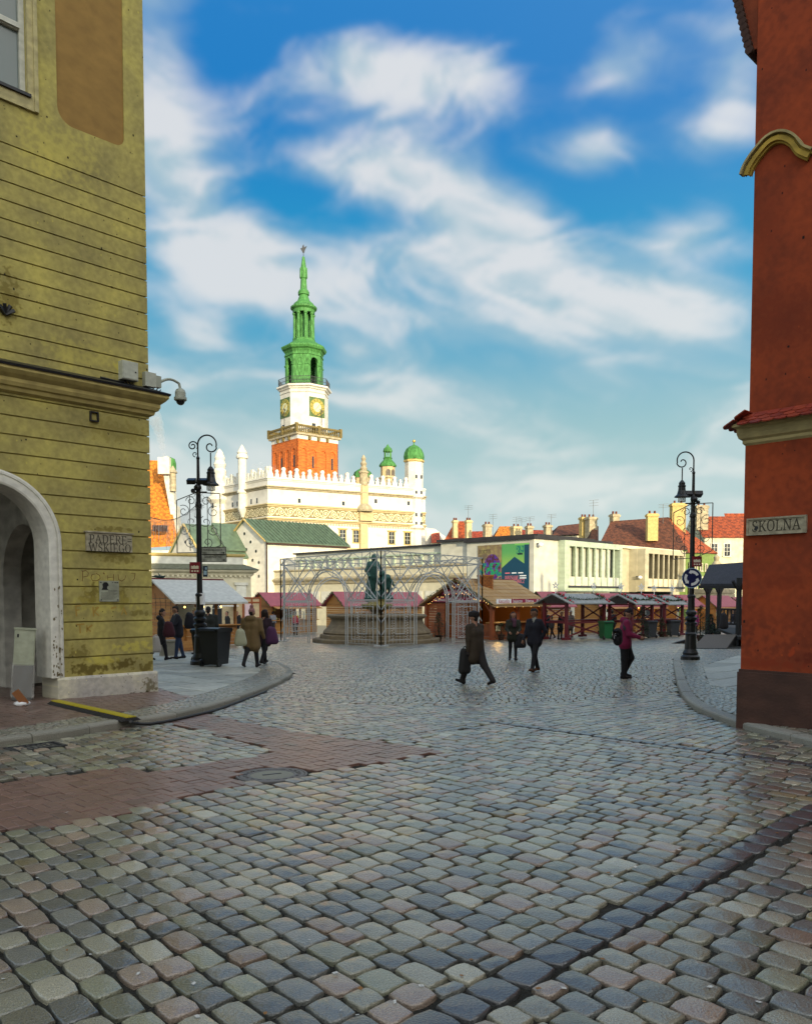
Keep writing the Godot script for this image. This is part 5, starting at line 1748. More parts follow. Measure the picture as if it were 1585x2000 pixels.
func gallery() -> void:
	var gc := at(1042, 1100, 72); gc.y = gy(gc.z)
	var t := thing("gallery_building", "pale modern gallery block with finned window boxes and a poster wall", "building", gc)
	var WA := tf(Vector3.ZERO, FA); var WB := tf(Vector3.ZERO, FB)
	var gw := mat("gallery_white", 0.68, 0.67, 0.56, 0.85, "plaster", 0.15)
	var gm := mat("gallery_mint", 0.50, 0.60, 0.45, 0.8, "plaster", 0.3)
	var gb := mat("gallery_beige", 0.56, 0.51, 0.35, 0.85, "plaster", 0.15)
	var roof := mat("roof_felt", 0.035, 0.035, 0.04, 0.9, "blotch", 0.3)
	var b := mb(WB)
	b.box(Vector3(-7.9, -2, -12), Vector3(0, 8.0, 0)); part(t, "poster_block", b, gw)
	b = mb(WB); b.box(Vector3(-8.1, 7.98, -12.2), Vector3(0.2, 8.25, 0.25)); part(t, "roof_edge", b, roof)
	# long wing to the left: base with cornice, set back upper storey with ribs
	b = mb(WB); b.box(Vector3(-45, -3, -10), Vector3(-7.9, 6.0, -0.02)); part(t, "wing_base", b, M.cream)
	b = mb(WB); b.sweep([Vector2(0, 4.3), Vector2(0.12, 4.4), Vector2(0.15, 4.6), Vector2(0.35, 4.8), Vector2(0.4, 4.95), Vector2(0.1, 5.1), Vector2(0.0, 5.15)], [Vector3(-45, 0, -0.02), Vector3(-7.9, 0, -0.02)]); part(t, "cornice", b, M.stone_trim)
	b = mb(WB); b.sweep([Vector2(0, 5.85), Vector2(0.15, 5.95), Vector2(0.15, 6.1), Vector2(0, 6.12)], [Vector3(-45, 0, -0.02), Vector3(-7.9, 0, -0.02)]); part(t, "parapet_cap", b, M.stone_trim)
	b = mb(WB); b.box(Vector3(-36, 6.0, -10), Vector3(-7.9, 7.95, -0.6)); part(t, "upper_storey", b, gw)
	b = mb(WB); b.box(Vector3(-36.2, 7.93, -10), Vector3(-8.1, 8.1, -0.3)); part(t, "roof_edge", b, roof)
	for k in 20:
		var x := -9.0 - k * 1.36
		b = mb(WB); b.box(Vector3(x - 0.12, 6.12, -0.6), Vector3(x + 0.12, 7.15, -0.42)); part(t, "rib", b, gm)
	b = mb(WB); b.box(Vector3(-36, 7.15, -0.6), Vector3(-8.5, 7.3, -0.38)); part(t, "rib_rail", b, gm)
	for k in 16:
		var x := -10.5 - k * 2.1
		b = mb(WB); b.box(Vector3(x - 0.85, 2.2, -0.04), Vector3(x + 0.85, 3.5, 0.02)); part(t, "blind_panel", b, M.warm_white)
		if k > 0 and k < 6:
			framed_window(t, WB, x - 0.4, 1.6, x + 0.4, 2.9, M.stone_trim, true, null, false)
	# posters
	for k in 2:
		var pp := thing("exhibition_poster", ["tall poster lettered HORTUS with a flower head picture on the gallery wall", "tall blue and green poster with pink block lettering on the gallery wall"][k], "poster", gc, FB)
		var x0 := -6.5 if k == 0 else -3.6; var x1 := -3.62 if k == 0 else -0.5
		b = mb(); b.box(Vector3(x0, 3.2, 0.0), Vector3(x1, 7.65, 0.04)); part(pp, "board", b, M.dark_metal)
		b = mb(); b.quaduv(Vector3(x0, 3.2, 0.045), Vector3(x1, 3.2, 0.045), Vector3(x1, 7.65, 0.045), Vector3(x0, 7.65, 0.045))
		var m := StandardMaterial3D.new(); m.resource_name = "poster_print"; m.albedo_texture = poster_print(k); m.roughness = 0.7; m.albedo_color = Color(0.92, 0.92, 0.92)
		part(pp, "print", b, m)
		if k == 0:
			lettering(pp, "HORTUS", Vector3(-5.65, 7.05, 0.05), 0.34, M.black_metal, 1.4)
			for i in 5: 
				b = mb(); b.box(Vector3(-6.3, 6.75 - i * 0.11, 0.047), Vector3(-5.3 - 0.1 * (i % 3), 6.79 - i * 0.11, 0.05)); part(pp, "text_line", b, M.dark_metal)
		else:
			var pk := mat("poster_pink", 0.62, 0.16, 0.20, 0.8)
			lettering(pp, "JAROSŁAW", Vector3(-2.48, 4.62, 0.05), 0.34, pk, 1.55, false)
			lettering(pp, "KOZAKIEWICZ", Vector3(-2.14, 4.28, 0.05), 0.34, pk, 2.25, false)
			for i in 3:
				b = mb(); b.box(Vector3(-3.2 + i * 0.75, 4.98, 0.047), Vector3(-2.65 + i * 0.75, 5.08, 0.05)); part(pp, "text_line", b, M.snow_white if i else pk)
			for i in 2:
				b = mb(); b.box(Vector3(-1.55, 4.52 + i * 0.2, 0.047), Vector3(-0.8, 4.62 + i * 0.2, 0.05)); part(pp, "text_line", b, M.snow_white)
	# right-hand front: block, two finned boxes, glazed ground floor
	b = mb(WA); b.box(Vector3(0.02, -2, -0.4), Vector3(0.7, 8.2, -0.001)); b.box(Vector3(0.7, -2, -11.4), Vector3(3.5, 8.2, -0.001)); b.box(Vector3(3.5, 3.4, -11.4), Vector3(9.7, 8.2, -0.6)); part(t, "front_block", b, gw)
	b = mb(WA); b.box(Vector3(0.25, 8.2, -11.6), Vector3(9.9, 8.42, 0.2)); part(t, "roof_edge", b, roof)
	finned_box(t, WA, 3.5, 13.9, 3.4, 8.0, gm, gw, 8)
	b = mb(WA); b.box(Vector3(9.7, 3.4, -9), Vector3(14.0, 7.4, -0.7)); b.box(Vector3(13.9, 3.4, -14), Vector3(31.0, 7.9, -0.9)); b.box(Vector3(28.0, -2, -6), Vector3(31.0, 7.9, -0.85)); part(t, "rear_block", b, gb)
	b = mb(WA); b.box(Vector3(9.7, 7.4, -9), Vector3(14.0, 7.75, -0.65)); part(t, "roof_edge", b, roof)
	b = mb(WA); b.box(Vector3(13.95, 7.9, -14), Vector3(31.1, 8.2, -0.6)); part(t, "parapet", b, M.cream)
	finned_box(t, WA, 18.6, 28.0, 3.45, 7.9, gb, M.cream, 7)
	# side wall of the second pavilion
	b = mb(WA); b.box(Vector3(18.55, 3.4, -6), Vector3(18.62, 7.9, 0.0)); part(t, "side_wall", b, gb)
	# glazed ground floor
	b = mb(WA); b.box(Vector3(3.5, -2, -1.4), Vector3(28, 3.4, -1.3)); part(t, "shop_glass", b, M.glass_dark)
	for k in 16:
		b = mb(WA); b.box(Vector3(3.6 + k * 1.6, -2, -1.3), Vector3(3.72 + k * 1.6, 3.4, -1.15)); part(t, "mullion", b, M.steel)
	b = mb(WA); b.box(Vector3(3.5, 3.15, -1.3), Vector3(28, 3.4, -0.9)); part(t, "soffit", b, roof)
	# sign over the entrance
	var sg := thing("cafe_sign", "dark blue cut out lettering standing on the gallery wall beside the poster", "sign", gc, FA)
	var nv := mat("sign_navy", 0.02, 0.06, 0.10, 0.6)
	lettering(sg, "arsenał", Vector3(1.75, 2.75, 0.05), 0.85, nv, 2.6, false, 0.0, 0.08)
	# wall cameras
	for q in [[0.35, 7.45], [18.4, 4.9]]:
		var wc := thing("wall_camera", ["white wall camera under the gallery roof corner", "white wall camera on a post before the second finned window"][0 if q[0] < 1 else 1], "camera", gc, FA)
		b = mb(); b.ball(Vector3(q[0], q[1], 0.45), Vector3(0.24, 0.18, 0.24), 8, 5); part(wc, "housing", b, M.snow_white)
		b = mb(); b.beam(Vector3(q[0], q[1] + 0.1, 0.0), Vector3(q[0], q[1] + 0.1, 0.45), 0.1); part(wc, "arm", b, M.dark_metal)

func finned_box(t: Node3D, W: Transform3D, x0: float, x1: float, y0: float, y1: float, fr: Material, inn: Material, n: int) -> void:
	var d := 0.9
	var b := mb(W)
	b.box(Vector3(x0, y0, -0.6), Vector3(x0 + 0.75, y1, d)); b.box(Vector3(x1 - 0.45, y0, -0.6), Vector3(x1, y1, d))
	b.box(Vector3(x0 + 0.75, y1 - 0.5, -0.6), Vector3(x1 - 0.45, y1, d)); b.box(Vector3(x0 + 0.75, y0, -0.6), Vector3(x1 - 0.45, y0 + 0.35, d))
	part(t, "window_box", b, fr)
	b = mb(W); b.box(Vector3(x0 + 0.75, y0 + 0.35, 0.2), Vector3(x1 - 0.45, y0 + 1.35, d - 0.12)); part(t, "spandrel", b, inn)
	b = mb(W); b.box(Vector3(x0 + 0.6, y0 + 0.35, d), Vector3(x1 - 0.3, y0 + 0.52, d + 0.12)); part(t, "ledge", b, M.dark_metal)
	b = mb(W); b.box(Vector3(x0 + 0.75, y0 + 1.35, -0.3), Vector3(x1 - 0.45, y1 - 0.5, -0.2)); part(t, "pane", b, M.glass_dark)
	for k in n:
		var x := lerpf(x0 + 0.75, x1 - 0.45, float(k) / n)
		b = mb(W); b.box(Vector3(x - 0.06, y0 + 0.35, d - 0.14), Vector3(x + 0.10, y1 - 0.5, d - 0.02)); part(t, "fin_edge", b, fr)
		b = mb(W)
		var xe := x + (x1 - x0 - 1.2) / n * 0.62
		b.quad(Vector3(x + 0.1, y0 + 1.35, d - 0.12), Vector3(xe, y0 + 1.35, -0.15), Vector3(xe, y1 - 0.5, -0.15), Vector3(x + 0.1, y1 - 0.5, d - 0.12))
		b.quad(Vector3(x + 0.02, y0 + 1.35, d - 0.16), Vector3(x + 0.02, y1 - 0.5, d - 0.16), Vector3(xe - 0.08, y1 - 0.5, -0.19), Vector3(xe - 0.08, y0 + 1.35, -0.19))
		part(t, "fin", b, fr)

# ------------------------------------------------------------------ guardhouse, cottages, far roofs
func gable_house(nm: String, label: String, p: Vector3, yaw: float, w: float, l: float, eave: float, ridge: float, wall: Material, roof: Material, uvm := 1.6) -> Node3D:
	# gable front towards +z, w wide (centred), l deep
	var t := thing(nm, label, "house", p, yaw)
	var b := mb()
	b.prism(PackedVector2Array([Vector2(-w / 2, -3), Vector2(w / 2, -3), Vector2(w / 2, eave), Vector2(0, ridge), Vector2(-w / 2, eave)]), -l, 0)
	part(t, "wall", b, wall)
	for s in [-1, 1]:
		b = mb()
		var ov := 0.35
		var e := Vector3(s * (w / 2 + ov), eave - ov * (ridge - eave) / (w / 2), 0); var r := Vector3(0, ridge, 0)
		var up := Vector3(0, 0.16, 0)
		var sl := e.distance_to(r)
		var z0 := Vector3(0, 0, 0.25); var z1 := Vector3(0, 0, -l - 0.25)
		if s > 0: b.quaduv(e + z0 + up, e + z1 + up, r + z1 + up, r + z0 + up, Rect2(0, 0, l / uvm, sl / uvm))
		else: b.quaduv(e + z1 + up, e + z0 + up, r + z0 + up, r + z1 + up, Rect2(0, 0, l / uvm, sl / uvm))
		b.quad(e + z0, e + z0 + up, r + z0 + up, r + z0); b.quad(e + z0, e + z1, e + z1 + up, e + z0 + up)
		b.quad(e + z0, r + z0, r + z1, e + z1)
		part(t, "roof", b, roof)
	return t

func chimney(par: Node3D, p: Vector3, w: float, d: float, h: float, m: Material) -> void:
	var b := mb(); b.box(p + Vector3(-w / 2, 0, -d / 2), p + Vector3(w / 2, h, d / 2)); b.box(p + Vector3(-w / 2 - 0.1, h - 0.35, -d / 2 - 0.1), p + Vector3(w / 2 + 0.1, h - 0.1, d / 2 + 0.1))
	var o := part(par, "chimney", b, m)
	for k in 2:
		b = mb(tf(p + Vector3((k - 0.5) * w * 0.5, h, 0))); b.lathe([Vector2(0.14, 0), Vector2(0.12, 0.35), Vector2(0.0, 0.36)], 8); part(o, "chimney_pot", b, M.tile_rust)

func guardhouse_and_cottages() -> void:
	var od := at(490, 1110, 75); od.y = gy(od.z)
	var t := thing("guardhouse", "low cream classical guardhouse with a columned attic and arched niches", "building", od, 0.35)
	var b := mb(); b.box(Vector3(-16, -3, -9), Vector3(0, 5.5, 0)); part(t, "wall", b, M.cream)
	b = mb(); b.box(Vector3(-16, 5.5, -8.8), Vector3(-0.6, 6.75, -0.5)); part(t, "attic", b, M.warm_white)
	b = mb(); b.sweep([Vector2(0, 4.75), Vector2(0.15, 4.9), Vector2(0.2, 5.05), Vector2(0.5, 5.2), Vector2(0.6, 5.35), Vector2(0.0, 5.6)], [Vector3(-16, 0, 0), Vector3.ZERO, Vector3(0, 0, -9)]); part(t, "cornice", b, M.cream)
	b = mb(); b.sweep([Vector2(0.62, 5.36), Vector2(0.65, 5.42), Vector2(-0.5, 5.9)], [Vector3(-16, 0, 0), Vector3.ZERO, Vector3(0, 0, -9)]); part(t, "cornice_flashing", b, mat("zinc_green", 0.16, 0.17, 0.11, 0.6, "blotch", 0.6))
	b = mb(); b.sweep([Vector2(0, 6.55), Vector2(0.15, 6.65), Vector2(0.2, 6.8), Vector2(0, 6.85)], [Vector3(-16, 0, -0.5), Vector3(-0.6, 0, -0.5), Vector3(-0.6, 0, -8.8)]); part(t, "attic_cap", b, M.ochre)
	for k in 38:
		b = mb(); b.box(Vector3(-15.8 + k * 0.42, 4.72, 0.0), Vector3(-15.6 + k * 0.42, 4.88, 0.22)); part(t, "dentil", b, M.cream)
	for x in [-15.0, -11.6, -8.2, -4.6, -0.9]:
		b = mb(); b.box(Vector3(x - 0.45, -3, 0), Vector3(x + 0.45, 4.0, 0.14)); b.box(Vector3(x - 0.6, 4.0, 0), Vector3(x + 0.6, 4.25, 0.22)); part(t, "pilaster", b, M.warm_white)
	for x in [-13.3, -9.9, -6.4, -2.75]:
		b = mb(tf(Vector3(x, 2.3, 0.02)))
		for i in 12:
			var a := PI * i / 12; var a2 := PI * (i + 1) / 12
			b.beam(Vector3(cos(a) * 1.15, sin(a) * 1.15, 0.05), Vector3(cos(a2) * 1.15, sin(a2) * 1.15, 0.05), 0.22, 0.12)
		part(t, "arch_moulding", b, M.stone_trim)
		b = mb(tf(Vector3(x, 0, 0)))
		var p := PackedVector2Array([Vector2(-0.75, -2), Vector2(0.75, -2)]); p.append_array(arc_pts(Vector2(0, 1.9), 0.75, 0, PI, 10))
		b.prism(p, 0.0, 0.04); part(t, "arched_window", b, M.glass_dark)
		b = mb(tf(Vector3(x, 1.9, 0)))
		for i in 7: b.beam(Vector3(0, 0, 0.06), Vector3(cos(PI * i / 6) * 0.75, sin(PI * i / 6) * 0.75, 0.06), 0.05, 0.03)
		part(t, "fanlight_bar", b, M.sash_white)
	# small white gabled house with a green metal roof
	var ct := at(522, 1100, 100); ct.y = gy(ct.z)
	var rd := Vector3(cos(0.75), 0, -sin(0.75))
	var gabyaw := -0.82
	var gx := Vector3(cos(gabyaw), 0, -sin(gabyaw))
	var mid := ct - gx * 4.85
	var h := gable_house("gabled_house", "white gabled house with small round holes and a long green metal roof", mid, gabyaw, 9.6, 12.5, 10.15, 13.0, mat("house_white", 0.84, 0.80, 0.68, 0.85, "plaster", 0.15), M.green_roof)
	for s in 22:
		b = mb()
		var z := -0.3 - s * 0.57
		b.beam(Vector3(5.2, 10.15, z), Vector3(0.03, 13.22, z), 0.07, 0.12)
		part(h, "roof_seam", b, M.green_roof)
	b = mb(); b.beam(Vector3(-4.9, 10.1, 0.28), Vector3(0, 13.1, 0.28), 0.25, 0.12); b.beam(Vector3(4.9, 10.1, 0.28), Vector3(0, 13.1, 0.28), 0.25, 0.12); part(h, "verge_board", b, M.ochre)
	for q in [[-2.6, 9.3], [-0.2, 11.3], [1.2, 10.2], [2.4, 9.0], [-3.3, 8.2], [0.2, 9.3], [3.0, 7.6], [1.6, 7.9], [-1.4, 10.3], [0.1, 7.0], [1.6, 6.2], [3.0, 5.9]]:
		b = mb(Transform3D(Basis(Vector3.RIGHT, PI / 2), Vector3(q[0], q[1], 0.0))); b.lathe([Vector2(0.2, 0), Vector2(0.2, 0.04), Vector2(0, 0.04)], 10); part(h, "vent_hole", b, M.glass_dark)
	b = mb(); b.tube([Vector3(4.85, 10.0, 0.1), Vector3(4.9, 9.7, 0.1), Vector3(4.85, -1, 0.1)], 0.09, 6); part(h, "downpipe", b, M.tile_brown)
	b = mb(); b.beam(Vector3(5.25, 9.85, 0.2), Vector3(5.25, 9.85, -12.6), 0.16); part(h, "gutter", b, M.tile_brown)
	# a second one to its left, partly hidden by the lamp
	var c2 := at(362, 1040, 102); c2.y = gy(c2.z)
	var h2 := gable_house("gabled_house", "white gabled house with ochre verges in front of the orange church-like roof", c2, gabyaw, 8.2, 9.0, 8.5, 12.3, M.house_white, M.green_roof)
	b = mb(); b.beam(Vector3(-4.3, 8.4, 0.28), Vector3(0, 12.4, 0.28), 0.25, 0.12); b.beam(Vector3(4.3, 8.4, 0.28), Vector3(0, 12.4, 0.28), 0.25, 0.12); part(h2, "verge_board", b, M.ochre)
	for q in [[-1.2, 8.2], [1.0, 8.6], [0.0, 10.2]]:
		b = mb(Transform3D(Basis(Vector3.RIGHT, PI / 2), Vector3(q[0], q[1], 0.0))); b.lathe([Vector2(0.2, 0), Vector2(0.2, 0.04), Vector2(0, 0.04)], 10); part(h2, "vent_hole", b, M.glass_dark)
	var c3 := at(418, 1036, 104); c3.y = gy(c3.z)
	gable_house("gabled_house", "narrow white gabled house with a dark green roof beside the street lamp", c3, gabyaw, 6.0, 10.0, 9.5, 12.6, M.house_white, M.green_roof)

func roof_slope(par: Node3D, a: Vector3, b_: Vector3, c: Vector3, d: Vector3, m: Material, uvm := 1.7) -> void:
	# a, b along the eave; c, d along the ridge (c above b)
	var b := mb()
	var ul := a.distance_to(b_) / uvm; var vl := a.distance_to(d) / uvm
	b.quaduv(a, b_, c, d, Rect2(0, 0, ul, vl))
	part(par, "roof_slope", b, m)

func far_houses() -> void:
	var b: MB
	# steep orange roof with a stepped gable, left
	var d := 128.0
	var e0 := at(250, 1072, d); var e1 := at(349, 1066, d); var r1 := at(318, 900, d + 9); var r0 := at(250, 897, d + 9)
	var t := thing("merchant_house", "tall house with a steep orange tiled roof and white stepped gable", "house", Vector3.ZERO)
	roof_slope(t, e0, e1, r1, r0, M.tile_orange, 1.7)
	b = mb()
	var gpts := []
	for q in [[314, 896], [330, 892], [328, 925], [340, 925], [343, 985], [349, 990], [352, 1045], [365, 1050], [367, 1100], [349, 1100], [347, 1066], [318, 905]]:
		gpts.append(at(q[0], q[1], d + 4.0))
	b = mb()
	var poly := PackedVector2Array()
	for p in gpts: poly.append(Vector2(p.x, p.y))
	b.T = Transform3D(Basis.IDENTITY, Vector3(0, 0, -d - 4))
	b.prism(poly, -0.8, 0.8)
	part(t, "stepped_gable", b, M.warm_white)
	b = mb()
	var w0 := at(250, 1075, d); var w1 := at(352, 1070, d)
	b.box(Vector3(w0.x, -4, -d - 8), Vector3(w1.x, w0.y, -d - 0.4)); part(t, "wall", b, M.white_wall)
	b = mb(); var cp := at(321, 915, d + 4)
	b.cbox(cp + Vector3(0.4, 0.2, 1.0), Vector3(1.8, 2.6, 1.6)); part(t, "chimney", b, M.white_wall)
	b = mb(tf(at(338, 935, d + 3))); b.lathe([Vector2(0.5, -2), Vector2(0.5, 0.8), Vector2(0.75, 0.9), Vector2(0.5, 1.3), Vector2(0.1, 2.0), Vector2(0, 2.0)], 8); part(t, "gable_pinnacle", b, M.stone_trim)
	b = mb(tf(at(333, 905, d + 4))); b.lathe([Vector2(0.9, -1), Vector2(0.9, 0), Vector2(0.7, 0.7), Vector2(0, 1.0)], 10); part(t, "copper_cap", b, M.copper)
	# dormer slot
	b = mb(); var dm := at(313, 1032, d - 0.5); b.cbox(dm, Vector3(2.0, 0.9, 1.2)); part(t, "dormer", b, M.tile_brown)
	# red roofs behind the gallery (pixel outlines, about 125 m away)
	var specs := [
		["red", 125, [[842, 1060], [860, 1060], [858, 1040], [842, 1041]], "tile_red"],
		["red steep", 118, [[862, 1066], [925, 1063], [908, 1018], [888, 1018]], "tile_rust"],
		["low red", 122, [[905, 1062], [965, 1058], [958, 1037], [915, 1038]], "tile_red"],
		["orange", 126, [[962, 1055], [1010, 1052], [1000, 1028], [975, 1028]], "tile_orange"],
		["dull red", 128, [[1000, 1054], [1085, 1046], [1080, 1036], [1005, 1034]], "tile_red"],
		["dark brown", 112, [[1078, 1046], [1145, 1043], [1135, 1022], [1090, 1027]], "tile_brown"],
		["brown", 104, [[1150, 1056], [1168, 1058], [1168, 1028], [1158, 1024]], "tile_brown"]]
	for s in specs:
		var dd: float = s[1]
		var p: Array = s[2]
		var hs := thing("distant_house", "house with a %s tiled roof showing above the gallery roof edge" % s[0], "house", Vector3.ZERO, 0.0, "houses beyond the gallery")
		var A := at(p[0][0], p[0][1], dd); var B := at(p[1][0], p[1][1], dd); var C := at(p[2][0], p[2][1], dd + 4); var D := at(p[3][0], p[3][1], dd + 4)
		roof_slope(hs, A, B, C, D, M[s[3]])
		b = mb(); b.tri(B, B + Vector3(-0.2, 0, -8), C); b.tri(A + Vector3(0.2, 0, -8), A, D); b.quad(B + Vector3(0, 0, -8), A + Vector3(0, 0, -8), D, C); part(hs, "rear_slope", b, M[s[3]])
		b = mb(); b.box(Vector3(A.x, -4, -dd - 7.6), Vector3(B.x, minf(A.y, B.y), -dd - 0.3)); part(hs, "wall", b, M.cream)
	var ch := [[890, 1030, 118, 9, 14, "hall_buff"], [916, 1040, 116, 11, 24, "hall_buff"], [953, 1050, 112, 14, 26, "stone_trim"], [1009, 1045, 115, 18, 17, "hall_buff"], [1035, 1045, 112, 12, 18, "stone_trim"], [1071, 1043, 110, 13, 18, "stone_trim"], [1141, 1044, 108, 13, 34, "hall_yellow"], [1156, 1043, 107, 18, 33, "stone_trim"], [1202, 1020, 104, 15, 16, "stone_trim"]]
	var cn := ["short", "slim tall", "broad pale", "wide low", "square", "small square", "tall slender ochre", "broad tall", "stubby dark"]
	for c in ch:
		var p := at(c[0], c[1], c[2]); var w: float = c[3] * c[2] / 1600.0; var h: float = c[4] * c[2] / 1600.0
		var cs := thing("chimney_stack", "%s plastered chimney stack among the roofs beyond the gallery" % cn[ch.find(c)], "chimney", p, 0.4, "chimneys beyond the gallery")
		chimney(cs, Vector3(0, -1.5, -0.3), w, w * 0.8, h + 1.5, M[c[5]])
	var kinds := ["leaning", "short plain", "slim", "twin-armed", "tall bare", "crooked", "tallest many-armed", "low"]
	for a in [[914, 1010, 988, 116], [962, 1030, 1005, 116], [1008, 1035, 1010, 118], [1018, 1035, 1012, 118], [1034, 1030, 1010, 112], [1076, 1025, 1005, 110], [1158, 1010, 977, 107], [1294, 1005, 985, 100]]:
		var p := at(a[0], a[1], a[3]); var q := at(a[0], a[2], a[3])
		var an := thing("roof_antenna", "%s television antenna standing on the roofs beyond the gallery" % kinds.pop_front(), "antenna", p, 0.0, "antennas beyond the gallery")
		b = mb(); b.beam(Vector3(0, -1.5, 0), q - p, 0.045); part(an, "mast", b, M.dark_metal)
		b = mb()
		for k in 3: b.beam((q - p) * (0.98 - 0.16 * k) + Vector3(-0.55, 0, 0), (q - p) * (0.98 - 0.16 * k) + Vector3(0.65, 0.1, 0), 0.03)
		part(an, "cross_arm", b, M.dark_metal)
	# big brown roof right, its end tinted bright for the sun on it, and the coloured houses beyond
	var g := 98.0
	var bh := thing("corner_house", "large house with a mottled brown tiled roof, hip tinted orange for the sun on it and tall yellow chimney", "house", Vector3.ZERO)
	var A := at(1168, 1066, g); var B := at(1345, 1080, g - 4); var C := at(1304, 1010, g + 3); var D := at(1192, 1018, g + 6)
	roof_slope(bh, A, B, C, D, M.tile_brown)
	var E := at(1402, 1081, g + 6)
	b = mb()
	b.quaduv(B, E, C + Vector3(0.01, 0, 0), C, Rect2(0, 0, 4, 4)); part(bh, "sun_tinted_hip", b, M.tile_rust)  # sunlight on this slope is put into its brighter tile colour
	b = mb()
	var by := minf(A.y, B.y) - 0.1
	b.T = Transform3D(Basis(Vector3(1, 0, 0), Vector3(0, 0, -1), Vector3(0, 1, 0)), Vector3.ZERO)
	b.prism(PackedVector2Array([Vector2(A.x, -A.z), Vector2(B.x - 0.2, -B.z + 0.3), Vector2(E.x - 0.2, -E.z), Vector2(E.x - 5, -E.z + 9), Vector2(A.x, -A.z + 9)]), -4, E.y - 0.15)
	part(bh, "wall", b, mat("house_green", 0.20, 0.30, 0.07, 0.85, "plaster", 0.3))
	var yaw := atan2(-(E - B).z, (E - B).x)
	var WT := tf(Vector3(B.x - 0.2, 0, B.z + 0.02), yaw)
	for f in 3:
		for i in 4:
			var x := 1.2 + i * 2.1; var y := 4.9 - f * 2.9
			framed_window(bh, WT, x - 0.35, y, x + 0.35, y + (0.7 if f == 0 else 1.4), M.cream, f > 0, null, false)
	b = mb(WT); b.box(Vector3(0, 3.9, 0), Vector3(10, 4.1, 0.12)); b.box(Vector3(0, 1.0, 0), Vector3(10, 1.15, 0.1)); part(bh, "string_course", b, M.cream)
	for c in [[1272, 1040, 97, 20, 36, "hall_yellow"], [1322, 1030, 101, 26, 46, "hall_yellow"], [1368, 1020, 104, 22, 32, "stone_trim"]]:
		var p := at(c[0], c[1], c[2]); var w: float = c[3] * c[2] / 1600.0; var hh: float = c[4] * c[2] / 1600.0
		chimney(bh, p + Vector3(0, -1, 0), w, w * 0.7, hh + 1, M[c[5]])
	# row receding at the right edge
	var row := [["cream", [1375, 1075, 1420, 1082], 1010, 104, "cream", "tile_rust"], ["rose", [1410, 1095, 1440, 1090], 1030, 112, "house_rose", "tile_rust"], ["yellow", [1425, 1100, 1475, 1100], 1020, 118, "hall_yellow", "tile_red"], ["pale", [1440, 1110, 1510, 1110], 1004, 124, "white_wall", "tile_rust"]]
	for s in row:
		var q: Array = s[1]; var dd: float = s[3]
		var hs := thing("distant_house", "narrow %s fronted house with orange roof in the row behind the dark shelter" % s[0], "house", Vector3.ZERO, 0.0, "houses along the east side")
		var p0 := at(q[0], q[1] - 25, dd); var p1 := at(q[2], q[3] - 25, dd + 5); var tp := at((q[0] + q[2]) / 2.0, s[2], dd + 6)
		b = mb(); b.box(Vector3(p0.x, -4, -dd - 9), Vector3(p1.x + 3, p0.y, -dd)); part(hs, "wall", b, M[s[4]])
		roof_slope(hs, p0 + Vector3(-0.3, 0, 0.3), Vector3(p1.x + 3.3, p0.y, -dd + 0.3), Vector3(p1.x + 3.3, tp.y, -dd - 5), Vector3(p0.x - 0.3, tp.y, -dd - 5), M[s[5]])
		b = mb(); b.tri(Vector3(p0.x, p0.y, -dd - 9), Vector3(p0.x, p0.y, -dd), Vector3(p0.x, tp.y, -dd - 5)); part(hs, "gable", b, M[s[4]])
		for f in 3:
			for i in 2: framed_window(hs, tf(Vector3(p0.x, 0, -dd)), 0.9 + i * 1.6, p0.y - 2.2 - f * 2.6, 1.6 + i * 1.6, p0.y - 0.8 - f * 2.6, M.white_wall, true, null, false)
	# stone pedestal building behind the shelter and its sculpture
	var sp := at(1395, 1150, 86); sp.y = gy(sp.z)
	var st := thing("stone_monument", "banded sandstone block with a carved figure on top behind the dark shelter", "monument", sp, FA)
	for k in 9:
		b = mb(); b.box(Vector3(-1.6, -0.5 + k * 0.5, -1.6), Vector3(1.8, -0.06 + k * 0.5, 1.4)); part(st, "stone_course", b, M.stone_trim)
	b = mb(); b.box(Vector3(-1.5, -0.5, -1.5), Vector3(1.7, 3.9, 1.32)); part(st, "core", b, M.stone_trim)
	b = mb(tf(Vector3(0.3, 4.0, 0))); b.lathe([Vector2(0.7, 0), Vector2(0.5, 0.6), Vector2(0.75, 1.2), Vector2(0.45, 1.9), Vector2(0.6, 2.4), Vector2(0.25, 2.9), Vector2(0.3, 3.3), Vector2(0, 3.6)], 9); part(st, "sculpture", b, M.stone_trim)

# ------------------------------------------------------------------ market stalls
func planks(par: Node3D, T: Transform3D, x0: float, x1: float, y0: float, y1: float, z: float, m: Array, h := 0.16, nm := "board") -> void:
	var y := y0
	while y < y1 - 0.02:
		var t := minf(y + h, y1)
		var b := mb(T); b.box(Vector3(x0, y, z - 0.03), Vector3(x1, t - 0.012, z + rng.randf_range(-0.004, 0.004)))
		part(par, nm, b, m[rng.randi() % m.size()])
		y = t

func woods() -> Array:
	if not M.has("wood_a"):
		for k in [["wood_a", 0.56, 0.25, 0.055], ["wood_b", 0.48, 0.20, 0.045], ["wood_c", 0.62, 0.29, 0.07]]:
			mat(k[0], k[1], k[2], k[3], 0.6, "grain", 1.0).uv1_scale = Vector3(0.3, 4, 0.3)
	return [M.wood_a, M.wood_b, M.wood_c]

func bulb(par: Node3D, p: Vector3, r := 0.05, e := 2.6) -> void:
	if not M.has("bulb_glow"):
		var m := mat("bulb_glow", 1, 0.85, 0.5, 0.5)
		m.emission_enabled = true; m.emission = Color(1, 0.80, 0.42); m.emission_energy_multiplier = e
	var b := mb(); b.ball(p, Vector3.ONE * r, 6, 4)
	part(par, "light_bulb", b, M.bulb_glow)

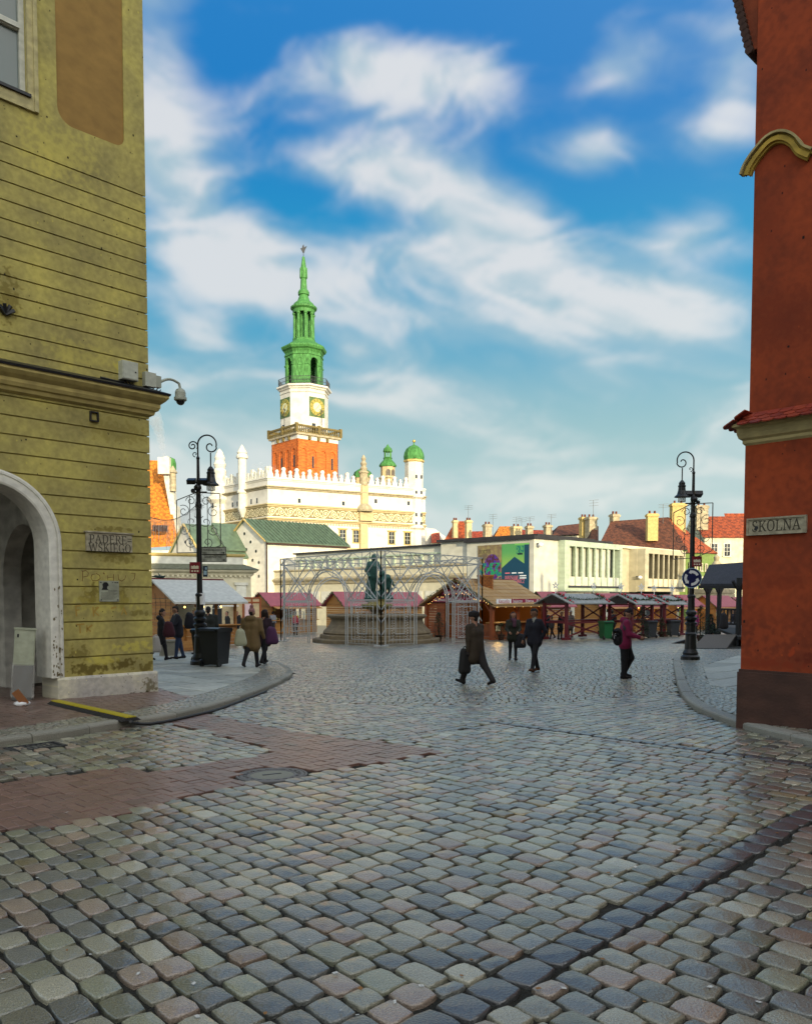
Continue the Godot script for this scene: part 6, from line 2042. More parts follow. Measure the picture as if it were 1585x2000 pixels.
func garland(par: Node3D, a: Vector3, b_: Vector3, sag: float, r: float, n: int, balls := true) -> void:
	var b := mb(); var q := mb(); q.col = Color(0.42, 0.01, 0.03)
	for i in n:
		var t := (i + 0.5) / n
		var p := a.lerp(b_, t) + Vector3.UP * (sag * 4 * t * (1 - t))
		for k in 7:
			var d := Vector3(rng.randf_range(-1, 1), rng.randf_range(-1, 1), rng.randf_range(-1, 1)).normalized()
			var s := d.cross(Vector3(0.3, 1, 0.2)).normalized() * 0.03
			b.tri(p - s, p + s, p + d * r * rng.randf_range(0.6, 1.2))
		if balls and i % 2 == 0: q.ball(p + Vector3(rng.randf_range(-1, 1), rng.randf_range(-0.5, 0.5), rng.randf_range(0.2, 1)) * r * 0.5, Vector3.ONE * r * 0.36, 6, 4)
	part(par, "fir_garland", b, M.fir)
	if balls: part(par, "red_bauble_string", q, M.paint)

func cabin(px: float, py: float, gw: float, lw: float, label: String, o := {}) -> Node3D:
	# near corner stands at that pixel; gable faces left-near, counter side right-near
	var p := gp(px, py)
	var t := thing("market_cabin", label, "market stall", p, 0.0, "wooden market cabins")
	var A := tf(Vector3.ZERO, FA); var B := tf(Vector3.ZERO, FB)
	var eave: float = o.get("eave", 2.15); var ridge: float = o.get("ridge", 2.95)
	var W := woods()
	planks(t, B, -gw, 0, 0.0, eave, 0.0, W)
	var b := mb(B); b.prism(PackedVector2Array([Vector2(-gw, eave), Vector2(0, eave), Vector2(-gw / 2, ridge)]), -0.04, 0.0); part(t, "gable", b, W[0])
	var open: bool = o.get("open", true)
	if open:
		planks(t, A, 0, lw, 0.0, 0.95, 0.0, W)
		for s in [[0.0, 0.14], [lw - 0.14, lw], [lw * 0.62, lw * 0.62 + 0.1]]:
			b = mb(A); b.box(Vector3(s[0], 0.95, -0.08), Vector3(s[1], eave, 0.02)); part(t, "post", b, W[1])
		if o.get("shut", 0.3) > 0: planks(t, A, lw * (1 - o.get("shut", 0.3)), lw - 0.14, 0.95, eave, -0.01, W)
		b = mb(A); b.box(Vector3(-0.05, 0.95, -0.3), Vector3(lw, 1.0, 0.28)); part(t, "counter", b, W[2])
		b = mb(A); b.box(Vector3(0.1, 0.1, -gw + 0.1), Vector3(lw - 0.1, eave, -gw + 0.16)); part(t, "back_wall", b, W[1])
		b = mb(A); b.box(Vector3(0.1, 1.05, -gw + 0.3), Vector3(lw - 0.1, 1.1, -gw + 0.6)); b.box(Vector3(0.1, 1.5, -gw + 0.3), Vector3(lw - 0.1, 1.54, -gw + 0.55)); part(t, "shelf", b, W[2])
		for i in 9:
			var c := mb(A); c.col = Color.from_hsv(rng.randf(), 0.7, rng.randf_range(0.15, 0.6))
			var x := rng.randf_range(0.3, lw - 0.3); var y := 1.12 if i % 2 else 1.56
			c.box(Vector3(x, y, -gw + 0.32), Vector3(x + rng.randf_range(0.08, 0.22), y + rng.randf_range(0.1, 0.3), -gw + 0.5)); part(t, "goods", c, M.paint)
		for i in 12:
			var c := mb(A); c.col = Color.from_hsv(rng.randf_range(0, 0.16) if i % 3 else rng.randf(), 0.75, rng.randf_range(0.2, 0.7))
			var x := rng.randf_range(0.2, lw * 0.7); var s := rng.randf_range(0.04, 0.11)
			if i % 2: c.ball(Vector3(x, 1.0 + s, rng.randf_range(-0.2, 0.2)), Vector3(s, s, s), 7, 5)
			else: c.cbox(Vector3(x, 1.72 + 0.1 * (i % 3), -0.12), Vector3(s, s * 3, s))
			part(t, "goods", c, M.paint)
		b = mb(A * Transform3D(Basis(Vector3.RIGHT, 0.30), Vector3(0, eave - 0.12, 0.0))); b.box(Vector3(0.0, 0.0, 0.0), Vector3(lw, 0.03, 0.75)); part(t, "awning_flap", b, W[2])
		for i in 3: bulb(t, A * Vector3(lw * (i + 0.7) / 3.6, eave - 0.25, -0.2), 0.045)
	else:
		planks(t, A, 0, lw, 0.0, eave, 0.0, W)
	# roof
	var rm: Material = o.get("roof", M.pink_roof)
	var ov := 0.25
	var up := (ridge - eave) / (gw / 2)
	for s in [0, 1]:
		b = mb(B)
		var e := Vector2(ov, eave - ov * up) if s == 0 else Vector2(-gw - ov, eave - ov * up)
		var r := Vector2(-gw / 2, ridge)
		var pl := PackedVector2Array([e, r, r + Vector2(0, 0.07), e + Vector2(0, 0.07)])
		b.prism(pl, -lw - 0.2, 0.25); part(t, "roof", b, rm)
	garland(t, B * Vector3(-gw - 0.2, eave - 0.1, 0.3), B * Vector3(-gw / 2, ridge + 0.05, 0.3), 0.02, 0.13, 14, false)
	garland(t, B * Vector3(0.2, eave - 0.1, 0.3), B * Vector3(-gw / 2, ridge + 0.05, 0.3), 0.02, 0.13, 14, false)
	return t

func stalls() -> void:
	var b: MB
	var W := woods()
	var A := tf(Vector3.ZERO, FA); var B := tf(Vector3.ZERO, FB)
	# white roofed stall at the left
	var p := gp(343, 1264)
	var t := thing("market_stall", "wooden stall with a wide white roof behind the shoppers by the street lamp", "market stall", p)
	planks(t, B, -3.6, 0, 0, 2.25, 0, W)
	b = mb(B); b.prism(PackedVector2Array([Vector2(-3.6, 2.25), Vector2(0, 2.25), Vector2(-1.8, 3.1)]), -0.04, 0.0); part(t, "gable", b, W[1])
	planks(t, A, 0, 3.4, 0, 0.95, 0, W)
	for x in [0.0, 1.1, 2.2, 3.3]:
		b = mb(A); b.box(Vector3(x, 0.95, -0.1), Vector3(x + 0.1, 2.25, 0)); part(t, "post", b, W[1])
	b = mb(A); b.box(Vector3(-0.05, 0.95, -0.3), Vector3(3.45, 1.0, 0.25)); part(t, "counter", b, W[2])
	b = mb(A); b.box(Vector3(0, 1.95, -0.05), Vector3(3.4, 2.25, 0.02)); part(t, "fascia", b, W[1])
	b = mb(A); b.box(Vector3(0.1, 0, -3.0), Vector3(3.3, 2.2, -2.9)); part(t, "back_wall", b, M.cream)
	for i in 3: bulb(t, A * Vector3(0.6 + i, 1.85, -0.15))
	for s in 2:
		b = mb(B)
		var e := Vector2(0.55, 2.0) if s == 0 else Vector2(-4.15, 2.0)
		var r := Vector2(-1.8, 3.12)
		b.prism(PackedVector2Array([e, r, r + Vector2(0, 0.09), e + Vector2(0, 0.09)]), -3.6, 0.3); part(t, "roof", b, mat("white_roof", 0.60, 0.60, 0.54, 0.5, "plaster", 0.5))
	b = mb(B); b.box(Vector3(-1.9, 3.15, -3.6), Vector3(-1.7, 3.23, 0.3)); part(t, "ridge_cap", b, M.maroon)
	for i in 7:
		b = mb(B); b.tube([Vector3(-3.4 + i * 0.5, 2.3 + 0.2 * (i % 2), 0.03), Vector3(-3.3 + i * 0.5, 1.9, 0.04), Vector3(-3.45 + i * 0.5, 1.2 + 0.2 * (i % 3), 0.03)], 0.009, 4); part(t, "light_string", b, M.black_metal)
	# half timbered kiosk
	p = gp(458, 1240)
	t = thing("kiosk", "half timbered kiosk of cream panels in a red brown frame with a pink notice", "kiosk", p)
	b = mb(A); b.box(Vector3(0, 0, -1.5), Vector3(2.2, 2.6, 0)); part(t, "panel", b, mat("panel_cream", 0.66, 0.50, 0.28, 0.8, "plaster", 0.6))
	b = mb(A)
	for x in [-0.06, 0.68, 1.42, 2.14]: b.box(Vector3(x, 0, -0.02), Vector3(x + 0.12, 2.6, 0.05))
	for y in [0.0, 1.1, 2.2, 2.52]: b.box(Vector3(0, y, -0.02), Vector3(2.2, y + 0.1, 0.045))
	part(t, "timber_frame", b, M.wood_red)
	b = mb(A); b.box(Vector3(0.85, 0.7, 0.05), Vector3(1.38, 2.15, 0.07)); part(t, "notice", b, mat("notice_pink", 0.68, 0.50, 0.52, 0.7))
	b = mb(A); b.box(Vector3(-1.0, 2.0, -0.4), Vector3(-0.1, 2.05, 0.7)); part(t, "awning", b, M.snow_white)
	# cabins in the middle
	cabin(530, 1238, 2.5, 4.3, "wooden cabin with a pink roof beside the half timbered kiosk", {"shut": 0.25})
	cabin(672, 1240, 2.0, 3.4, "wooden cabin with a pink roof seen through the bare arch frames", {"open": false})
	cabin(752, 1239, 2.0, 3.9, "wooden cabin with a pink roof directly behind the fountain", {"open": false})
	cabin(1068, 1240, 1.6, 3.0, "closed wooden cabin between the big sausage stall and the garlanded tables", {"open": false})
	cabin(1168, 1236, 2.2, 4.2, "open wooden cabin behind the first garlanded table", {"shut": 0.5})
	cabin(1240, 1234, 2.0, 4.4, "open wooden cabin behind the wheeled bins", {"shut": 0.25})
	cabin(1318, 1232, 2.2, 4.6, "lit wooden cabin full of goods beside the slim street lamp", {"shut": 0.1})
	cabin(1395, 1230, 2.2, 4.6, "wooden cabin with a small porch gable behind the fir trees", {"shut": 0.4})
	cabin(1450, 1226, 2.2, 4.6, "wooden cabin seen through the posts of the dark shelter", {"shut": 0.4})
	# big food stall
	p = gp(960, 1250)
	t = thing("food_stall", "large open timber food stall with a wood shingle roof and brick chimney", "market stall", p)
	var GW := 5.3; var LW := 4.9; var ev := 2.1; var rd := 3.45
	var WR := [M.wood_red, mat("wood_red_b", 0.36, 0.085, 0.02, 0.6, "grain", 1.0), mat("wood_red_c", 0.48, 0.13, 0.03, 0.6, "grain", 1.0)]
	for x in [-GW, -GW / 2, 0.0]:
		b = mb(B); b.box(Vector3(x - 0.1, 0, -0.1), Vector3(x + 0.1, ev, 0.1)); part(t, "post", b, M.wood_red)
	for x in [LW / 2, LW]:
		b = mb(A); b.box(Vector3(x - 0.1, 0, -0.1), Vector3(x + 0.1, ev, 0.1)); part(t, "post", b, M.wood_red)
		b = mb(A); b.beam(Vector3(x, 1.55, 0), Vector3(x - 0.5, 2.05, 0), 0.09); part(t, "brace", b, M.wood_red)
	b = mb(A); b.beam(Vector3(0, 1.5, 0), Vector3(0.5, 2.05, 0), 0.09); part(t, "brace", b, M.wood_red)
	b = mb(B); b.beam(Vector3(0, 1.5, 0), Vector3(-0.5, 2.05, 0), 0.09); part(t, "brace", b, M.wood_red)
	planks(t, B, -GW + 0.1, -GW + 1.5, 0, ev, -0.02, WR)
	planks(t, B, -GW, -0.1, 0, 0.9, -0.4, WR)
	planks(t, A, 0.1, LW, 0, 0.95, -0.02, WR)
	b = mb(A); b.box(Vector3(0.05, 0.95, -0.5), Vector3(LW + 0.1, 1.01, 0.3)); part(t, "counter", b, W[2])
	b = mb(A); b.box(Vector3(LW - 0.05, 0, -4.6), Vector3(LW + 0.02, ev, -0.1)); part(t, "end_wall", b, W[1])
	b = mb(A); b.box(Vector3(0.4, 0, -4.6), Vector3(LW, ev, -4.5)); part(t, "back_wall", b, W[0])
	# gable boards, banners and lettering
	b = mb(B); b.prism(PackedVector2Array([Vector2(-GW - 0.1, ev), Vector2(0.1, ev), Vector2(-GW / 2, rd)]), -0.05, 0.0); part(t, "gable", b, mat("gable_dark", 0.10, 0.018, 0.012, 0.7, "grain", 1.0))
	for k in [[ev + 0.06, 4.3, "Kawa  Herbata  Kompot"], [ev + 0.50, 2.6, "Pierogi  Grzaniec"], [ev + 0.90, 1.0, "Grill"]]:
		b = mb(B); b.box(Vector3(-GW / 2 - k[1] / 2, k[0], 0.0), Vector3(-GW / 2 + k[1] / 2, k[0] + 0.3, 0.04)); part(t, "banner", b, mat("banner_maroon", 0.24, 0.008, 0.045, 0.7))
		var l := lettering(t, k[2], B * Vector3(-GW / 2, k[0] + 0.15, 0.045), 0.19, M.snow_white, k[1] * 0.9, true, FB)
	for i in 34:
		var u := -GW + (i + 0.5) * GW / 34
		var top := lerpf(ev, rd, 1 - absf(u + GW / 2) / (GW / 2))
		bulb(t, B * Vector3(u, top - 0.12 - 0.5 * rng.randf() * (top - ev), 0.08), 0.016)
	for k in [[0.0, 1.4, "Kaszanka", 0], [1.4, 2.65, "Świąteczne", 1], [2.65, 3.8, "Bigos", 1], [3.8, 5.1, "Kiełbasa", 1]]:
		b = mb(A); b.box(Vector3(k[0], ev - 0.02, 0.30), Vector3(k[1], ev + 0.26, 0.33)); part(t, "banner", b, M.banner_maroon if k[3] else M.snow_white)
		lettering(t, k[2], A * Vector3((k[0] + k[1]) / 2, ev + 0.12, 0.335), 0.2, M.snow_white if k[3] else mat("red_ink", 0.4, 0.02, 0.03, 0.7), (k[1] - k[0]) * 0.75, true, FA)
	# shingle roof: rows of shingles on the visible slope
	for s in 2:
		b = mb(B)
		var e := Vector2(0.4, ev - 0.4 * (rd - ev) / (GW / 2)) if s == 0 else Vector2(-GW - 0.4, ev - 0.4 * (rd - ev) / (GW / 2))
		var r := Vector2(-GW / 2, rd)
		b.prism(PackedVector2Array([e, r, r + Vector2(0, 0.08), e + Vector2(0, 0.08)]), -LW - 0.2, 0.35); part(t, "roof_deck", b, mat("shingle", 0.50, 0.31, 0.13, 0.75, "grain", 1.5))
	var sh := [M.shingle, mat("shingle_b", 0.50, 0.30, 0.11, 0.75, "grain", 1.5), mat("shingle_c", 0.56, 0.36, 0.15, 0.75, "grain", 1.5)]
	for row in 7:
		for i in 12:
			var f0 := row / 7.0; var f1 := (row + 1.15) / 7.0
			var q0 := Vector2(0.4, ev - 0.13).lerp(Vector2(-GW / 2, rd + 0.09), f0); var q1 := Vector2(0.4, ev - 0.13).lerp(Vector2(-GW / 2, rd + 0.09), minf(f1, 1.0))
			var z := 0.33 - i * (LW + 0.5) / 12
			b = mb(B)
			b.prism(PackedVector2Array([q0 + Vector2(0, 0.05), q1 + Vector2(0, 0.02), q1 + Vector2(0, 0.045), q0 + Vector2(0, 0.085)]), z - (LW + 0.5) / 12 + 0.012, z); part(t, "shingle", b, sh[rng.randi() % 3])
	b = mb(B); b.box(Vector3(-GW / 2 - 0.08, rd + 0.06, -LW - 0.2), Vector3(-GW / 2 + 0.08, rd + 0.14, 0.35)); part(t, "ridge_cap", b, M.maroon)
	garland(t, B * Vector3(0.35, ev - 0.05, 0.36), B * Vector3(-GW / 2, rd + 0.08, 0.36), 0.02, 0.13, 26, false)
	garland(t, B * Vector3(-GW - 0.35, ev - 0.05, 0.36), B * Vector3(-GW / 2, rd + 0.08, 0.36), 0.02, 0.13, 26, false)
	# brick chimney of the stall
	var cw := Node3D.new(); cw.name = "brick_chimney"; t.add_child(cw)
	var cx := B * Vector3(-GW / 2 + 0.75, 0, -1.6)
	var mort := mat("mortar_dark", 0.09, 0.05, 0.03, 0.9)
	var br := [mat("stall_brick_a", 0.55, 0.19, 0.035, 0.8, "grain", 2.0), mat("stall_brick_b", 0.46, 0.15, 0.03, 0.8, "grain", 2.0)]
	b = mb(tf(cx, 0)); b.box(Vector3(-0.40, 2.5, -0.40), Vector3(0.40, 3.66, 0.40)); part(cw, "core", b, mort)
	for fc in [0.0, -PI / 2, PI / 2]:
		for r in 10:
			var y := 2.58 + r * 0.115
			for i in range(-1, 4):
				var x0 := maxf(-0.42, -0.42 + i * 0.24 + (0.12 if r % 2 else 0.0)); var x1 := minf(0.42, -0.42 + (i + 1) * 0.24 + (0.12 if r % 2 else 0.0) - 0.03)
				if x1 - x0 < 0.05: continue
				b = mb(tf(cx, fc)); b.box(Vector3(x0, y, 0.38), Vector3(x1, y + 0.085, 0.43)); part(cw, "brick", b, br[rng.randi() % 2])
	b = mb(tf(cx, 0)); b.box(Vector3(-0.48, 3.70, -0.48), Vector3(0.48, 3.80, 0.48)); part(cw, "cap", b, br[0])
	for i in 6: bulb(t, A * Vector3(0.4 + i * 0.85, ev - 0.18, 0.05), 0.05)
	lamp_light(p + A * Vector3(2.2, 1.85, -1.2), 0.5)
	b = mb(A); b.box(Vector3(0.3, 0.5, 0.03), Vector3(0.75, 0.85, 0.05)); part(t, "price_board", b, mat("price_cream", 0.62, 0.55, 0.33, 0.8))
	lettering(t, "12 zł", A * Vector3(0.52, 0.68, 0.055), 0.14, M.black_metal, 0.34, false, FA)
	# garlanded standing tables with maroon posts
	for k in [[1105, 1250, 4.2, "long maroon posted standing table with a white roof and wreaths, near the food stall"], [1232, 1247, 2.6, "maroon posted standing table with wreaths behind the man in the magenta jacket"], [1296, 1243, 2.6, "maroon posted standing table with wreaths between two grey bins"]]:
		table_shelter(k[0], k[1], k[2], k[3])
	for q in [[p + A * Vector3(10, 1.9, -3), 0.3]]: pass
	lamp_light(gp(1268, 1232) + Vector3(0, 1.8, -0.6), 0.35, "cabin behind the wheeled bins")
	lamp_light(gp(1345, 1230) + Vector3(0, 1.8, -0.6), 0.35, "cabin beside the slim lamp")
	firs()

func lamp_light(p: Vector3, e: float, wh := "food stall") -> void:
	var o := OmniLight3D.new()
	o.name = "lamp_light"
	o.light_color = Color(1, 0.78, 0.42); o.light_energy = e; o.omni_range = 12; o.omni_attenuation = 2.0; o.light_size = 0.06; o.shadow_enabled = true
	var t := thing("stall_lamp", "small glowing bulb on a cord inside the %s" % wh, "lamp", p + Vector3(0, 0.06, 0), 0.0, "lamps inside stalls")
	t.add_child(o, true)
	bulb(t, Vector3.ZERO, 0.06)
	var b := mb(); b.beam(Vector3(0, 0.06, 0), Vector3(0, 0.4, 0), 0.02); part(t, "cord", b, M.black_metal)

func table_shelter(px: float, py: float, w: float, label: String) -> void:
	var p := gp(px, py)
	var t := thing("standing_table", label, "table", p, FA, "maroon standing tables")
	var b: MB
	var wd := 1.5
	for x in [0.0, w]:
		for z in [0.0, -wd]:
			b = mb(); b.box(Vector3(x - 0.08, 0, z - 0.08), Vector3(x + 0.08, 2.15, z + 0.08)); part(t, "post", b, M.maroon)
			b = mb(); b.box(Vector3(x - 0.35, 0, z - 0.1), Vector3(x + 0.35, 0.14, z + 0.1)); part(t, "foot", b, M.maroon)
		for y in [0.95, 2.0]:
			b = mb(); b.box(Vector3(x - 0.06, y, -wd), Vector3(x + 0.06, y + 0.1, 0)); part(t, "rail", b, M.maroon)
		b = mb(); b.beam(Vector3(x, 1.1, 0), Vector3(x, 1.95, -wd), 0.07); b.beam(Vector3(x, 1.1, -wd), Vector3(x, 1.95, 0), 0.07); part(t, "cross_brace", b, M.maroon)
		garland(t, Vector3(x, 2.1, 0.35), Vector3(x, 2.1, -wd - 0.35), 0.55, 0.22, 22)
		b = mb()
		for k in 5:
			var a := TAU * k / 5; var a2 := TAU * (k + 2) / 5
			b.beam(Vector3(x, 3.15 + 0.22 * cos(a), -wd / 2 + 0.22 * sin(a)), Vector3(x, 3.15 + 0.22 * cos(a2), -wd / 2 + 0.22 * sin(a2)), 0.03)
		b.beam(Vector3(x, 2.6, -wd / 2), Vector3(x, 2.95, -wd / 2), 0.03)
		part(t, "star", b, M.snow_white)
	b = mb(); b.beam(Vector3(0, 0.15, 0), Vector3(w, 0.95, 0), 0.08); b.beam(Vector3(0, 0.95, 0), Vector3(w, 0.15, 0), 0.08); part(t, "cross_brace", b, M.maroon)
	b = mb(); b.box(Vector3(-0.1, 1.05, -wd * 0.75), Vector3(w + 0.1, 1.11, -wd * 0.25)); part(t, "table_top", b, M.maroon)
	b = mb(); b.box(Vector3(0, 0.92, -0.05), Vector3(w, 1.02, 0.05)); part(t, "rail", b, M.maroon)
	for s in [0, 1]:
		b = mb(Transform3D(Basis(Vector3(0, 0, 1), Vector3(0, 1, 0), Vector3(-1, 0, 0)), Vector3(w + 0.4, 0, 0)))
		var e := Vector2(0.5, 2.05) if s == 0 else Vector2(-wd - 0.5, 2.05)
		b.prism(PackedVector2Array([e, Vector2(-wd / 2, 2.62), Vector2(-wd / 2, 2.68), e + Vector2(0, 0.06)]), 0, w + 0.8); part(t, "roof", b, mat("shelter_roof", 0.36, 0.37, 0.35, 0.6, "blotch", 0.8))
	garland(t, Vector3(0.1, 2.45, 0.05), Vector3(w - 0.1, 2.45, 0.05), -0.12, 0.16, 26, false)

func fir_tree(p: Vector3, h: float, r: float, label: String, pot := true) -> Node3D:
	var t := thing("fir_tree", label, "tree", p, rng.randf() * TAU, "small potted firs")
	var b := mb(); b.tube([Vector3(0, 0, 0), Vector3(0, h, 0)], 0.04, 6, 0.01); part(t, "trunk", b, M.wood_dark)
	b = mb()
	var n := int(h * 220)
	for i in n:
		var y := h * (0.12 + 0.88 * pow(rng.randf(), 0.9))
		var a := rng.randf() * TAU
		var rr := r * (1.0 - y / h) * rng.randf_range(0.35, 1.1) + 0.03
		var c := Vector3(sin(a) * rr, y - rr * 0.25, cos(a) * rr)
		var d := Vector3(sin(a), -0.3 + rng.randf() * 0.6, cos(a)).normalized()
		var s := d.cross(Vector3.UP).normalized()
		b.col = Color(1, 1, 1) * rng.randf_range(0.6, 1.3)
		for k in 4:
			var dd := (d + s * rng.randf_range(-0.9, 0.9) + Vector3.UP * rng.randf_range(-0.4, 0.5)).normalized()
			var ss := dd.cross(Vector3(0.2, 1, 0.1)).normalized() * 0.016
			b.tri(c - ss, c + ss, c + dd * 0.16)
	part(t, "crown", b, M.fir_needles if M.has("fir_needles") else vcol(mat("fir_needles", 0.032, 0.065, 0.018, 0.7)))
	if pot:
		b = mb(); b.lathe([Vector2(0.14, 0), Vector2(0.2, 0.3), Vector2(0.22, 0.3), Vector2(0.22, 0.34), Vector2(0, 0.34)], 12); part(t, "pot", b, M.tile_brown)
	return t

func firs() -> void:
	fir_tree(gp(1252, 1249), 1.9, 0.62, "fir tree in a pot beside the grey bin near the standing tables")
	fir_tree(gp(1291, 1244), 1.2, 0.5, "short bushy fir at the foot of a maroon post between two grey bins")
	fir_tree(gp(1366, 1252), 2.0, 0.62, "fir tree in a pot beside the wooden ramp and the slim lamp post")
	fir_tree(gp(1385, 1256), 1.5, 0.75, "wide low fir in front of the seated person by the ramp")
	fir_tree(gp(856, 1253), 1.6, 0.45, "dark fir in a pot at the corner of the food stall beside the fountain")
	fir_tree(gp(978, 1251), 1.0, 0.55, "low fir under the counter of the food stall beside its corner post")
	fir_tree(gp(1012, 1247), 0.9, 0.5, "low fir under the food stall counter behind the woman with the scarf")
	fir_tree(gp(1172, 1242), 1.3, 0.5, "small fir between the first standing table and the green bin")

# ------------------------------------------------------------------ fountain
func fountain() -> void:
	var c := gp(736, 1254.0)
	var t := thing("fountain", "baroque stone fountain basin on two steps with a stone bowl", "fountain", c, 0.15)
	var b := mb(); b.lathe([Vector2(3.45, -0.3), Vector2(3.45, 0.2), Vector2(3.40, 0.24), Vector2(3.05, 0.24)], 12, true); part(t, "lower_step", b, M.fountain_stone)
	b = mb(); b.lathe([Vector2(3.06, 0.24), Vector2(3.06, 0.42), Vector2(3.0, 0.46), Vector2(2.85, 0.46)], 12, true); part(t, "upper_step", b, M.fountain_stone)
	b = mb(); b.lathe([Vector2(2.86, 0.46), Vector2(2.90, 0.55), Vector2(2.84, 0.66), Vector2(2.68, 0.80), Vector2(2.54, 0.98), Vector2(2.47, 1.14), Vector2(2.46, 1.24), Vector2(2.54, 1.28), Vector2(2.54, 1.32)], 36); part(t, "basin_wall", b, M.fountain_stone)
	b = mb(); b.lathe([Vector2(2.54, 1.32), Vector2(2.66, 1.36), Vector2(2.68, 1.44), Vector2(2.6, 1.50), Vector2(2.25, 1.50), Vector2(2.22, 1.42), Vector2(2.22, 0.7), Vector2(0, 0.7)], 36); part(t, "basin_rim", b, M.fountain_stone)
	b = mb(); b.lathe([Vector2(0.55, 0.7), Vector2(0.5, 1.0), Vector2(0.32, 1.3), Vector2(0.30, 1.6), Vector2(0.42, 1.75)], 18); part(t, "pedestal", b, M.fountain_stone)
	b = mb(); b.lathe([Vector2(0.42, 1.74), Vector2(0.72, 1.80), Vector2(0.84, 1.92), Vector2(0.86, 2.02), Vector2(0.78, 2.06), Vector2(0.5, 2.04), Vector2(0.45, 2.2), Vector2(0.5, 2.3), Vector2(0.0, 2.3)], 22); part(t, "stone_bowl", b, mat("bowl_moss", 0.34, 0.28, 0.09, 0.8, "blotch", 2.0, "bump", 1.0))
	# bronze group: standing figure and one leaning beside it
	var s := thing("bronze_statue", "green bronze group of a standing figure and a leaning one on the fountain", "statue", c + Vector3(0, 2.3, 0), 0.15)
	var bones := []
	var add := func(a: Vector3, e: Vector3, ra: float, rb: float) -> void: bones.append([a, e, ra, rb, Color(1, 1, 1)])
	# standing figure, slightly to the left
	add.call(Vector3(-0.42, 0.10, 0.05), Vector3(-0.36, 0.62, 0.02), 0.10, 0.12); add.call(Vector3(-0.36, 0.62, 0.02), Vector3(-0.30, 1.2, 0), 0.13, 0.18)
	add.call(Vector3(-0.12, 0.10, -0.05), Vector3(-0.18, 0.65, -0.02), 0.10, 0.12); add.call(Vector3(-0.18, 0.65, -0.02), Vector3(-0.18, 1.2, 0), 0.13, 0.18)
	add.call(Vector3(-0.24, 1.2, 0), Vector3(-0.20, 1.75, 0), 0.24, 0.27); add.call(Vector3(-0.40, 1.9, 0), Vector3(0.02, 1.92, 0), 0.13, 0.13)
	add.call(Vector3(-0.20, 1.95, 0), Vector3(-0.17, 2.12, 0.02), 0.09, 0.09); add.call(Vector3(-0.17, 2.22, 0.03), Vector3(-0.16, 2.30, 0.03), 0.15, 0.13)
	add.call(Vector3(0.02, 1.90, 0), Vector3(0.22, 1.55, 0.12), 0.10, 0.08); add.call(Vector3(0.22, 1.55, 0.12), Vector3(0.12, 1.3, 0.25), 0.08, 0.06)
	add.call(Vector3(-0.42, 1.9, 0), Vector3(-0.58, 1.55, 0.05), 0.10, 0.08); add.call(Vector3(-0.58, 1.55, 0.05), Vector3(-0.45, 1.22, 0.18), 0.08, 0.06)
	# drapery behind
	add.call(Vector3(-0.52, 0.15, -0.12), Vector3(-0.40, 1.1, -0.14), 0.14, 0.10); add.call(Vector3(-0.3, 0.1, -0.15), Vector3(-0.2, 0.9, -0.15), 0.16, 0.12)
	# leaning figure to the right
	add.call(Vector3(0.42, 0.15, 0.1), Vector3(0.36, 0.60, 0.15), 0.13, 0.15); add.call(Vector3(0.36, 0.60, 0.15), Vector3(0.22, 0.95, 0.1), 0.18, 0.22)
	add.call(Vector3(0.22, 0.95, 0.1), Vector3(0.55, 1.15, 0.12), 0.22, 0.20); add.call(Vector3(0.55, 1.15, 0.12), Vector3(0.78, 0.95, 0.15), 0.11, 0.08); add.call(Vector3(0.78, 0.95, 0.15), Vector3(0.95, 0.62, 0.2), 0.08, 0.05)
	add.call(Vector3(0.28, 1.28, 0.12), Vector3(0.34, 1.40, 0.14), 0.14, 0.12)
	add.call(Vector3(0.62, 0.1, 0.0), Vector3(0.72, 0.5, 0.05), 0.10, 0.12); add.call(Vector3(0.72, 0.5, 0.05), Vector3(0.52, 0.95, 0.08), 0.13, 0.18)
	add.call(Vector3(-0.5, 0.04, 0), Vector3(0.7, 0.04, 0.05), 0.20, 0.20); add.call(Vector3(0.0, 0.15, 0.05), Vector3(0.3, 0.4, 0.05), 0.22, 0.2)
	var body := mb(); nets(body, bones, 0.035, 0.05)
	part(s, "figures", body, M.bronze)
	b = mb(); b.tube([Vector3(-0.55, 1.4, 0.2), Vector3(-0.30, 2.75, -0.1)], 0.022, 5); part(s, "spear", b, M.bronze)

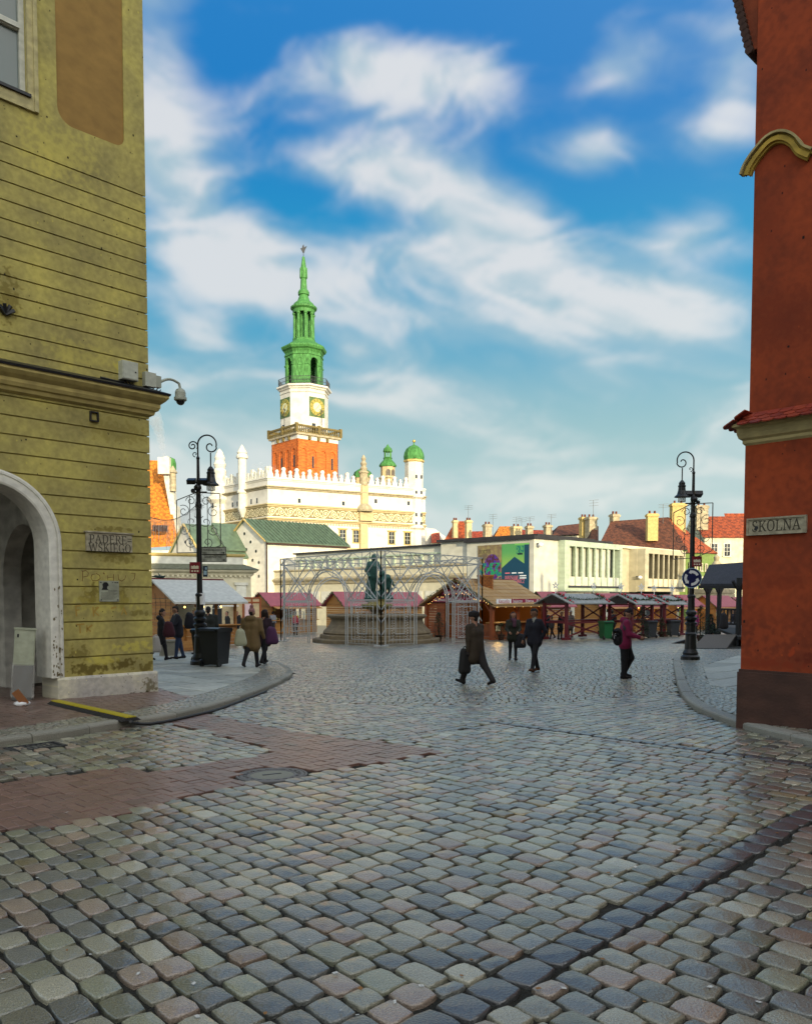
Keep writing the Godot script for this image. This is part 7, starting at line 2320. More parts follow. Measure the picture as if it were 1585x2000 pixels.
# ------------------------------------------------------------------ bare frames for light decorations round the fountain
func light_frame() -> void:
	var near := gp(744, 1263)
	var lf := Vector3(-0.66, 0, -0.75); var rf := Vector3(0.69, 0, -0.724)
	var LLn := 8.6; var RLn := 7.6
	var c0 := near; var c1 := near + lf * LLn; var c2 := near + rf * RLn; var c3 := c1 + rf * RLn
	var t := thing("arch_pavilion", "tall galvanised frame of arches, trusses and barred gates standing round the fountain", "pavilion", near)
	var H := 4.5
	for s in [[c0, c1], [c0, c2], [c1, c3], [c2, c3]]:
		var a: Vector3 = s[0] - near; var e: Vector3 = s[1] - near
		var L := a.distance_to(e)
		var d := (e - a) / L
		var P := func(x: float, y: float) -> Vector3:
			var q := a + d * x
			return Vector3(q.x, gy(q.z + near.z) - near.y + y, q.z)
		var b := mb()
		for x in [0.0, 0.28, L - 0.28, L]: b.beam(P.call(x, 0), P.call(x, H), 0.06)
		b.cbox(P.call(0.14, 0.03), Vector3(0.5, 0.05, 0.5)); b.cbox(P.call(L - 0.14, 0.03), Vector3(0.5, 0.05, 0.5))
		for y in [0.5, 1.1, 1.7, 2.3, 2.9, 3.5, 4.1]:
			b.beam(P.call(0, y), P.call(0.28, y + 0.3), 0.03); b.beam(P.call(L, y), P.call(L - 0.28, y + 0.3), 0.03)
		part(t, "corner_post", b, M.steel)
		b = mb()
		for y in [H, H - 0.34]: b.beam(P.call(0, y), P.call(L, y), 0.05)
		for i in 12: b.beam(P.call(L * i / 12, H if i % 2 else H - 0.34), P.call(L * (i + 1) / 12, H - 0.34 if i % 2 else H), 0.022)
		part(t, "top_truss", b, M.steel)
		var w := L * 0.30
		var mid := L / 2; var ar := L * 0.5 - w
		for k in 2:
			var x0 := 0.28 if k == 0 else L - w; var x1 := w if k == 0 else L - 0.28
			b = mb()
			b.beam(P.call(x0, 2.2), P.call(x1, 2.2), 0.07); b.beam(P.call(x1 if k == 0 else x0, 0), P.call(x1 if k == 0 else x0, 2.3), 0.055)
			b.beam(P.call(x0, 2.2), P.call(x1, H - 0.34), 0.04); b.beam(P.call(x1, 2.2), P.call(x0, H - 0.34), 0.04)
			b.beam(P.call(lerpf(x0, x1, 0.1), 2.2), P.call(mid, H), 0.03); b.beam(P.call((x0 + x1) / 2, 3.2), P.call((x0 + x1) / 2, H), 0.03)
			part(t, "brace", b, M.steel)
			b = mb()
			for q in 3:
				var pts := []
				for i in 10:
					var an := PI * i / 9.0
					pts.append(P.call((x0 + x1) / 2 + cos(an) * (0.25 + 0.22 * q), 2.3 + sin(an) * (0.5 + 0.35 * q)))
				b.tube(pts, 0.014, 4)
			part(t, "curved_wire", b, M.steel)
			# gate of upright bars with nested rectangles
			b = mb()
			var n := 8
			for i in n + 1: b.beam(P.call(lerpf(x0, x1, float(i) / n), 0.1), P.call(lerpf(x0, x1, float(i) / n), 2.15), 0.016)
			for y in [0.1, 0.85, 1.5, 2.12]: b.beam(P.call(x0, y), P.call(x1, y), 0.022)
			for q in 2:
				var m := 0.14 + 0.2 * q
				var xa := lerpf(x0, x1, m); var xb := lerpf(x0, x1, 1 - m); var ya := 0.1 + 1.4 * m; var yb := 2.1 - 1.4 * m
				b.beam(P.call(xa, ya), P.call(xb, ya), 0.03); b.beam(P.call(xa, yb), P.call(xb, yb), 0.03); b.beam(P.call(xa, ya), P.call(xa, yb), 0.03); b.beam(P.call(xb, ya), P.call(xb, yb), 0.03)
			part(t, "barred_gate", b, M.steel)
			# strings of small white lamps (unlit) hanging on the gate
			b = mb()
			for i in 5:
				var x := lerpf(x0, x1, rng.randf_range(0.05, 0.95))
				var y := 2.1
				while y > 0.3:
					b.cbox(P.call(x + rng.randf_range(-0.02, 0.02), y), Vector3.ONE * 0.024); y -= rng.randf_range(0.09, 0.16)
			var o := part(t, "lamp_string", b, M.snow_white); o.set_meta("kind", "stuff")
		for q in 2:
			b = mb()
			var pts := []
			var r := ar - 0.0 - q * 0.16
			pts.append(P.call(mid - r, 0)); pts.append(P.call(mid - r, 2.2))
			for i in 15:
				var an := PI - PI * i / 14.0
				pts.append(P.call(mid + cos(an) * r, 2.2 + sin(an) * (r * 0.95)))
			pts.append(P.call(mid + r, 2.2)); pts.append(P.call(mid + r, 0))
			b.tube(pts, 0.03, 6)
			part(t, "arch", b, M.steel)
		b = mb(); b.beam(P.call(mid, 2.2 + ar * 0.95), P.call(mid, H), 0.05)
		for x in [-1.0, 1.0]:
			b.beam(P.call(mid, 2.2 + ar * 0.95), P.call(mid + x * ar, H), 0.03); b.beam(P.call(mid + x * ar * 0.6, 2.2 + ar * 0.75), P.call(mid + x * ar * 1.2, H), 0.03)
		part(t, "brace", b, M.steel)

# ------------------------------------------------------------------ smooth bodies from tapered bones (surface nets)
func nets(out: MB, bones: Array, cell: float, k: float) -> void:
	var lo := Vector3.ONE * 1e9; var hi := -lo
	for b in bones:
		var r := Vector3.ONE * (maxf(b[2], b[3]) + k + cell * 2)
		lo = lo.min(b[0] - r).min(b[1] - r); hi = hi.max(b[0] + r).max(b[1] + r)
	var nx := int((hi.x - lo.x) / cell) + 2; var ny := int((hi.y - lo.y) / cell) + 2; var nz := int((hi.z - lo.z) / cell) + 2
	var f := PackedFloat32Array(); f.resize(nx * ny * nz); f.fill(9.0)
	var own := PackedInt32Array(); own.resize(nx * ny * nz); own.fill(-1)
	var best := PackedFloat32Array(); best.resize(nx * ny * nz); best.fill(9.0)
	for bi in bones.size():
		var b: Array = bones[bi]
		var a: Vector3 = b[0]; var e: Vector3 = b[1]; var ra: float = b[2]; var rb: float = b[3]
		var m := maxf(ra, rb) + k + cell * 1.5
		var l := (a.min(e) - Vector3.ONE * m - lo) / cell; var h := (a.max(e) + Vector3.ONE * m - lo) / cell
		var ab := e - a; var ll := maxf(ab.length_squared(), 1e-8)
		for z in range(maxi(0, int(l.z)), mini(nz - 1, int(h.z) + 1) + 1):
			for y in range(maxi(0, int(l.y)), mini(ny - 1, int(h.y) + 1) + 1):
				for x in range(maxi(0, int(l.x)), mini(nx - 1, int(h.x) + 1) + 1):
					var p := lo + Vector3(x, y, z) * cell
					var t := clampf((p - a).dot(ab) / ll, 0, 1)
					var d := p.distance_to(a + ab * t) - lerpf(ra, rb, t)
					var i := (z * ny + y) * nx + x
					var o := f[i]
					if o > 8.0: f[i] = d
					else:
						var hh := maxf(k - absf(o - d), 0.0) / k
						f[i] = minf(o, d) - hh * hh * k * 0.25
					if d < best[i]:
						best[i] = d; own[i] = bi
	var idx := {}
	var pos := PackedVector3Array(); var col := PackedColorArray()
	for z in nz - 1:
		for y in ny - 1:
			for x in nx - 1:
				var i := (z * ny + y) * nx + x
				if best[i] > cell * 2.0: continue
				var mn := 9.0; var mx := -9.0
				for c in 8:
					var v := f[i + (c & 1) + ((c >> 1) & 1) * nx + (c >> 2) * nx * ny]
					mn = minf(mn, v); mx = maxf(mx, v)
				if mn >= 0.0 or mx < 0.0: continue
				var sum := Vector3.ZERO; var n := 0
				for ed in [[0, 1], [2, 3], [4, 5], [6, 7], [0, 2], [1, 3], [4, 6], [5, 7], [0, 4], [1, 5], [2, 6], [3, 7]]:
					var c0: int = ed[0]; var c1: int = ed[1]
					var v0 := f[i + (c0 & 1) + ((c0 >> 1) & 1) * nx + (c0 >> 2) * nx * ny]; var v1 := f[i + (c1 & 1) + ((c1 >> 1) & 1) * nx + (c1 >> 2) * nx * ny]
					if (v0 < 0.0) != (v1 < 0.0):
						var t := v0 / (v0 - v1)
						sum += Vector3(c0 & 1, (c0 >> 1) & 1, c0 >> 2).lerp(Vector3(c1 & 1, (c1 >> 1) & 1, c1 >> 2), t); n += 1
				idx[i] = pos.size()
				pos.append(lo + (Vector3(x, y, z) + sum / n) * cell)
				var w := own[i]
				for c in 8:
					if w < 0: w = own[i + (c & 1) + ((c >> 1) & 1) * nx + (c >> 2) * nx * ny]
				col.append(bones[maxi(w, 0)][4])
	var nor := PackedVector3Array(); nor.resize(pos.size()); nor.fill(Vector3.ZERO)
	var quads := []
	var st := [1, nx, nx * ny]
	for i in idx:
		for ax in 3:
			var j: int = i + st[ax]
			if j >= f.size(): continue
			var a := f[i] < 0.0; var b := f[j] < 0.0
			if a == b: continue
			var u: int = st[(ax + 1) % 3]; var v: int = st[(ax + 2) % 3]
			if not (idx.has(i - u) and idx.has(i - v) and idx.has(i - u - v)): continue
			var q := [idx[i], idx[i - u], idx[i - u - v], idx[i - v]]
			if not a: q.reverse()
			quads.append(q)
			var nn := (pos[q[2]] - pos[q[0]]).cross(pos[q[3]] - pos[q[1]])
			for w in q: nor[w] += nn
	for q in quads:
		for tr in [[0, 1, 2], [0, 2, 3]]:
			for w in [tr[0], tr[2], tr[1]]:
				out.col = col[q[w]]
				out.put(pos[q[w]], nor[q[w]])

# ------------------------------------------------------------------ lamps and what hangs on them
func spiral(c: Vector3, ax: Vector3, r0: float, r1: float, a0: float, a1: float, n := 26) -> Array:
	var p := []
	for i in n + 1:
		var t := float(i) / n
		var a := lerpf(a0, a1, t); var r := lerpf(r0, r1, t)
		p.append(c + ax * cos(a) * r + Vector3.UP * sin(a) * r)
	return p

func street_lamp(base: Vector3, label: String, side: Vector3, both: bool) -> Node3D:
	# side: horizontal direction in which the lantern hangs
	var t := thing("street_lamp", label, "street lamp", base)
	var m := mat("lamp_iron", 0.010, 0.010, 0.011, 0.4, "blotch", 2.0)
	var b := mb()
	b.lathe([Vector2(0.30, 0), Vector2(0.30, 0.10), Vector2(0.24, 0.16), Vector2(0.25, 0.22), Vector2(0.19, 0.34), Vector2(0.165, 0.8), Vector2(0.19, 0.84), Vector2(0.15, 0.90)], 16); part(t, "base", b, m)
	b = mb(); b.lathe([Vector2(0.15, 0.9), Vector2(0.15, 1.12), Vector2(0.20, 1.15), Vector2(0.20, 1.2), Vector2(0.13, 1.25), Vector2(0.19, 1.32), Vector2(0.19, 1.37), Vector2(0.12, 1.42), Vector2(0.17, 1.5), Vector2(0.17, 1.55), Vector2(0.11, 1.62), Vector2(0.105, 2.0), Vector2(0.13, 2.03), Vector2(0.13, 2.08), Vector2(0.09, 2.12)], 16); part(t, "lower_shaft", b, m)
	b = mb(); b.lathe([Vector2(0.085, 2.1), Vector2(0.075, 4.6), Vector2(0.10, 4.62), Vector2(0.10, 4.7), Vector2(0.07, 4.75), Vector2(0.07, 5.15), Vector2(0.09, 5.2), Vector2(0.05, 5.35), Vector2(0.042, 6.0), Vector2(0.055, 6.05), Vector2(0.03, 6.1)], 12); part(t, "shaft", b, m)
	var top := Vector3(0, 6.05, 0)
	# big scroll over to the lantern
	var c := side * 0.27 + Vector3(0, 6.44, 0)
	var pts := [top]
	for i in 19:
		var a := lerpf(PI, -0.25, i / 18.0)
		pts.append(c + side * cos(a) * 0.27 + Vector3.UP * sin(a) * 0.27)
	pts.append_array(spiral(c + side * 0.10 + Vector3(0, -0.06, 0), side, 0.18, 0.05, -0.25, -TAU * 0.95, 20))
	b = mb(); b.tube(pts, 0.024, 7, 0.018); part(t, "scroll_arm", b, m)
	if both:
		b = mb(); b.tube(spiral(side * -0.15 + Vector3(0, 6.40, 0), -side, 0.15, 0.03, PI * 1.2, -PI * 1.9, 36), 0.018, 6); part(t, "small_scroll", b, m)
	b = mb(); b.tube(spiral(side * (-0.08 if both else 0.10) + Vector3(0, 6.16, 0), -side, 0.08, 0.02, -PI / 2, PI * 1.4, 16), 0.013, 6); part(t, "curl", b, m)
	# lantern: rod, bell shade, glass
	var lp := c + side * 0.10
	var ly := 5.26
	b = mb(); b.beam(Vector3(lp.x, 6.2, lp.z), Vector3(lp.x, ly + 0.5, lp.z), 0.03); part(t, "hanger", b, m)
	var lan := Node3D.new(); lan.name = "lantern"; t.add_child(lan); lan.position = Vector3(lp.x, ly, lp.z)
	b = mb(); b.lathe([Vector2(0.235, 0.0), Vector2(0.225, 0.03), Vector2(0.155, 0.09), Vector2(0.12, 0.22), Vector2(0.11, 0.33), Vector2(0.125, 0.34), Vector2(0.125, 0.37), Vector2(0.10, 0.39), Vector2(0.10, 0.46), Vector2(0.04, 0.54), Vector2(0, 0.56)], 18); part(lan, "bell_shade", b, m)
	var gl := mat("lantern_glass", 0.75, 0.78, 0.74, 0.15); gl.albedo_color.a = 0.45; gl.transparency = BaseMaterial3D.TRANSPARENCY_ALPHA
	b = mb(); b.lathe([Vector2(0.105, -0.15), Vector2(0.115, -0.14), Vector2(0.115, 0.0)], 16); part(lan, "glass", b, gl)
	b = mb(); b.disc(Vector3(0, -0.15, 0), 0.11, 16)
	for k in 6: b.beam(Vector3(sin(k) * 0.118, -0.15, cos(k) * 0.118), Vector3(sin(k) * 0.118, 0, cos(k) * 0.118), 0.01)
	part(lan, "cage", b, m)
	# flood light boxes on a cross arm
	b = mb(); b.beam(Vector3(0, 5.34, 0) - side * 0.28, Vector3(0, 5.34, 0) + side * 0.34, 0.05); b.beam(Vector3(0, 5.06, 0) - side * 0.2, Vector3(0, 5.06, 0) + side * 0.25, 0.04); part(t, "cross_arm", b, m)
	for k in [-0.18, 0.16]:
		b = mb(Transform3D(Basis(side, Vector3.UP, side.cross(Vector3.UP)) * Basis(Vector3.RIGHT, 0.4), Vector3(0, 5.38, 0) + side * k)); b.box(Vector3(-0.12, -0.05, -0.05), Vector3(0.12, 0.08, 0.18)); part(t, "floodlight", b, m)
	b = mb(); b.ball(Vector3(0, 5.18, 0.08), Vector3(0.12, 0.1, 0.12), 8, 5); b.ball(Vector3(0, 5.10, 0.0) + side * -0.16, Vector3(0.07, 0.07, 0.07), 7, 4); part(t, "junction_box", b, m)
	return t

func wire_ornament(p: Vector3, side: Vector3, label: String) -> void:
	# rectangular Christmas frame with curls, fixed to a lamp post
	var t := thing("light_ornament", label, "ornament", p)
	var g := mat("ornament_wire", 0.10, 0.10, 0.10, 0.4, "", 1, "", 0, 0.5)
	for s in [-1, 1]:
		var o: Vector3 = side * s
		var a := o * 0.06; var e := o * 0.62 + Vector3(0, 0.12 * s, 0)
		var b := mb()
		b.beam(a + Vector3(0, 5.05, 0), e + Vector3(0, 4.92, 0), 0.025); b.beam(e + Vector3(0, 4.92, 0), e + Vector3(0, 3.4, 0), 0.025); b.beam(e + Vector3(0, 3.4, 0), a + Vector3(0, 3.3, 0), 0.025)
		b.beam(o * 0.25 + Vector3(0, 4.95, 0), o * 0.25 + Vector3(0, 3.35, 0), 0.018)
		part(t, "frame", b, g)
		for q in [[0.22, 4.8, 0.14, 0.0], [0.42, 4.5, 0.18, 1.0], [0.2, 4.2, 0.18, 2.0], [0.42, 3.95, 0.15, 3.0], [0.25, 3.6, 0.16, 4.0]]:
			b = mb(); b.tube(spiral(o * q[0] + Vector3(0, q[1], 0), o, q[2], 0.04, q[3], q[3] + PI * 2.6, 20), 0.011, 5); part(t, "curl", b, g)
	var b2 := mb()
	for i in 60:
		var c := Vector3(rng.randf_range(-0.12, 0.12), 4.9 + rng.randf_range(-0.45, 0.4), rng.randf_range(-0.12, 0.12))
		var d := Vector3(rng.randf_range(-1, 1), rng.randf_range(-1, 1), rng.randf_range(-1, 1)).normalized() * 0.13
		b2.beam(c, c + d, 0.008)
	part(t, "twig_bundle", b2, mat("twig_grey", 0.13, 0.12, 0.09, 0.8))

func lamps_and_signs() -> void:
	var b: MB
	var l := gp(392, 1298, 0.1); var r := gp(1347, 1288, 0.1)
	street_lamp(l, "black ornate street lamp with two scrolls and pointer signs beside the wheeled bin", Vector3.RIGHT, true)
	street_lamp(r, "black ornate street lamp with one scroll and a round blue sign", Vector3.LEFT, false)
	wire_ornament(l, Vector3(0.95, 0, -0.3).normalized(), "bare wire Christmas ornament with curls on the lamp with two scrolls")
	wire_ornament(r, Vector3(0.7, 0, 0.5).normalized(), "bare wire Christmas ornament with curls on the lamp with the round blue sign")
	# pointer signs
	for k in 2:
		var y := at(420, [1076, 1090][k], -l.z).y - l.y
		var s := thing("pointer_sign", ["upper grey pointer sign with an arrow on the lamp with two scrolls", "lower grey pointer sign with an arrow on the lamp with two scrolls"][k], "sign", l + Vector3(0.08, y, 0.0), -0.15 + 0.05 * k)
		b = mb(); b.box(Vector3(0.0, -0.11, -0.012), Vector3(0.74, 0.11, 0.012)); part(s, "plate", b, mat("sign_grey", 0.60, 0.62, 0.55, 0.5, "blotch", 1.0))
		b = mb()
		for e in [[0, -0.115, 0.75, -0.095], [0, 0.095, 0.75, 0.115], [0.735, -0.11, 0.75, 0.11]]: b.box(Vector3(e[0], e[1], 0.012), Vector3(e[2], e[3], 0.016))
		part(s, "border", b, M.black_metal)
		lettering(s, ["Centrum Informacji Turystycznej", "Tourist Information Centre"][k], Vector3(0.33, 0.035, 0.013), 0.075, M.black_metal, [0.62, 0.52][k], false)
		lettering(s, "100 m", Vector3(0.09, -0.06, 0.013), 0.06, M.black_metal, 0.12, false)
		b = mb(); b.box(Vector3(0.60, -0.07, 0.012), Vector3(0.67, -0.05, 0.016)); b.prism(PackedVector2Array([Vector2(0.66, -0.095), Vector2(0.71, -0.06), Vector2(0.66, -0.025)]), 0.012, 0.016); part(s, "arrow", b, M.black_metal)
	# red picture signs of the sightseeing route, one on each lamp
	for k in 2:
		var q: Vector3 = l if k == 0 else r
		var pxy: Array = [381, 1109] if k == 0 else [1360, 1096.5]
		var c := at(pxy[0], pxy[1], -q.z - 0.1)
		var s := thing("route_sign", ["dark red square route sign with a white picture on the lamp with two scrolls", "dark red square route sign with a white picture above the round blue sign"][k], "sign", c)
		b = mb(); b.box(Vector3(-0.155, -0.165, -0.01), Vector3(0.155, 0.165, 0.01)); part(s, "plate", b, mat("sign_red", 0.20, 0.008, 0.02, 0.5))
		b = mb(); b.prism(PackedVector2Array([Vector2(-0.11, -0.03), Vector2(0.11, -0.03), Vector2(0.11, 0.05), Vector2(0.06, 0.07), Vector2(0.03, 0.045), Vector2(-0.02, 0.075), Vector2(-0.06, 0.05), Vector2(-0.11, 0.06)]), 0.010, 0.013); part(s, "picture", b, mat("sign_cream", 0.72, 0.66, 0.50, 0.6))
		for x in [-0.08, 0.0, 0.08]:
			b = mb(); b.box(Vector3(x - 0.025, -0.12, 0.010), Vector3(x + 0.025, -0.07, 0.013)); part(s, "dot", b, M.sign_cream)
		b = mb(); b.box(Vector3(0.13 if k == 0 else -0.2, -0.02, -0.03), Vector3(0.2 if k == 0 else -0.13, 0.02, -0.011)); part(s, "clip", b, M.dark_metal)
	var nb := thing("number_sign", "narrow dark blue sign with white figures on the lamp with two scrolls", "sign", at(401, 1116, -l.z - 0.05))
	b = mb(); b.box(Vector3(-0.07, -0.16, -0.01), Vector3(0.07, 0.16, 0.01)); part(nb, "plate", b, mat("sign_blue_dark", 0.015, 0.03, 0.06, 0.5))
	b = mb(); b.box(Vector3(-0.04, -0.1, 0.01), Vector3(0.05, 0.02, 0.013)); b.box(Vector3(0.0, 0.05, 0.01), Vector3(0.05, 0.12, 0.013)); part(nb, "figure", b, mat("sign_pale_blue", 0.35, 0.5, 0.6, 0.6))
	# paper notices taped round the left lamp
	var pn := thing("paper_notice", "torn white paper notices taped round the lamp with two scrolls", "notice", at(393, 1170, -l.z))
	b = mb(); b.lathe([Vector2(0.105, -0.16), Vector2(0.11, 0.17)], 10); b.box(Vector3(-0.15, -0.1, 0.05), Vector3(-0.07, 0.13, 0.07)); part(pn, "paper", b, M.snow_white)
	# roundabout sign
	var c := at(1350, 1129, -r.z - 0.16)
	var rs := thing("roundabout_sign", "round blue sign with three white circling arrows on the slim lamp", "road sign", c)
	var bl := mat("sign_blue", 0.010, 0.016, 0.085, 0.35)
	b = mb(Transform3D(Basis(Vector3.RIGHT, PI / 2), Vector3.ZERO)); b.lathe([Vector2(0.0, -0.02), Vector2(0.315, -0.02), Vector2(0.315, 0.0), Vector2(0.0, 0.0)], 36); part(rs, "plate", b, bl)
	b = mb(Transform3D(Basis(Vector3.RIGHT, PI / 2), Vector3.ZERO)); b.lathe([Vector2(0.318, -0.015), Vector2(0.325, 0.004), Vector2(0.305, 0.006), Vector2(0.303, 0.0)], 36); part(rs, "rim", b, M.sign_pale_blue)
	for k in 3:
		var p := PackedVector2Array()
		var a0 := TAU * k / 3 + 0.45
		for i in 9: p.append(Vector2(cos(a0 + 1.25 * i / 8), sin(a0 + 1.25 * i / 8)) * 0.245)
		var ae := a0 + 1.25
		p.append(Vector2(cos(ae), sin(ae)) * 0.275); p.append(Vector2(cos(ae + 0.42), sin(ae + 0.42)) * 0.20); p.append(Vector2(cos(ae), sin(ae)) * 0.125)
		for i in range(8, -1, -1): p.append(Vector2(cos(a0 + 1.25 * i / 8), sin(a0 + 1.25 * i / 8)) * 0.158)
		b = mb(); b.prism(p, 0.001, 0.005); part(rs, "arrow", b, M.snow_white)
	b = mb(); b.box(Vector3(-0.05, -0.06, -0.16), Vector3(0.05, 0.06, -0.02)); part(rs, "clamp", b, M.dark_metal)
	# icicle lights strung from the lamp to the olive house
	var il := thing("icicle_lights", "sagging string of unlit icicle lights from the street lamp to the olive house", "light string", l)
	var e := at(286, 1008, 20.0) - l
	var pts := []
	for i in 21:
		var t := i / 20.0
		pts.append(Vector3(-0.05, 4.7, 0).lerp(e, t) + Vector3(0, -0.25 * sin(PI * t), 0))
	b = mb(); b.tube(pts, 0.010, 4); part(il, "cable", b, M.black_metal)
	b = mb()
	for i in 60:
		var t := (i + 0.5) / 60.0
		var q: Vector3 = pts[int(t * 20)].lerp(pts[mini(20, int(t * 20) + 1)], fposmod(t * 20, 1.0))
		b.beam(q, q + Vector3(rng.randf_range(-0.03, 0.03), -rng.randf_range(0.15, 0.8), 0), 0.006)
	var o := part(il, "hanging_wires", b, M.snow_white); o.set_meta("kind", "stuff")

# ------------------------------------------------------------------ dark shelter, ramp and bench at the right
func right_shelter() -> void:
	var p := gp(1440, 1262)
	var t := thing("timber_shelter", "dark timber shelter with a slate roof on slim posts and a slatted railing", "shelter", p, FA - 0.25)
	var dk: Material = M.wood_dark
	var b: MB
	var inv := tf(p, FA - 0.25).affine_inverse()
	var posts := [gp(1440, 1262), gp(1402, 1250), gp(1380, 1249)]
	for q in posts:
		var w: Vector3 = inv * q
		b = mb(); b.box(Vector3(w.x - 0.09, -0.02, w.z - 0.09), Vector3(w.x + 0.09, 3.25, w.z + 0.09)); part(t, "post", b, dk)
		b = mb(); b.beam(w + Vector3(0.0, 2.6, 0), Vector3(w.x + 0.5, 3.1, w.z), 0.1); b.beam(w + Vector3(0.0, 2.6, 0), Vector3(w.x - 0.5, 3.1, w.z), 0.1); part(t, "brace", b, dk)
	var P := func(px: float, py: float, d: float) -> Vector3: return inv * at(px, py, d)
	var e0: Vector3 = P.call(1366, 1140, 41.5); var e1: Vector3 = P.call(1500, 1140, 37.5); var r0: Vector3 = P.call(1384, 1103, 43.5); var r1: Vector3 = P.call(1520, 1093, 39.5)
	var sl := mat("slate_roof", 0.035, 0.035, 0.045, 0.8, "blotch", 1.0, "bump", 1.0)
	b = mb(); b.quad(e0, e1, r1, r0); b.quad(e0 + Vector3(0, -0.1, 0), r0 + Vector3(0, -0.1, 0), r1 + Vector3(0, -0.1, 0), e1 + Vector3(0, -0.1, 0)); b.quad(e0 + Vector3(0, -0.1, 0), e1 + Vector3(0, -0.1, 0), e1, e0)
	var back := (r0 - e0) * Vector3(1, -1, 1)
	b.quad(r0, r1, r1 + back, r0 + back)
	b.tri(e0, r0, r0 + back)
	part(t, "roof", b, sl)
	b = mb(); b.beam(e0 + Vector3(0.1, -0.16, -0.1), e1 + Vector3(0.1, -0.16, -0.1), 0.16); part(t, "eave_beam", b, dk)
	# deck and railing
	var dp := PackedVector2Array()
	for q in [[1397, 1249], [1441, 1265], [1620, 1268], [1600, 1240], [1408, 1238]]:
		var w := inv * gp(q[0], q[1]); dp.append(Vector2(w.x, -w.z))
	b = mb(Transform3D(Basis(Vector3(1, 0, 0), Vector3(0, 0, -1), Vector3(0, 1, 0)), Vector3.ZERO)); b.prism(dp, 0.40, 0.54); part(t, "deck", b, dk)
	for s in 14:
		var q := (inv * gp(1405, 1248)).lerp(inv * gp(1500, 1252), s / 13.0)
		b = mb(); b.box(Vector3(q.x - 0.05, 0.75, q.z - 0.02), Vector3(q.x + 0.05, 1.62, q.z + 0.02)); part(t, "slat", b, dk)
	for y in [0.75, 1.62]:
		var qa := inv * gp(1403, 1248); var qb := inv * gp(1505, 1252)
		b = mb(); b.beam(Vector3(qa.x, y, qa.z), Vector3(qb.x, y, qb.z), 0.1); part(t, "rail", b, dk)
	# ramp of planks
	var rp := thing("wooden_ramp", "grey wooden plank ramp rising to the dark shelter", "ramp", Vector3.ZERO)
	var a := gp(1352, 1268); var bq := gp(1418, 1268, 0.0); var c := gp(1440, 1240, 0.0) + Vector3(0, 0.5, 0); var dq := gp(1380, 1241, 0.0) + Vector3(0, 0.5, 0)
	c = at(1437, 1241, 2.6 - bq.z); dq = at(1376, 1241, 2.6 - a.z)
	for i in 14:
		var t0 := i / 14.0; var t1 := (i + 0.9) / 14.0
		b = mb()
		var q := [a.lerp(dq, t0), bq.lerp(c, t0), bq.lerp(c, t1), a.lerp(dq, t1)]
		var u := Vector3(0, 0.05, 0)
		b.quad(q[0] + u, q[1] + u, q[2] + u, q[3] + u); b.quad(q[0], q[1], q[1] + u, q[0] + u); b.quad(q[1], q[2], q[2] + u, q[1] + u); b.quad(q[3], q[0], q[0] + u, q[3] + u)
		part(rp, "plank", b, M.wood_grey)
	b = mb(); b.tri(a, dq, Vector3(dq.x, gy(dq.z), dq.z)); b.tri(bq, Vector3(c.x, gy(c.z), c.z), c); part(rp, "side_board", b, dk)
	var tr := gp(1310, 1257); 
	b = mb(); b.prism(PackedVector2Array([Vector2(0, 0), Vector2(1.3, 0), Vector2(1.3, 0.35)]), -0.1, 0.1)
	var o := part(rp, "side_rail", b, dk); o.position = tr; o.rotation.y = 0.1

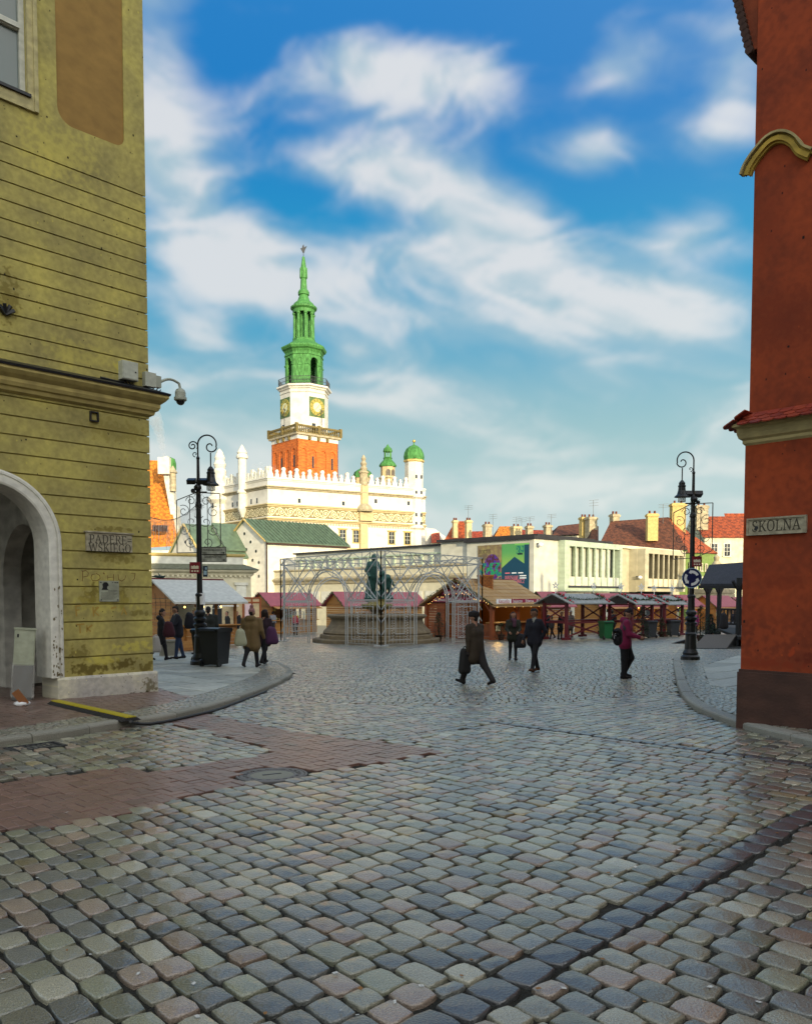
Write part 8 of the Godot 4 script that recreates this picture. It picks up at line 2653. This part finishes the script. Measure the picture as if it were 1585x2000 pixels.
# ------------------------------------------------------------------ bins, cable ramp, crates, bird, smoke
func wheelie_bin(p: Vector3, yaw: float, w: float, h: float, label: String, m: Material) -> void:
	var t := thing("wheeled_bin", label, "bin", p, yaw, "wheeled bins")
	var b := mb()
	var d := w * 1.15
	var lo := [Vector3(-w * 0.40, 0.06, -d * 0.36), Vector3(w * 0.40, 0.06, -d * 0.36), Vector3(w * 0.40, 0.06, d * 0.40), Vector3(-w * 0.40, 0.06, d * 0.40)]
	var hi := [Vector3(-w / 2, h * 0.9, -d / 2), Vector3(w / 2, h * 0.9, -d / 2), Vector3(w / 2, h * 0.9, d / 2), Vector3(-w / 2, h * 0.9, d / 2)]
	for k in 4:
		var k2 := (k + 1) % 4
		b.quad(lo[k2], lo[k], hi[k], hi[k2])
	b.quad(lo[0], lo[1], lo[2], lo[3])
	part(t, "body", b, m)
	b = mb()
	for s in [-1, 1]:
		b.box(Vector3(s * w * 0.18 - 0.015, 0.12, d * 0.38), Vector3(s * w * 0.18 + 0.015, h * 0.82, d * 0.5))
	part(t, "rib", b, m)
	b = mb(); b.box(Vector3(-w * 0.54, h * 0.88, -d * 0.54), Vector3(w * 0.54, h * 0.93, d * 0.54)); part(t, "rim", b, m)
	b = mb()
	var q := PackedVector2Array([Vector2(-d * 0.55, h * 0.93), Vector2(d * 0.58, h * 0.93), Vector2(d * 0.58, h * 0.955), Vector2(d * 0.4, h * 0.985), Vector2(-d * 0.3, h), Vector2(-d * 0.55, h * 0.97)])
	b.T = Transform3D(Basis(Vector3(0, 0, 1), Vector3(0, 1, 0), Vector3(-1, 0, 0)), Vector3(w * 0.55, 0, 0)); b.prism(q, 0, w * 1.1); part(t, "lid", b, m)
	b = mb(); b.tube([Vector3(-w * 0.4, h * 0.93, -d * 0.62), Vector3(w * 0.4, h * 0.93, -d * 0.62)], 0.02, 6); b.beam(Vector3(-w * 0.4, h * 0.93, -d * 0.62), Vector3(-w * 0.4, h * 0.9, -d * 0.5), 0.03); b.beam(Vector3(w * 0.4, h * 0.93, -d * 0.62), Vector3(w * 0.4, h * 0.9, -d * 0.5), 0.03); part(t, "handle", b, M.black_metal)
	for s in [-1, 1]:
		b = mb(Transform3D(Basis(Vector3.BACK, PI / 2), Vector3(s * w * 0.46, 0.11, -d * 0.36))); b.lathe([Vector2(0, -0.03), Vector2(0.11, -0.03), Vector2(0.11, 0.03), Vector2(0, 0.03)], 14); part(t, "wheel", b, M.black_metal)

func street_things() -> void:
	var b: MB
	var bk := mat("bin_black", 0.010, 0.011, 0.012, 0.4); var gr := mat("bin_grey", 0.030, 0.034, 0.040, 0.5); var gn := mat("bin_green", 0.010, 0.11, 0.035, 0.45)
	wheelie_bin(gp(421, 1301, 0.1), PI - 0.35, 0.62, 1.12, "glossy black wheeled bin beside the lamp with two scrolls", bk)
	wheelie_bin(gp(391, 1299, 0.1) + Vector3(-0.05, 0, -0.75), PI - 0.2, 0.55, 1.05, "black wheeled bin standing behind the lamp with two scrolls", bk)
	wheelie_bin(gp(1182, 1249), PI + 0.3, 0.60, 1.10, "green wheeled bin at the end of the first standing table", gn)
	wheelie_bin(gp(1269, 1246), PI + 0.2, 0.60, 1.08, "grey wheeled bin beside the potted fir", gr)
	wheelie_bin(gp(1313, 1243), PI + 0.2, 0.62, 1.08, "grey wheeled bin beside the third standing table", gr)
	# yellow and black cable ramp
	var a := gp(108, 1374, 0.1); var e := gp(258, 1408, 0.1)
	var t := thing("cable_ramp", "yellow and black rubber cable ramp lying across the pavement", "cable ramp", a)
	var d := (e - a); var L := d.length(); d /= L
	var side := Vector3.UP.cross(d).normalized()
	var ye := mat("rubber_yellow", 0.62, 0.50, 0.012, 0.5, "grain", 2.0, "bump", 0.3)
	var T := Transform3D(Basis(side, Vector3.UP, d), Vector3.ZERO)
	for k in 3:
		var z0 := L * k / 3 + 0.004; var z1 := L * (k + 1) / 3 - 0.004
		b = mb(T); b.prism(PackedVector2Array([Vector2(-0.15, 0), Vector2(0.15, 0), Vector2(0.07, 0.05), Vector2(-0.07, 0.05)]), z0, z1); part(t, "ramp_section", b, M.asphalt_black)
		b = mb(T); b.prism(PackedVector2Array([Vector2(-0.072, 0.049), Vector2(0.072, 0.049), Vector2(0.065, 0.064), Vector2(-0.065, 0.064)]), z0 + 0.003, z1 - 0.003); part(t, "yellow_lid", b, ye)
		for i in 12:
			for s in [-1, 1]:
				b = mb(T); b.T = T * Transform3D(Basis(Vector3.BACK, -s * 0.56), Vector3(s * 0.112, 0.026, z0 + (i + 0.5) * (z1 - z0) / 12)); b.cbox(Vector3.ZERO, Vector3(0.06, 0.008, 0.03)); part(t, "tread_rib", b, M.asphalt_black)
	var cb := thing("black_cable", "thick black cable running from the yellow ramp along the kerb", "cable", Vector3.ZERO)
	var pts := []
	for q in [[255, 1409, 0.13], [266, 1413, 0.05], [290, 1414, 0.02], [330, 1408, 0.02], [375, 1398, 0.02], [420, 1387, 0.02], [470, 1369, 0.02], [520, 1350, 0.02]]:
		pts.append(gp(q[0], q[1], q[2]))
	var c3 := Curve3D.new()
	for i in pts.size():
		var tg: Vector3 = (pts[mini(i + 1, pts.size() - 1)] - pts[maxi(i - 1, 0)]) / 6.0
		c3.add_point(pts[i], -tg, tg)
	b = mb(); b.tube(Array(c3.tessellate_even_length(5, 0.15)), 0.022, 7); part(cb, "sheath", b, M.asphalt_black)
	# crates by the white roofed stall
	for k in 3:
		var q := gp([366, 381, 372][k], [1270, 1268, 1262][k], 0.02)
		t = thing("wooden_crate", ["wide wooden crate in front of the white roofed stall", "small wooden crate leaning by the lamp in front of the stall", "wooden crate stacked behind the others by the white roofed stall"][k], "crate", q + Vector3(0, 0.0, 0), FA)
		planks(t, Transform3D.IDENTITY, -0.3, 0.3, 0.0, [0.42, 0.36, 0.85][k], 0.2, woods(), 0.12)
		planks(t, tf(Vector3.ZERO, -PI / 2), -0.2, 0.2, 0.0, [0.42, 0.36, 0.85][k], 0.3, woods(), 0.12)
		b = mb(); b.box(Vector3(-0.28, 0, -0.2), Vector3(0.27, 0.3, 0.16)); part(t, "core", b, M.wood_red)
	t = thing("stone_planter", "grey stone planter block beside the shoppers at the white roofed stall", "planter", gp(328, 1280, 0.1), 0.3)
	b = mb(); b.lathe([Vector2(0.42, 0), Vector2(0.40, 0.05), Vector2(0.34, 0.45), Vector2(0.38, 0.5), Vector2(0.38, 0.55), Vector2(0.3, 0.55), Vector2(0, 0.5)], 4, true, PI / 4); part(t, "block", b, M.kerb_b)
	# pigeon in flight
	t = thing("flying_pigeon", "dark grey pigeon in flight before the cream guardhouse wall", "bird", at(312, 1127, 30.0), 0.4)
	var bones := [[Vector3(-0.14, 0.02, 0), Vector3(0.10, 0, 0), 0.045, 0.055, Color(0.05, 0.09, 0.08)], [Vector3(0.10, 0, 0), Vector3(0.17, 0.03, 0), 0.04, 0.03, Color(0.04, 0.08, 0.07)], [Vector3(-0.14, 0.02, 0), Vector3(-0.27, 0.02, 0), 0.03, 0.012, Color(0.05, 0.07, 0.07)],
		[Vector3(0.02, 0.03, 0.03), Vector3(0.0, 0.02, 0.22), 0.028, 0.016, Color(0.06, 0.09, 0.09)], [Vector3(0.02, 0.03, -0.03), Vector3(-0.02, 0.14, -0.2), 0.028, 0.016, Color(0.06, 0.09, 0.09)], [Vector3(0.17, 0.03, 0), Vector3(0.21, 0.02, 0), 0.012, 0.006, Color(0.2, 0.15, 0.1)]]
	b = mb(); nets(b, bones, 0.012, 0.02); part(t, "body", b, M.cloth)
	# chimney smoke
	smoke([[320, 888, 6], [317, 872, 9], [314, 857, 11], [311, 842, 14], [307, 828, 17], [301, 816, 20]], 134.0, "white smoke plume rising from the chimney of the stepped gable house", 0.35)
	smoke([[536, 914, 7], [524, 911, 9], [510, 910, 10], [497, 912, 10]], 119.0, "thin white smoke drifting before the brick tower", 0.14)

func smoke(list: Array, d: float, label: String, dens: float) -> void:
	var t := thing("chimney_smoke", label, "smoke", at(list[0][0], list[0][1], d))
	t.set_meta("kind", "stuff")
	for k in list.size():
		var q: Array = list[k]
		var fv := FogVolume.new()
		fv.name = "smoke_puff"
		fv.shape = RenderingServer.FOG_VOLUME_SHAPE_ELLIPSOID
		var s: float = q[2] * d / 1600.0
		fv.size = Vector3(s * 1.5, s * 1.7, s * 1.5)
		var m := FogMaterial.new(); m.density = dens * (1.0 - 0.1 * k); m.albedo = Color(1, 1, 1)
		fv.material = m
		t.add_child(fv, true)
		fv.position = at(q[0], q[1], d) - t.position

# ------------------------------------------------------------------ people
func person(o: Dictionary) -> Node3D:
	var p: Vector3 = gp(o.at[0], o.at[1], o.get("lift", 0.0))
	var t := thing("person", o.label, "person", p, o.get("yaw", 0.0))
	var H: float = o.get("h", 1.72); var s := H / 1.75
	var near: bool = o.get("near", false)
	var top: Color = o.top; var bot: Color = o.bot; var shoe: Color = o.get("shoe", Color(0.012, 0.010, 0.010)); var skin: Color = o.get("skin", Color(0.50, 0.26, 0.17))
	var hair: Color = o.get("hair", Color(0.02, 0.013, 0.009))
	var bulk: float = o.get("bulk", 1.0)
	var bones := []; var hands := []; var fine := []
	var legs: Array = o.get("legs", [[0.05, 0.05], [-0.05, 0.05]])
	var lean: float = o.get("lean", 0.03)
	var low := 9.0
	var pel := Vector3(0, 0.93, 0)
	for k in 2:
		var sx := 1.0 if k == 0 else -1.0
		var h: float = legs[k][0]; var kn: float = legs[k][1]
		var hip := pel + Vector3(sx * 0.088, 0, 0)
		var knee := hip + Vector3(sx * 0.01, -cos(h), sin(h)) * 0.43
		var ank := knee + Vector3(0, -cos(h - kn), sin(h - kn)) * 0.41
		var fa: float = (h - kn) * 0.75
		var toe := ank + Vector3(sx * 0.03, -0.035 - sin(-fa) * 0.15, cos(fa) * 0.17)
		var heel := ank + Vector3(0, -0.04, -0.045)
		var lw: float = o.get("leg", 1.0)
		bones.append([hip, knee, 0.098 * lw, 0.072 * lw, bot]); bones.append([knee, ank, 0.070 * lw, 0.052 * lw, bot])
		bones.append([heel, toe, 0.042, 0.034, shoe]); bones.append([ank, heel, 0.045, 0.04, shoe])
		low = minf(low, minf(minf(toe.y - 0.034, heel.y - 0.042), ank.y - 0.05))
	var sp := Vector3(0, cos(lean), sin(lean))
	var chest := pel + sp * 0.34; var neck := pel + sp * 0.53
	for sx in [-1.0, 1.0]:
		bones.append([pel + Vector3(sx * 0.07, 0.02, 0), chest + Vector3(sx * 0.085, 0, 0), 0.115 * bulk, 0.125 * bulk, top])
		bones.append([chest + Vector3(sx * 0.085, 0, 0), neck + Vector3(sx * 0.10, -0.06, 0), 0.125 * bulk, 0.085 * bulk, top])
	var cl: float = o.get("coat", 0.0)
	if cl > 0:
		for sx in [-1.0, 1.0]: bones.append([pel + Vector3(sx * 0.06, 0.12, 0), pel + Vector3(sx * 0.09, -cl, 0.01), 0.125 * bulk, 0.135 * bulk, top])
	bones.append([neck + Vector3(0, -0.03, 0), neck + Vector3(0, 0.06, 0.012), 0.065, 0.055, o.get("neck", skin)])
	if o.has("scarf"): 
		for k in 5: bones.append([neck + Vector3(sin(k * 1.26) * 0.05, 0.0, cos(k * 1.26) * 0.05), neck + Vector3(sin(k * 1.26 + 1.2) * 0.06, 0.02, cos(k * 1.26 + 1.2) * 0.07), 0.065, 0.06, o.scarf])
		bones.append([neck + Vector3(0.03, -0.02, 0.12), neck + Vector3(0.03, -0.22, 0.16), 0.07, 0.05, o.scarf])
	if o.has("hood"): bones.append([neck + Vector3(-0.08, 0.01, -0.09), neck + Vector3(0.08, 0.01, -0.09), 0.085, 0.085, o.hood])
	if o.has("yoke"):
		for sx in [-1.0, 1.0]: bones.append([neck + Vector3(sx * 0.17, -0.05, 0), neck + Vector3(sx * 0.22, -0.18, 0.0), 0.085, 0.072, o.yoke])
	var arms: Array = o.get("arms", [[0.1, 0.2, 0.12], [-0.1, 0.2, 0.12]])
	for k in 2:
		var sx := 1.0 if k == 0 else -1.0
		var a: float = arms[k][0]; var e: float = arms[k][1]; var out: float = arms[k][2]
		var sh := neck + Vector3(sx * 0.185 * bulk, -0.055, 0)
		var el := sh + Vector3(sx * sin(out), -cos(a) * cos(out), sin(a)) .normalized() * 0.29
		var fd := Vector3(sx * (sin(out) - arms[k][3] if arms[k].size() > 3 else sin(out) * 0.5), -cos(a + e), sin(a + e)).normalized()
		var wr := el + fd * 0.25
		bones.append([sh, el, 0.066 * bulk, 0.054 * bulk, top]); bones.append([el, wr, 0.052 * bulk, 0.040 * bulk, top])
		var hc: Color = o.get("glove", skin)
		if arms[k].size() > 3 and arms[k][3] > 0.7: continue   # hand in the pocket
		if near:
			var sd := Vector3(1, 0, 0) * sx
			var fw := fd.cross(sd).normalized()
			hands.append([wr - fd * 0.02, wr + fd * 0.075, 0.028, 0.034, hc]); hands.append([wr + fd * 0.03 + fw * 0.015, wr + fd * 0.075 + fw * 0.015, 0.024, 0.024, hc]); hands.append([wr + fd * 0.03 - fw * 0.015, wr + fd * 0.075 - fw * 0.015, 0.024, 0.024, hc])
			for f in 4:
				var off := fw * (f - 1.5) * 0.020
				var b0 := wr + fd * 0.075 + off; var ln: float = [0.030, 0.036, 0.034, 0.026][f]
				var cu := (fd - sd * 0.35).normalized(); var cu2 := (fd * 0.4 - sd * 0.9).normalized()
				hands.append([b0, b0 + cu * ln, 0.0095, 0.009, hc]); hands.append([b0 + cu * ln, b0 + cu * ln + cu2 * ln, 0.009, 0.008, hc])
			var tb := wr + fd * 0.025 + fw * 0.03
			hands.append([tb, tb + (fd * 0.6 + fw * 0.6 - sd * 0.3).normalized() * 0.035, 0.013, 0.011, hc]); hands.append([tb + (fd * 0.6 + fw * 0.6 - sd * 0.3).normalized() * 0.035, tb + (fd * 0.95 + fw * 0.5 - sd * 0.6).normalized() * 0.062, 0.011, 0.009, hc])
		else:
			bones.append([wr, wr + fd * 0.09, 0.036, 0.03, hc])
	# head
	var hd := neck + Vector3(0, 0.155, 0.025)
	var ty: float = o.get("turn", 0.0); var tp: float = o.get("nod", 0.0)
	var hb := Basis(Vector3.UP, ty) * Basis(Vector3.RIGHT, tp)
	var hp := func(v: Vector3) -> Vector3: return hd + hb * v
	fine.append([hp.call(Vector3(0, 0.025, -0.015)), hp.call(Vector3(0, 0.04, 0.01)), 0.088, 0.086, skin]); fine.append([hp.call(Vector3(0, -0.03, 0.025)), hp.call(Vector3(0, -0.065, 0.04)), 0.066, 0.045, skin])
	fine.append([hp.call(Vector3(0, 0.01, 0.09)), hp.call(Vector3(0, -0.022, 0.108)), 0.012, 0.016, skin]); fine.append([hp.call(Vector3(0, -0.1, -0.02)), hp.call(Vector3(0, -0.05, 0.0)), 0.055, 0.055, skin])
	for sx in [-1.0, 1.0]: fine.append([hp.call(Vector3(sx * 0.085, 0.015, 0)), hp.call(Vector3(sx * 0.088, -0.02, 0.002)), 0.017, 0.012, skin])
	for sx in [-1.0, 1.0]: fine.append([hp.call(Vector3(sx * 0.035, 0.030, 0.082)), hp.call(Vector3(sx * 0.035, 0.031, 0.083)), 0.011, 0.011, Color(0.03, 0.02, 0.015)])
	fine.append([hp.call(Vector3(-0.022, -0.052, 0.084)), hp.call(Vector3(0.022, -0.052, 0.084)), 0.007, 0.007, Color(0.30, 0.09, 0.07)])
	var body := mb(Transform3D(Basis.from_scale(Vector3.ONE * s), Vector3(0, -low * s, 0)))
	nets(body, bones, 0.024 if near else 0.034, 0.035)
	nets(body, fine, 0.012 if near else 0.018, 0.018)
	if hands.size():
		nets(body, hands.slice(0, hands.size() / 2), 0.0075, 0.006); nets(body, hands.slice(hands.size() / 2), 0.0075, 0.006)
	part(t, "body", body, M.cloth)
	# hair and hats
	var hs := []
	if o.has("hat"):
		var hc: Color = o.hat
		hs.append([hp.call(Vector3(0, 0.07, -0.01)), hp.call(Vector3(0, 0.09, 0.0)), 0.096, 0.085, hc])
		if o.get("pompom", false): hs.append([hp.call(Vector3(0, 0.20, -0.02)), hp.call(Vector3(0, 0.205, -0.02)), 0.055, 0.055, hc])
		if o.get("brim", false): hs.append([hp.call(Vector3(-0.07, 0.045, 0.08)), hp.call(Vector3(0.07, 0.045, 0.08)), 0.03, 0.03, hc])
		if o.get("fur", false):
			for k in 8: hs.append([hp.call(Vector3(sin(k * 0.785) * 0.085, 0.06, cos(k * 0.785) * 0.09)), hp.call(Vector3(sin(k * 0.785) * 0.085, 0.11, cos(k * 0.785) * 0.09)), 0.042, 0.04, hc])
		hs.append([hp.call(Vector3(0, 0.0, -0.05)), hp.call(Vector3(0, -0.04, -0.045)), 0.065, 0.05, hair])
	else:
		hs.append([hp.call(Vector3(0, 0.055, -0.022)), hp.call(Vector3(0, 0.068, 0.008)), 0.092, 0.078, hair]); hs.append([hp.call(Vector3(0, 0.03, -0.045)), hp.call(Vector3(0, -0.04, -0.05)), 0.082, 0.055, hair])
	if o.get("long", false):
		for sx in [-1.0, 0.0, 1.0]: hs.append([hp.call(Vector3(sx * 0.07, 0.04, -0.035)), hp.call(Vector3(sx * 0.10, -0.26, -0.02 + 0.06 * absf(sx))), 0.05, 0.04, hair])
	var hm := mb(body.T); nets(hm, hs, 0.014 if near else 0.02, 0.02)
	part(t, "hat" if o.has("hat") else "hair", hm, M.cloth)
	return t

func bag(p: Vector3, yaw: float, w: float, h: float, d: float, c: Color, label: String, nm := "hand_bag") -> void:
	var t := thing(nm, label, "bag", p, yaw)
	var bones := []
	for y in 7:
		var f := y / 6.0
		var ww := w * (1.0 - 0.35 * f) * 0.5
		bones.append([Vector3(-ww + d * 0.5, -h * (1 - f) + d * 0.4, 0), Vector3(ww - d * 0.5, -h * (1 - f) + d * 0.4, 0), d * 0.5, d * 0.5 * (1 - 0.3 * f), c])
	var b := mb(); nets(b, bones, 0.022, 0.08); part(t, "pouch", b, M.cloth)
	b = mb(); b.col = c
	var pts := []
	for i in 9: pts.append(Vector3(cos(PI * i / 8) * w * 0.22, sin(PI * i / 8) * h * 0.34, 0))
	b.tube(pts, 0.012, 5); part(t, "strap", b, M.cloth)

func people() -> void:
	var blk := Color(0.010, 0.010, 0.012); var navy := Color(0.008, 0.010, 0.020); var grey := Color(0.10, 0.10, 0.11)
	# walking man in the brown coat
	var A := person({"at": [928, 1337], "h": 1.74, "near": true, "yaw": PI + 0.75, "label": "man in a brown coat and dark fur hat striding across the cobbles", "top": Color(0.050, 0.034, 0.018), "bot": Color(0.022, 0.019, 0.018), "hat": Color(0.008, 0.007, 0.007), "fur": true, "coat": 0.24, "bulk": 1.15, "legs": [[0.45, 0.10], [-0.42, 0.25]], "arms": [[-0.1, 0.1, 0.12], [0.25, 0.5, 0.15]], "lean": 0.06, "leg": 1.2, "glove": Color(0.03, 0.02, 0.02)})
	bag(at(907, 1276, 18.6), 0.5, 0.30, 0.46, 0.14, Color(0.012, 0.012, 0.013), "black carrier bag hanging from the hand of the man in the brown coat")
	person({"at": [1001, 1290], "h": 1.66, "near": true, "yaw": -0.05, "label": "woman with long brown hair and a thick purple scarf walking past the food stall", "top": Color(0.022, 0.024, 0.012), "bot": blk, "hair": Color(0.055, 0.022, 0.012), "long": true, "scarf": Color(0.11, 0.035, 0.065), "coat": 0.12, "bulk": 1.05, "legs": [[0.10, 0.05], [-0.10, 0.2]], "arms": [[0.25, 0.9, 0.15, 0.5], [0.25, 0.9, 0.15, 0.5]], "leg": 0.9})
	bag(at(1017, 1245, 27.5), 0.2, 0.34, 0.34, 0.16, blk, "black shoulder bag on the arm of the woman with the purple scarf")
	person({"at": [1043, 1313], "h": 1.78, "near": true, "yaw": -0.75, "turn": -0.25, "nod": 0.25, "label": "man in a navy jacket and brown shoes with a hand in his pocket", "top": navy, "bot": Color(0.009, 0.009, 0.014), "shoe": Color(0.13, 0.045, 0.015), "neck": Color(0.5, 0.48, 0.42), "coat": 0.08, "skin": Color(0.30, 0.15, 0.09), "legs": [[0.32, 0.05], [-0.30, 0.08]], "arms": [[-0.35, 0.5, 0.35, 0.8], [0.15, 0.3, 0.15]], "bulk": 1.02})
	person({"at": [1218, 1325], "h": 1.75, "near": true, "yaw": 1.25, "nod": 0.3, "label": "man in a magenta jacket and dark cap looking at his hands while walking", "top": Color(0.30, 0.012, 0.085), "bot": blk, "yoke": Color(0.05, 0.045, 0.06), "hat": Color(0.02, 0.008, 0.012), "brim": true, "hood": Color(0.30, 0.012, 0.085), "coat": 0.05, "bulk": 1.18, "leg": 1.25, "legs": [[0.35, 0.75], [0.02, 0.05]], "arms": [[0.2, 1.0, 0.1, 0.25], [0.25, 1.05, 0.1, 0.25]], "lean": 0.10})
	bag(at(1206, 1238, 19.7), 1.2, 0.34, 0.26, 0.16, blk, "black belt bag at the waist of the man in the magenta jacket", "belt_bag")
	person({"at": [492, 1304], "lift": 0.1, "h": 1.68, "near": true, "yaw": PI - 0.2, "label": "woman in a beige quilted coat and pink bobble hat walking away", "top": Color(0.22, 0.145, 0.055), "bot": blk, "hat": Color(0.42, 0.20, 0.19), "pompom": true, "hood": Color(0.22, 0.145, 0.055), "coat": 0.26, "bulk": 1.32, "legs": [[-0.30, 0.35], [0.25, 0.05]], "arms": [[0.1, 0.5, 0.15], [-0.05, 0.6, 0.2]], "glove": blk})
	bag(at(470, 1236, 22.0), 0.3, 0.32, 0.34, 0.12, Color(0.55, 0.55, 0.38), "pale cream tote bag held by the woman in the beige coat")
	person({"at": [517, 1297], "lift": 0.1, "h": 1.66, "yaw": PI - 0.4, "label": "person in a dark plum coat walking beside the woman in the beige coat", "top": Color(0.030, 0.010, 0.022), "bot": blk, "long": true, "hair": Color(0.03, 0.015, 0.01), "coat": 0.22, "bulk": 1.05, "legs": [[0.25, 0.05], [-0.25, 0.3]]})
	bag(at(531, 1233, 23.4), 0.2, 0.36, 0.36, 0.16, Color(0.10, 0.03, 0.10), "purple patterned bag carried by the person in the plum coat")
	person({"at": [349, 1287], "lift": 0.1, "h": 1.76, "near": true, "yaw": -1.0, "nod": 0.25, "label": "man in a black jacket and blue jeans bending over something at the stall", "top": navy, "bot": Color(0.022, 0.045, 0.11), "coat": 0.10, "bulk": 1.12, "lean": 0.12, "arms": [[0.5, 0.9, 0.1], [0.4, 0.9, 0.1]], "legs": [[0.15, 0.02], [-0.2, 0.05]], "neck": Color(0.5, 0.45, 0.36)})
	bag(at(371, 1205, 26.3), 0.3, 0.34, 0.36, 0.18, navy, "black rucksack on the back of the man in blue jeans", "rucksack")
	person({"at": [316, 1290], "lift": 0.1, "h": 1.66, "near": true, "yaw": 1.9, "label": "woman in a dark hooded coat with a wine red bag beside the olive house", "top": blk, "bot": Color(0.012, 0.013, 0.02), "hat": blk, "hood": blk, "coat": 0.24, "legs": [[0.25, 0.1], [-0.35, 0.25]], "arms": [[0.3, 0.8, 0.1], [0.1, 0.4, 0.1]]})
	bag(at(330, 1222, 25.2), 0.4, 0.36, 0.34, 0.16, Color(0.07, 0.008, 0.022), "wine red shoulder bag on the woman in the dark hooded coat")
	bag(at(305, 1248, 24.6), 0.6, 0.30, 0.40, 0.12, Color(0.58, 0.54, 0.50), "white printed shopping bag held low beside the olive house corner", "shopping_bag")
	person({"at": [408, 1282], "lift": 0.1, "h": 1.72, "yaw": PI + 0.3, "label": "broad person in a dark coat seen behind the lamp with two scrolls", "top": Color(0.014, 0.016, 0.012), "bot": blk, "coat": 0.3, "bulk": 1.35, "hat": blk})
	person({"at": [384, 1278], "lift": 0.1, "h": 1.70, "yaw": -1.2, "label": "person in a straw coloured brimmed hat and dark coat behind the lamp", "top": blk, "bot": blk, "coat": 0.3, "bulk": 1.1, "hat": Color(0.28, 0.22, 0.10), "brim": true})
	person({"at": [-30, 1418], "lift": 0.1, "h": 1.72, "yaw": PI - 0.6, "label": "person in black standing on the brick pavement by the arcade arch", "top": blk, "bot": blk, "coat": 0.25, "bulk": 1.1, "near": true})
	# further away
	for q in [
		[446, 1246, 1.74, -0.9, Color(0.012, 0.012, 0.014), Color(0.10, 0.11, 0.12), "man in a dark jacket and grey trousers striding past the half timbered kiosk", {"legs": [[0.5, 0.1], [-0.5, 0.3]], "lean": 0.12}],
		[464, 1240, 1.66, 0.2, blk, blk, "woman in black with fair hair walking from the half timbered kiosk", {"hair": Color(0.25, 0.16, 0.08), "coat": 0.2}],
		[533, 1238, 1.64, PI, Color(0.30, 0.31, 0.36), Color(0.03, 0.03, 0.04), "person in a pale grey jacket at the counter of the pink roofed cabin", {}],
		[577, 1241, 1.62, PI + 0.3, Color(0.42, 0.02, 0.05), blk, "person in a red vest with yellow sleeves inside the bare arch frames", {"yoke": Color(0.55, 0.55, 0.03)}],
		[1066, 1246, 1.70, -0.5, Color(0.02, 0.06, 0.10), blk, "adult in a blue jacket and dark knitted hat beside the closed cabin", {"hat": Color(0.05, 0.015, 0.02), "coat": 0.1}],
		[1077, 1248, 1.40, -0.9, Color(0.08, 0.10, 0.12), Color(0.03, 0.03, 0.05), "child in a grey jacket and light blue hat beside the closed cabin", {"hat": Color(0.22, 0.45, 0.50), "legs": [[0.4, 0.1], [-0.4, 0.3]]}],
		[1093, 1249, 1.64, 0.6, blk, blk, "person in black leaning at the first standing table", {"hair": Color(0.20, 0.10, 0.05), "lean": 0.2, "coat": 0.25}],
		[1113, 1245, 1.68, 0.2, Color(0.50, 0.40, 0.36), Color(0.25, 0.2, 0.18), "woman in a pale pink coat and white hat at the first standing table", {"hat": Color(0.6, 0.58, 0.54), "coat": 0.25}],
		[1194, 1243, 1.72, PI, Color(0.012, 0.014, 0.02), blk, "person in dark blue turned to the cabins behind the green bin", {"bulk": 1.2, "coat": 0.2}],
		[1357, 1237, 1.64, 0.4, Color(0.50, 0.02, 0.20), Color(0.03, 0.02, 0.03), "person in a bright pink coat standing behind the slim lamp", {"hat": Color(0.48, 0.02, 0.2), "coat": 0.25}],
		[1432, 1238, 1.74, 0.0, navy, navy, "person in navy seen through the slats of the dark shelter", {"coat": 0.2}]]:
		var d := {"at": [q[0], q[1]], "h": q[2], "yaw": q[3], "top": q[4], "bot": q[5], "label": q[6]}
		d.merge(q[7], true)
		person(d)
	# vendor behind the counter of the food stall
	var v := person({"at": [975, 1243], "h": 1.70, "yaw": 0.6, "label": "vendor in a green jumper behind the food stall counter", "top": Color(0.02, 0.10, 0.05), "bot": blk, "glove": Color(0.6, 0.6, 0.58)})
	# seated person on the edge of the deck
	var c := person({"at": [1391, 1254], "h": 1.68, "yaw": -1.1, "label": "person in black with long hair sitting on the edge of the deck by the ramp", "top": blk, "bot": blk, "long": true, "hair": Color(0.03, 0.012, 0.008), "coat": 0.1, "legs": [[1.45, 1.5], [1.4, 1.5]], "lean": 0.25})
	bag(at(1413, 1205, 38.5) + Vector3(0, 0.0, 0), 0.2, 0.42, 0.55, 0.24, Color(0.02, 0.018, 0.02), "dark rucksack standing on the deck beside the seated person", "rucksack")
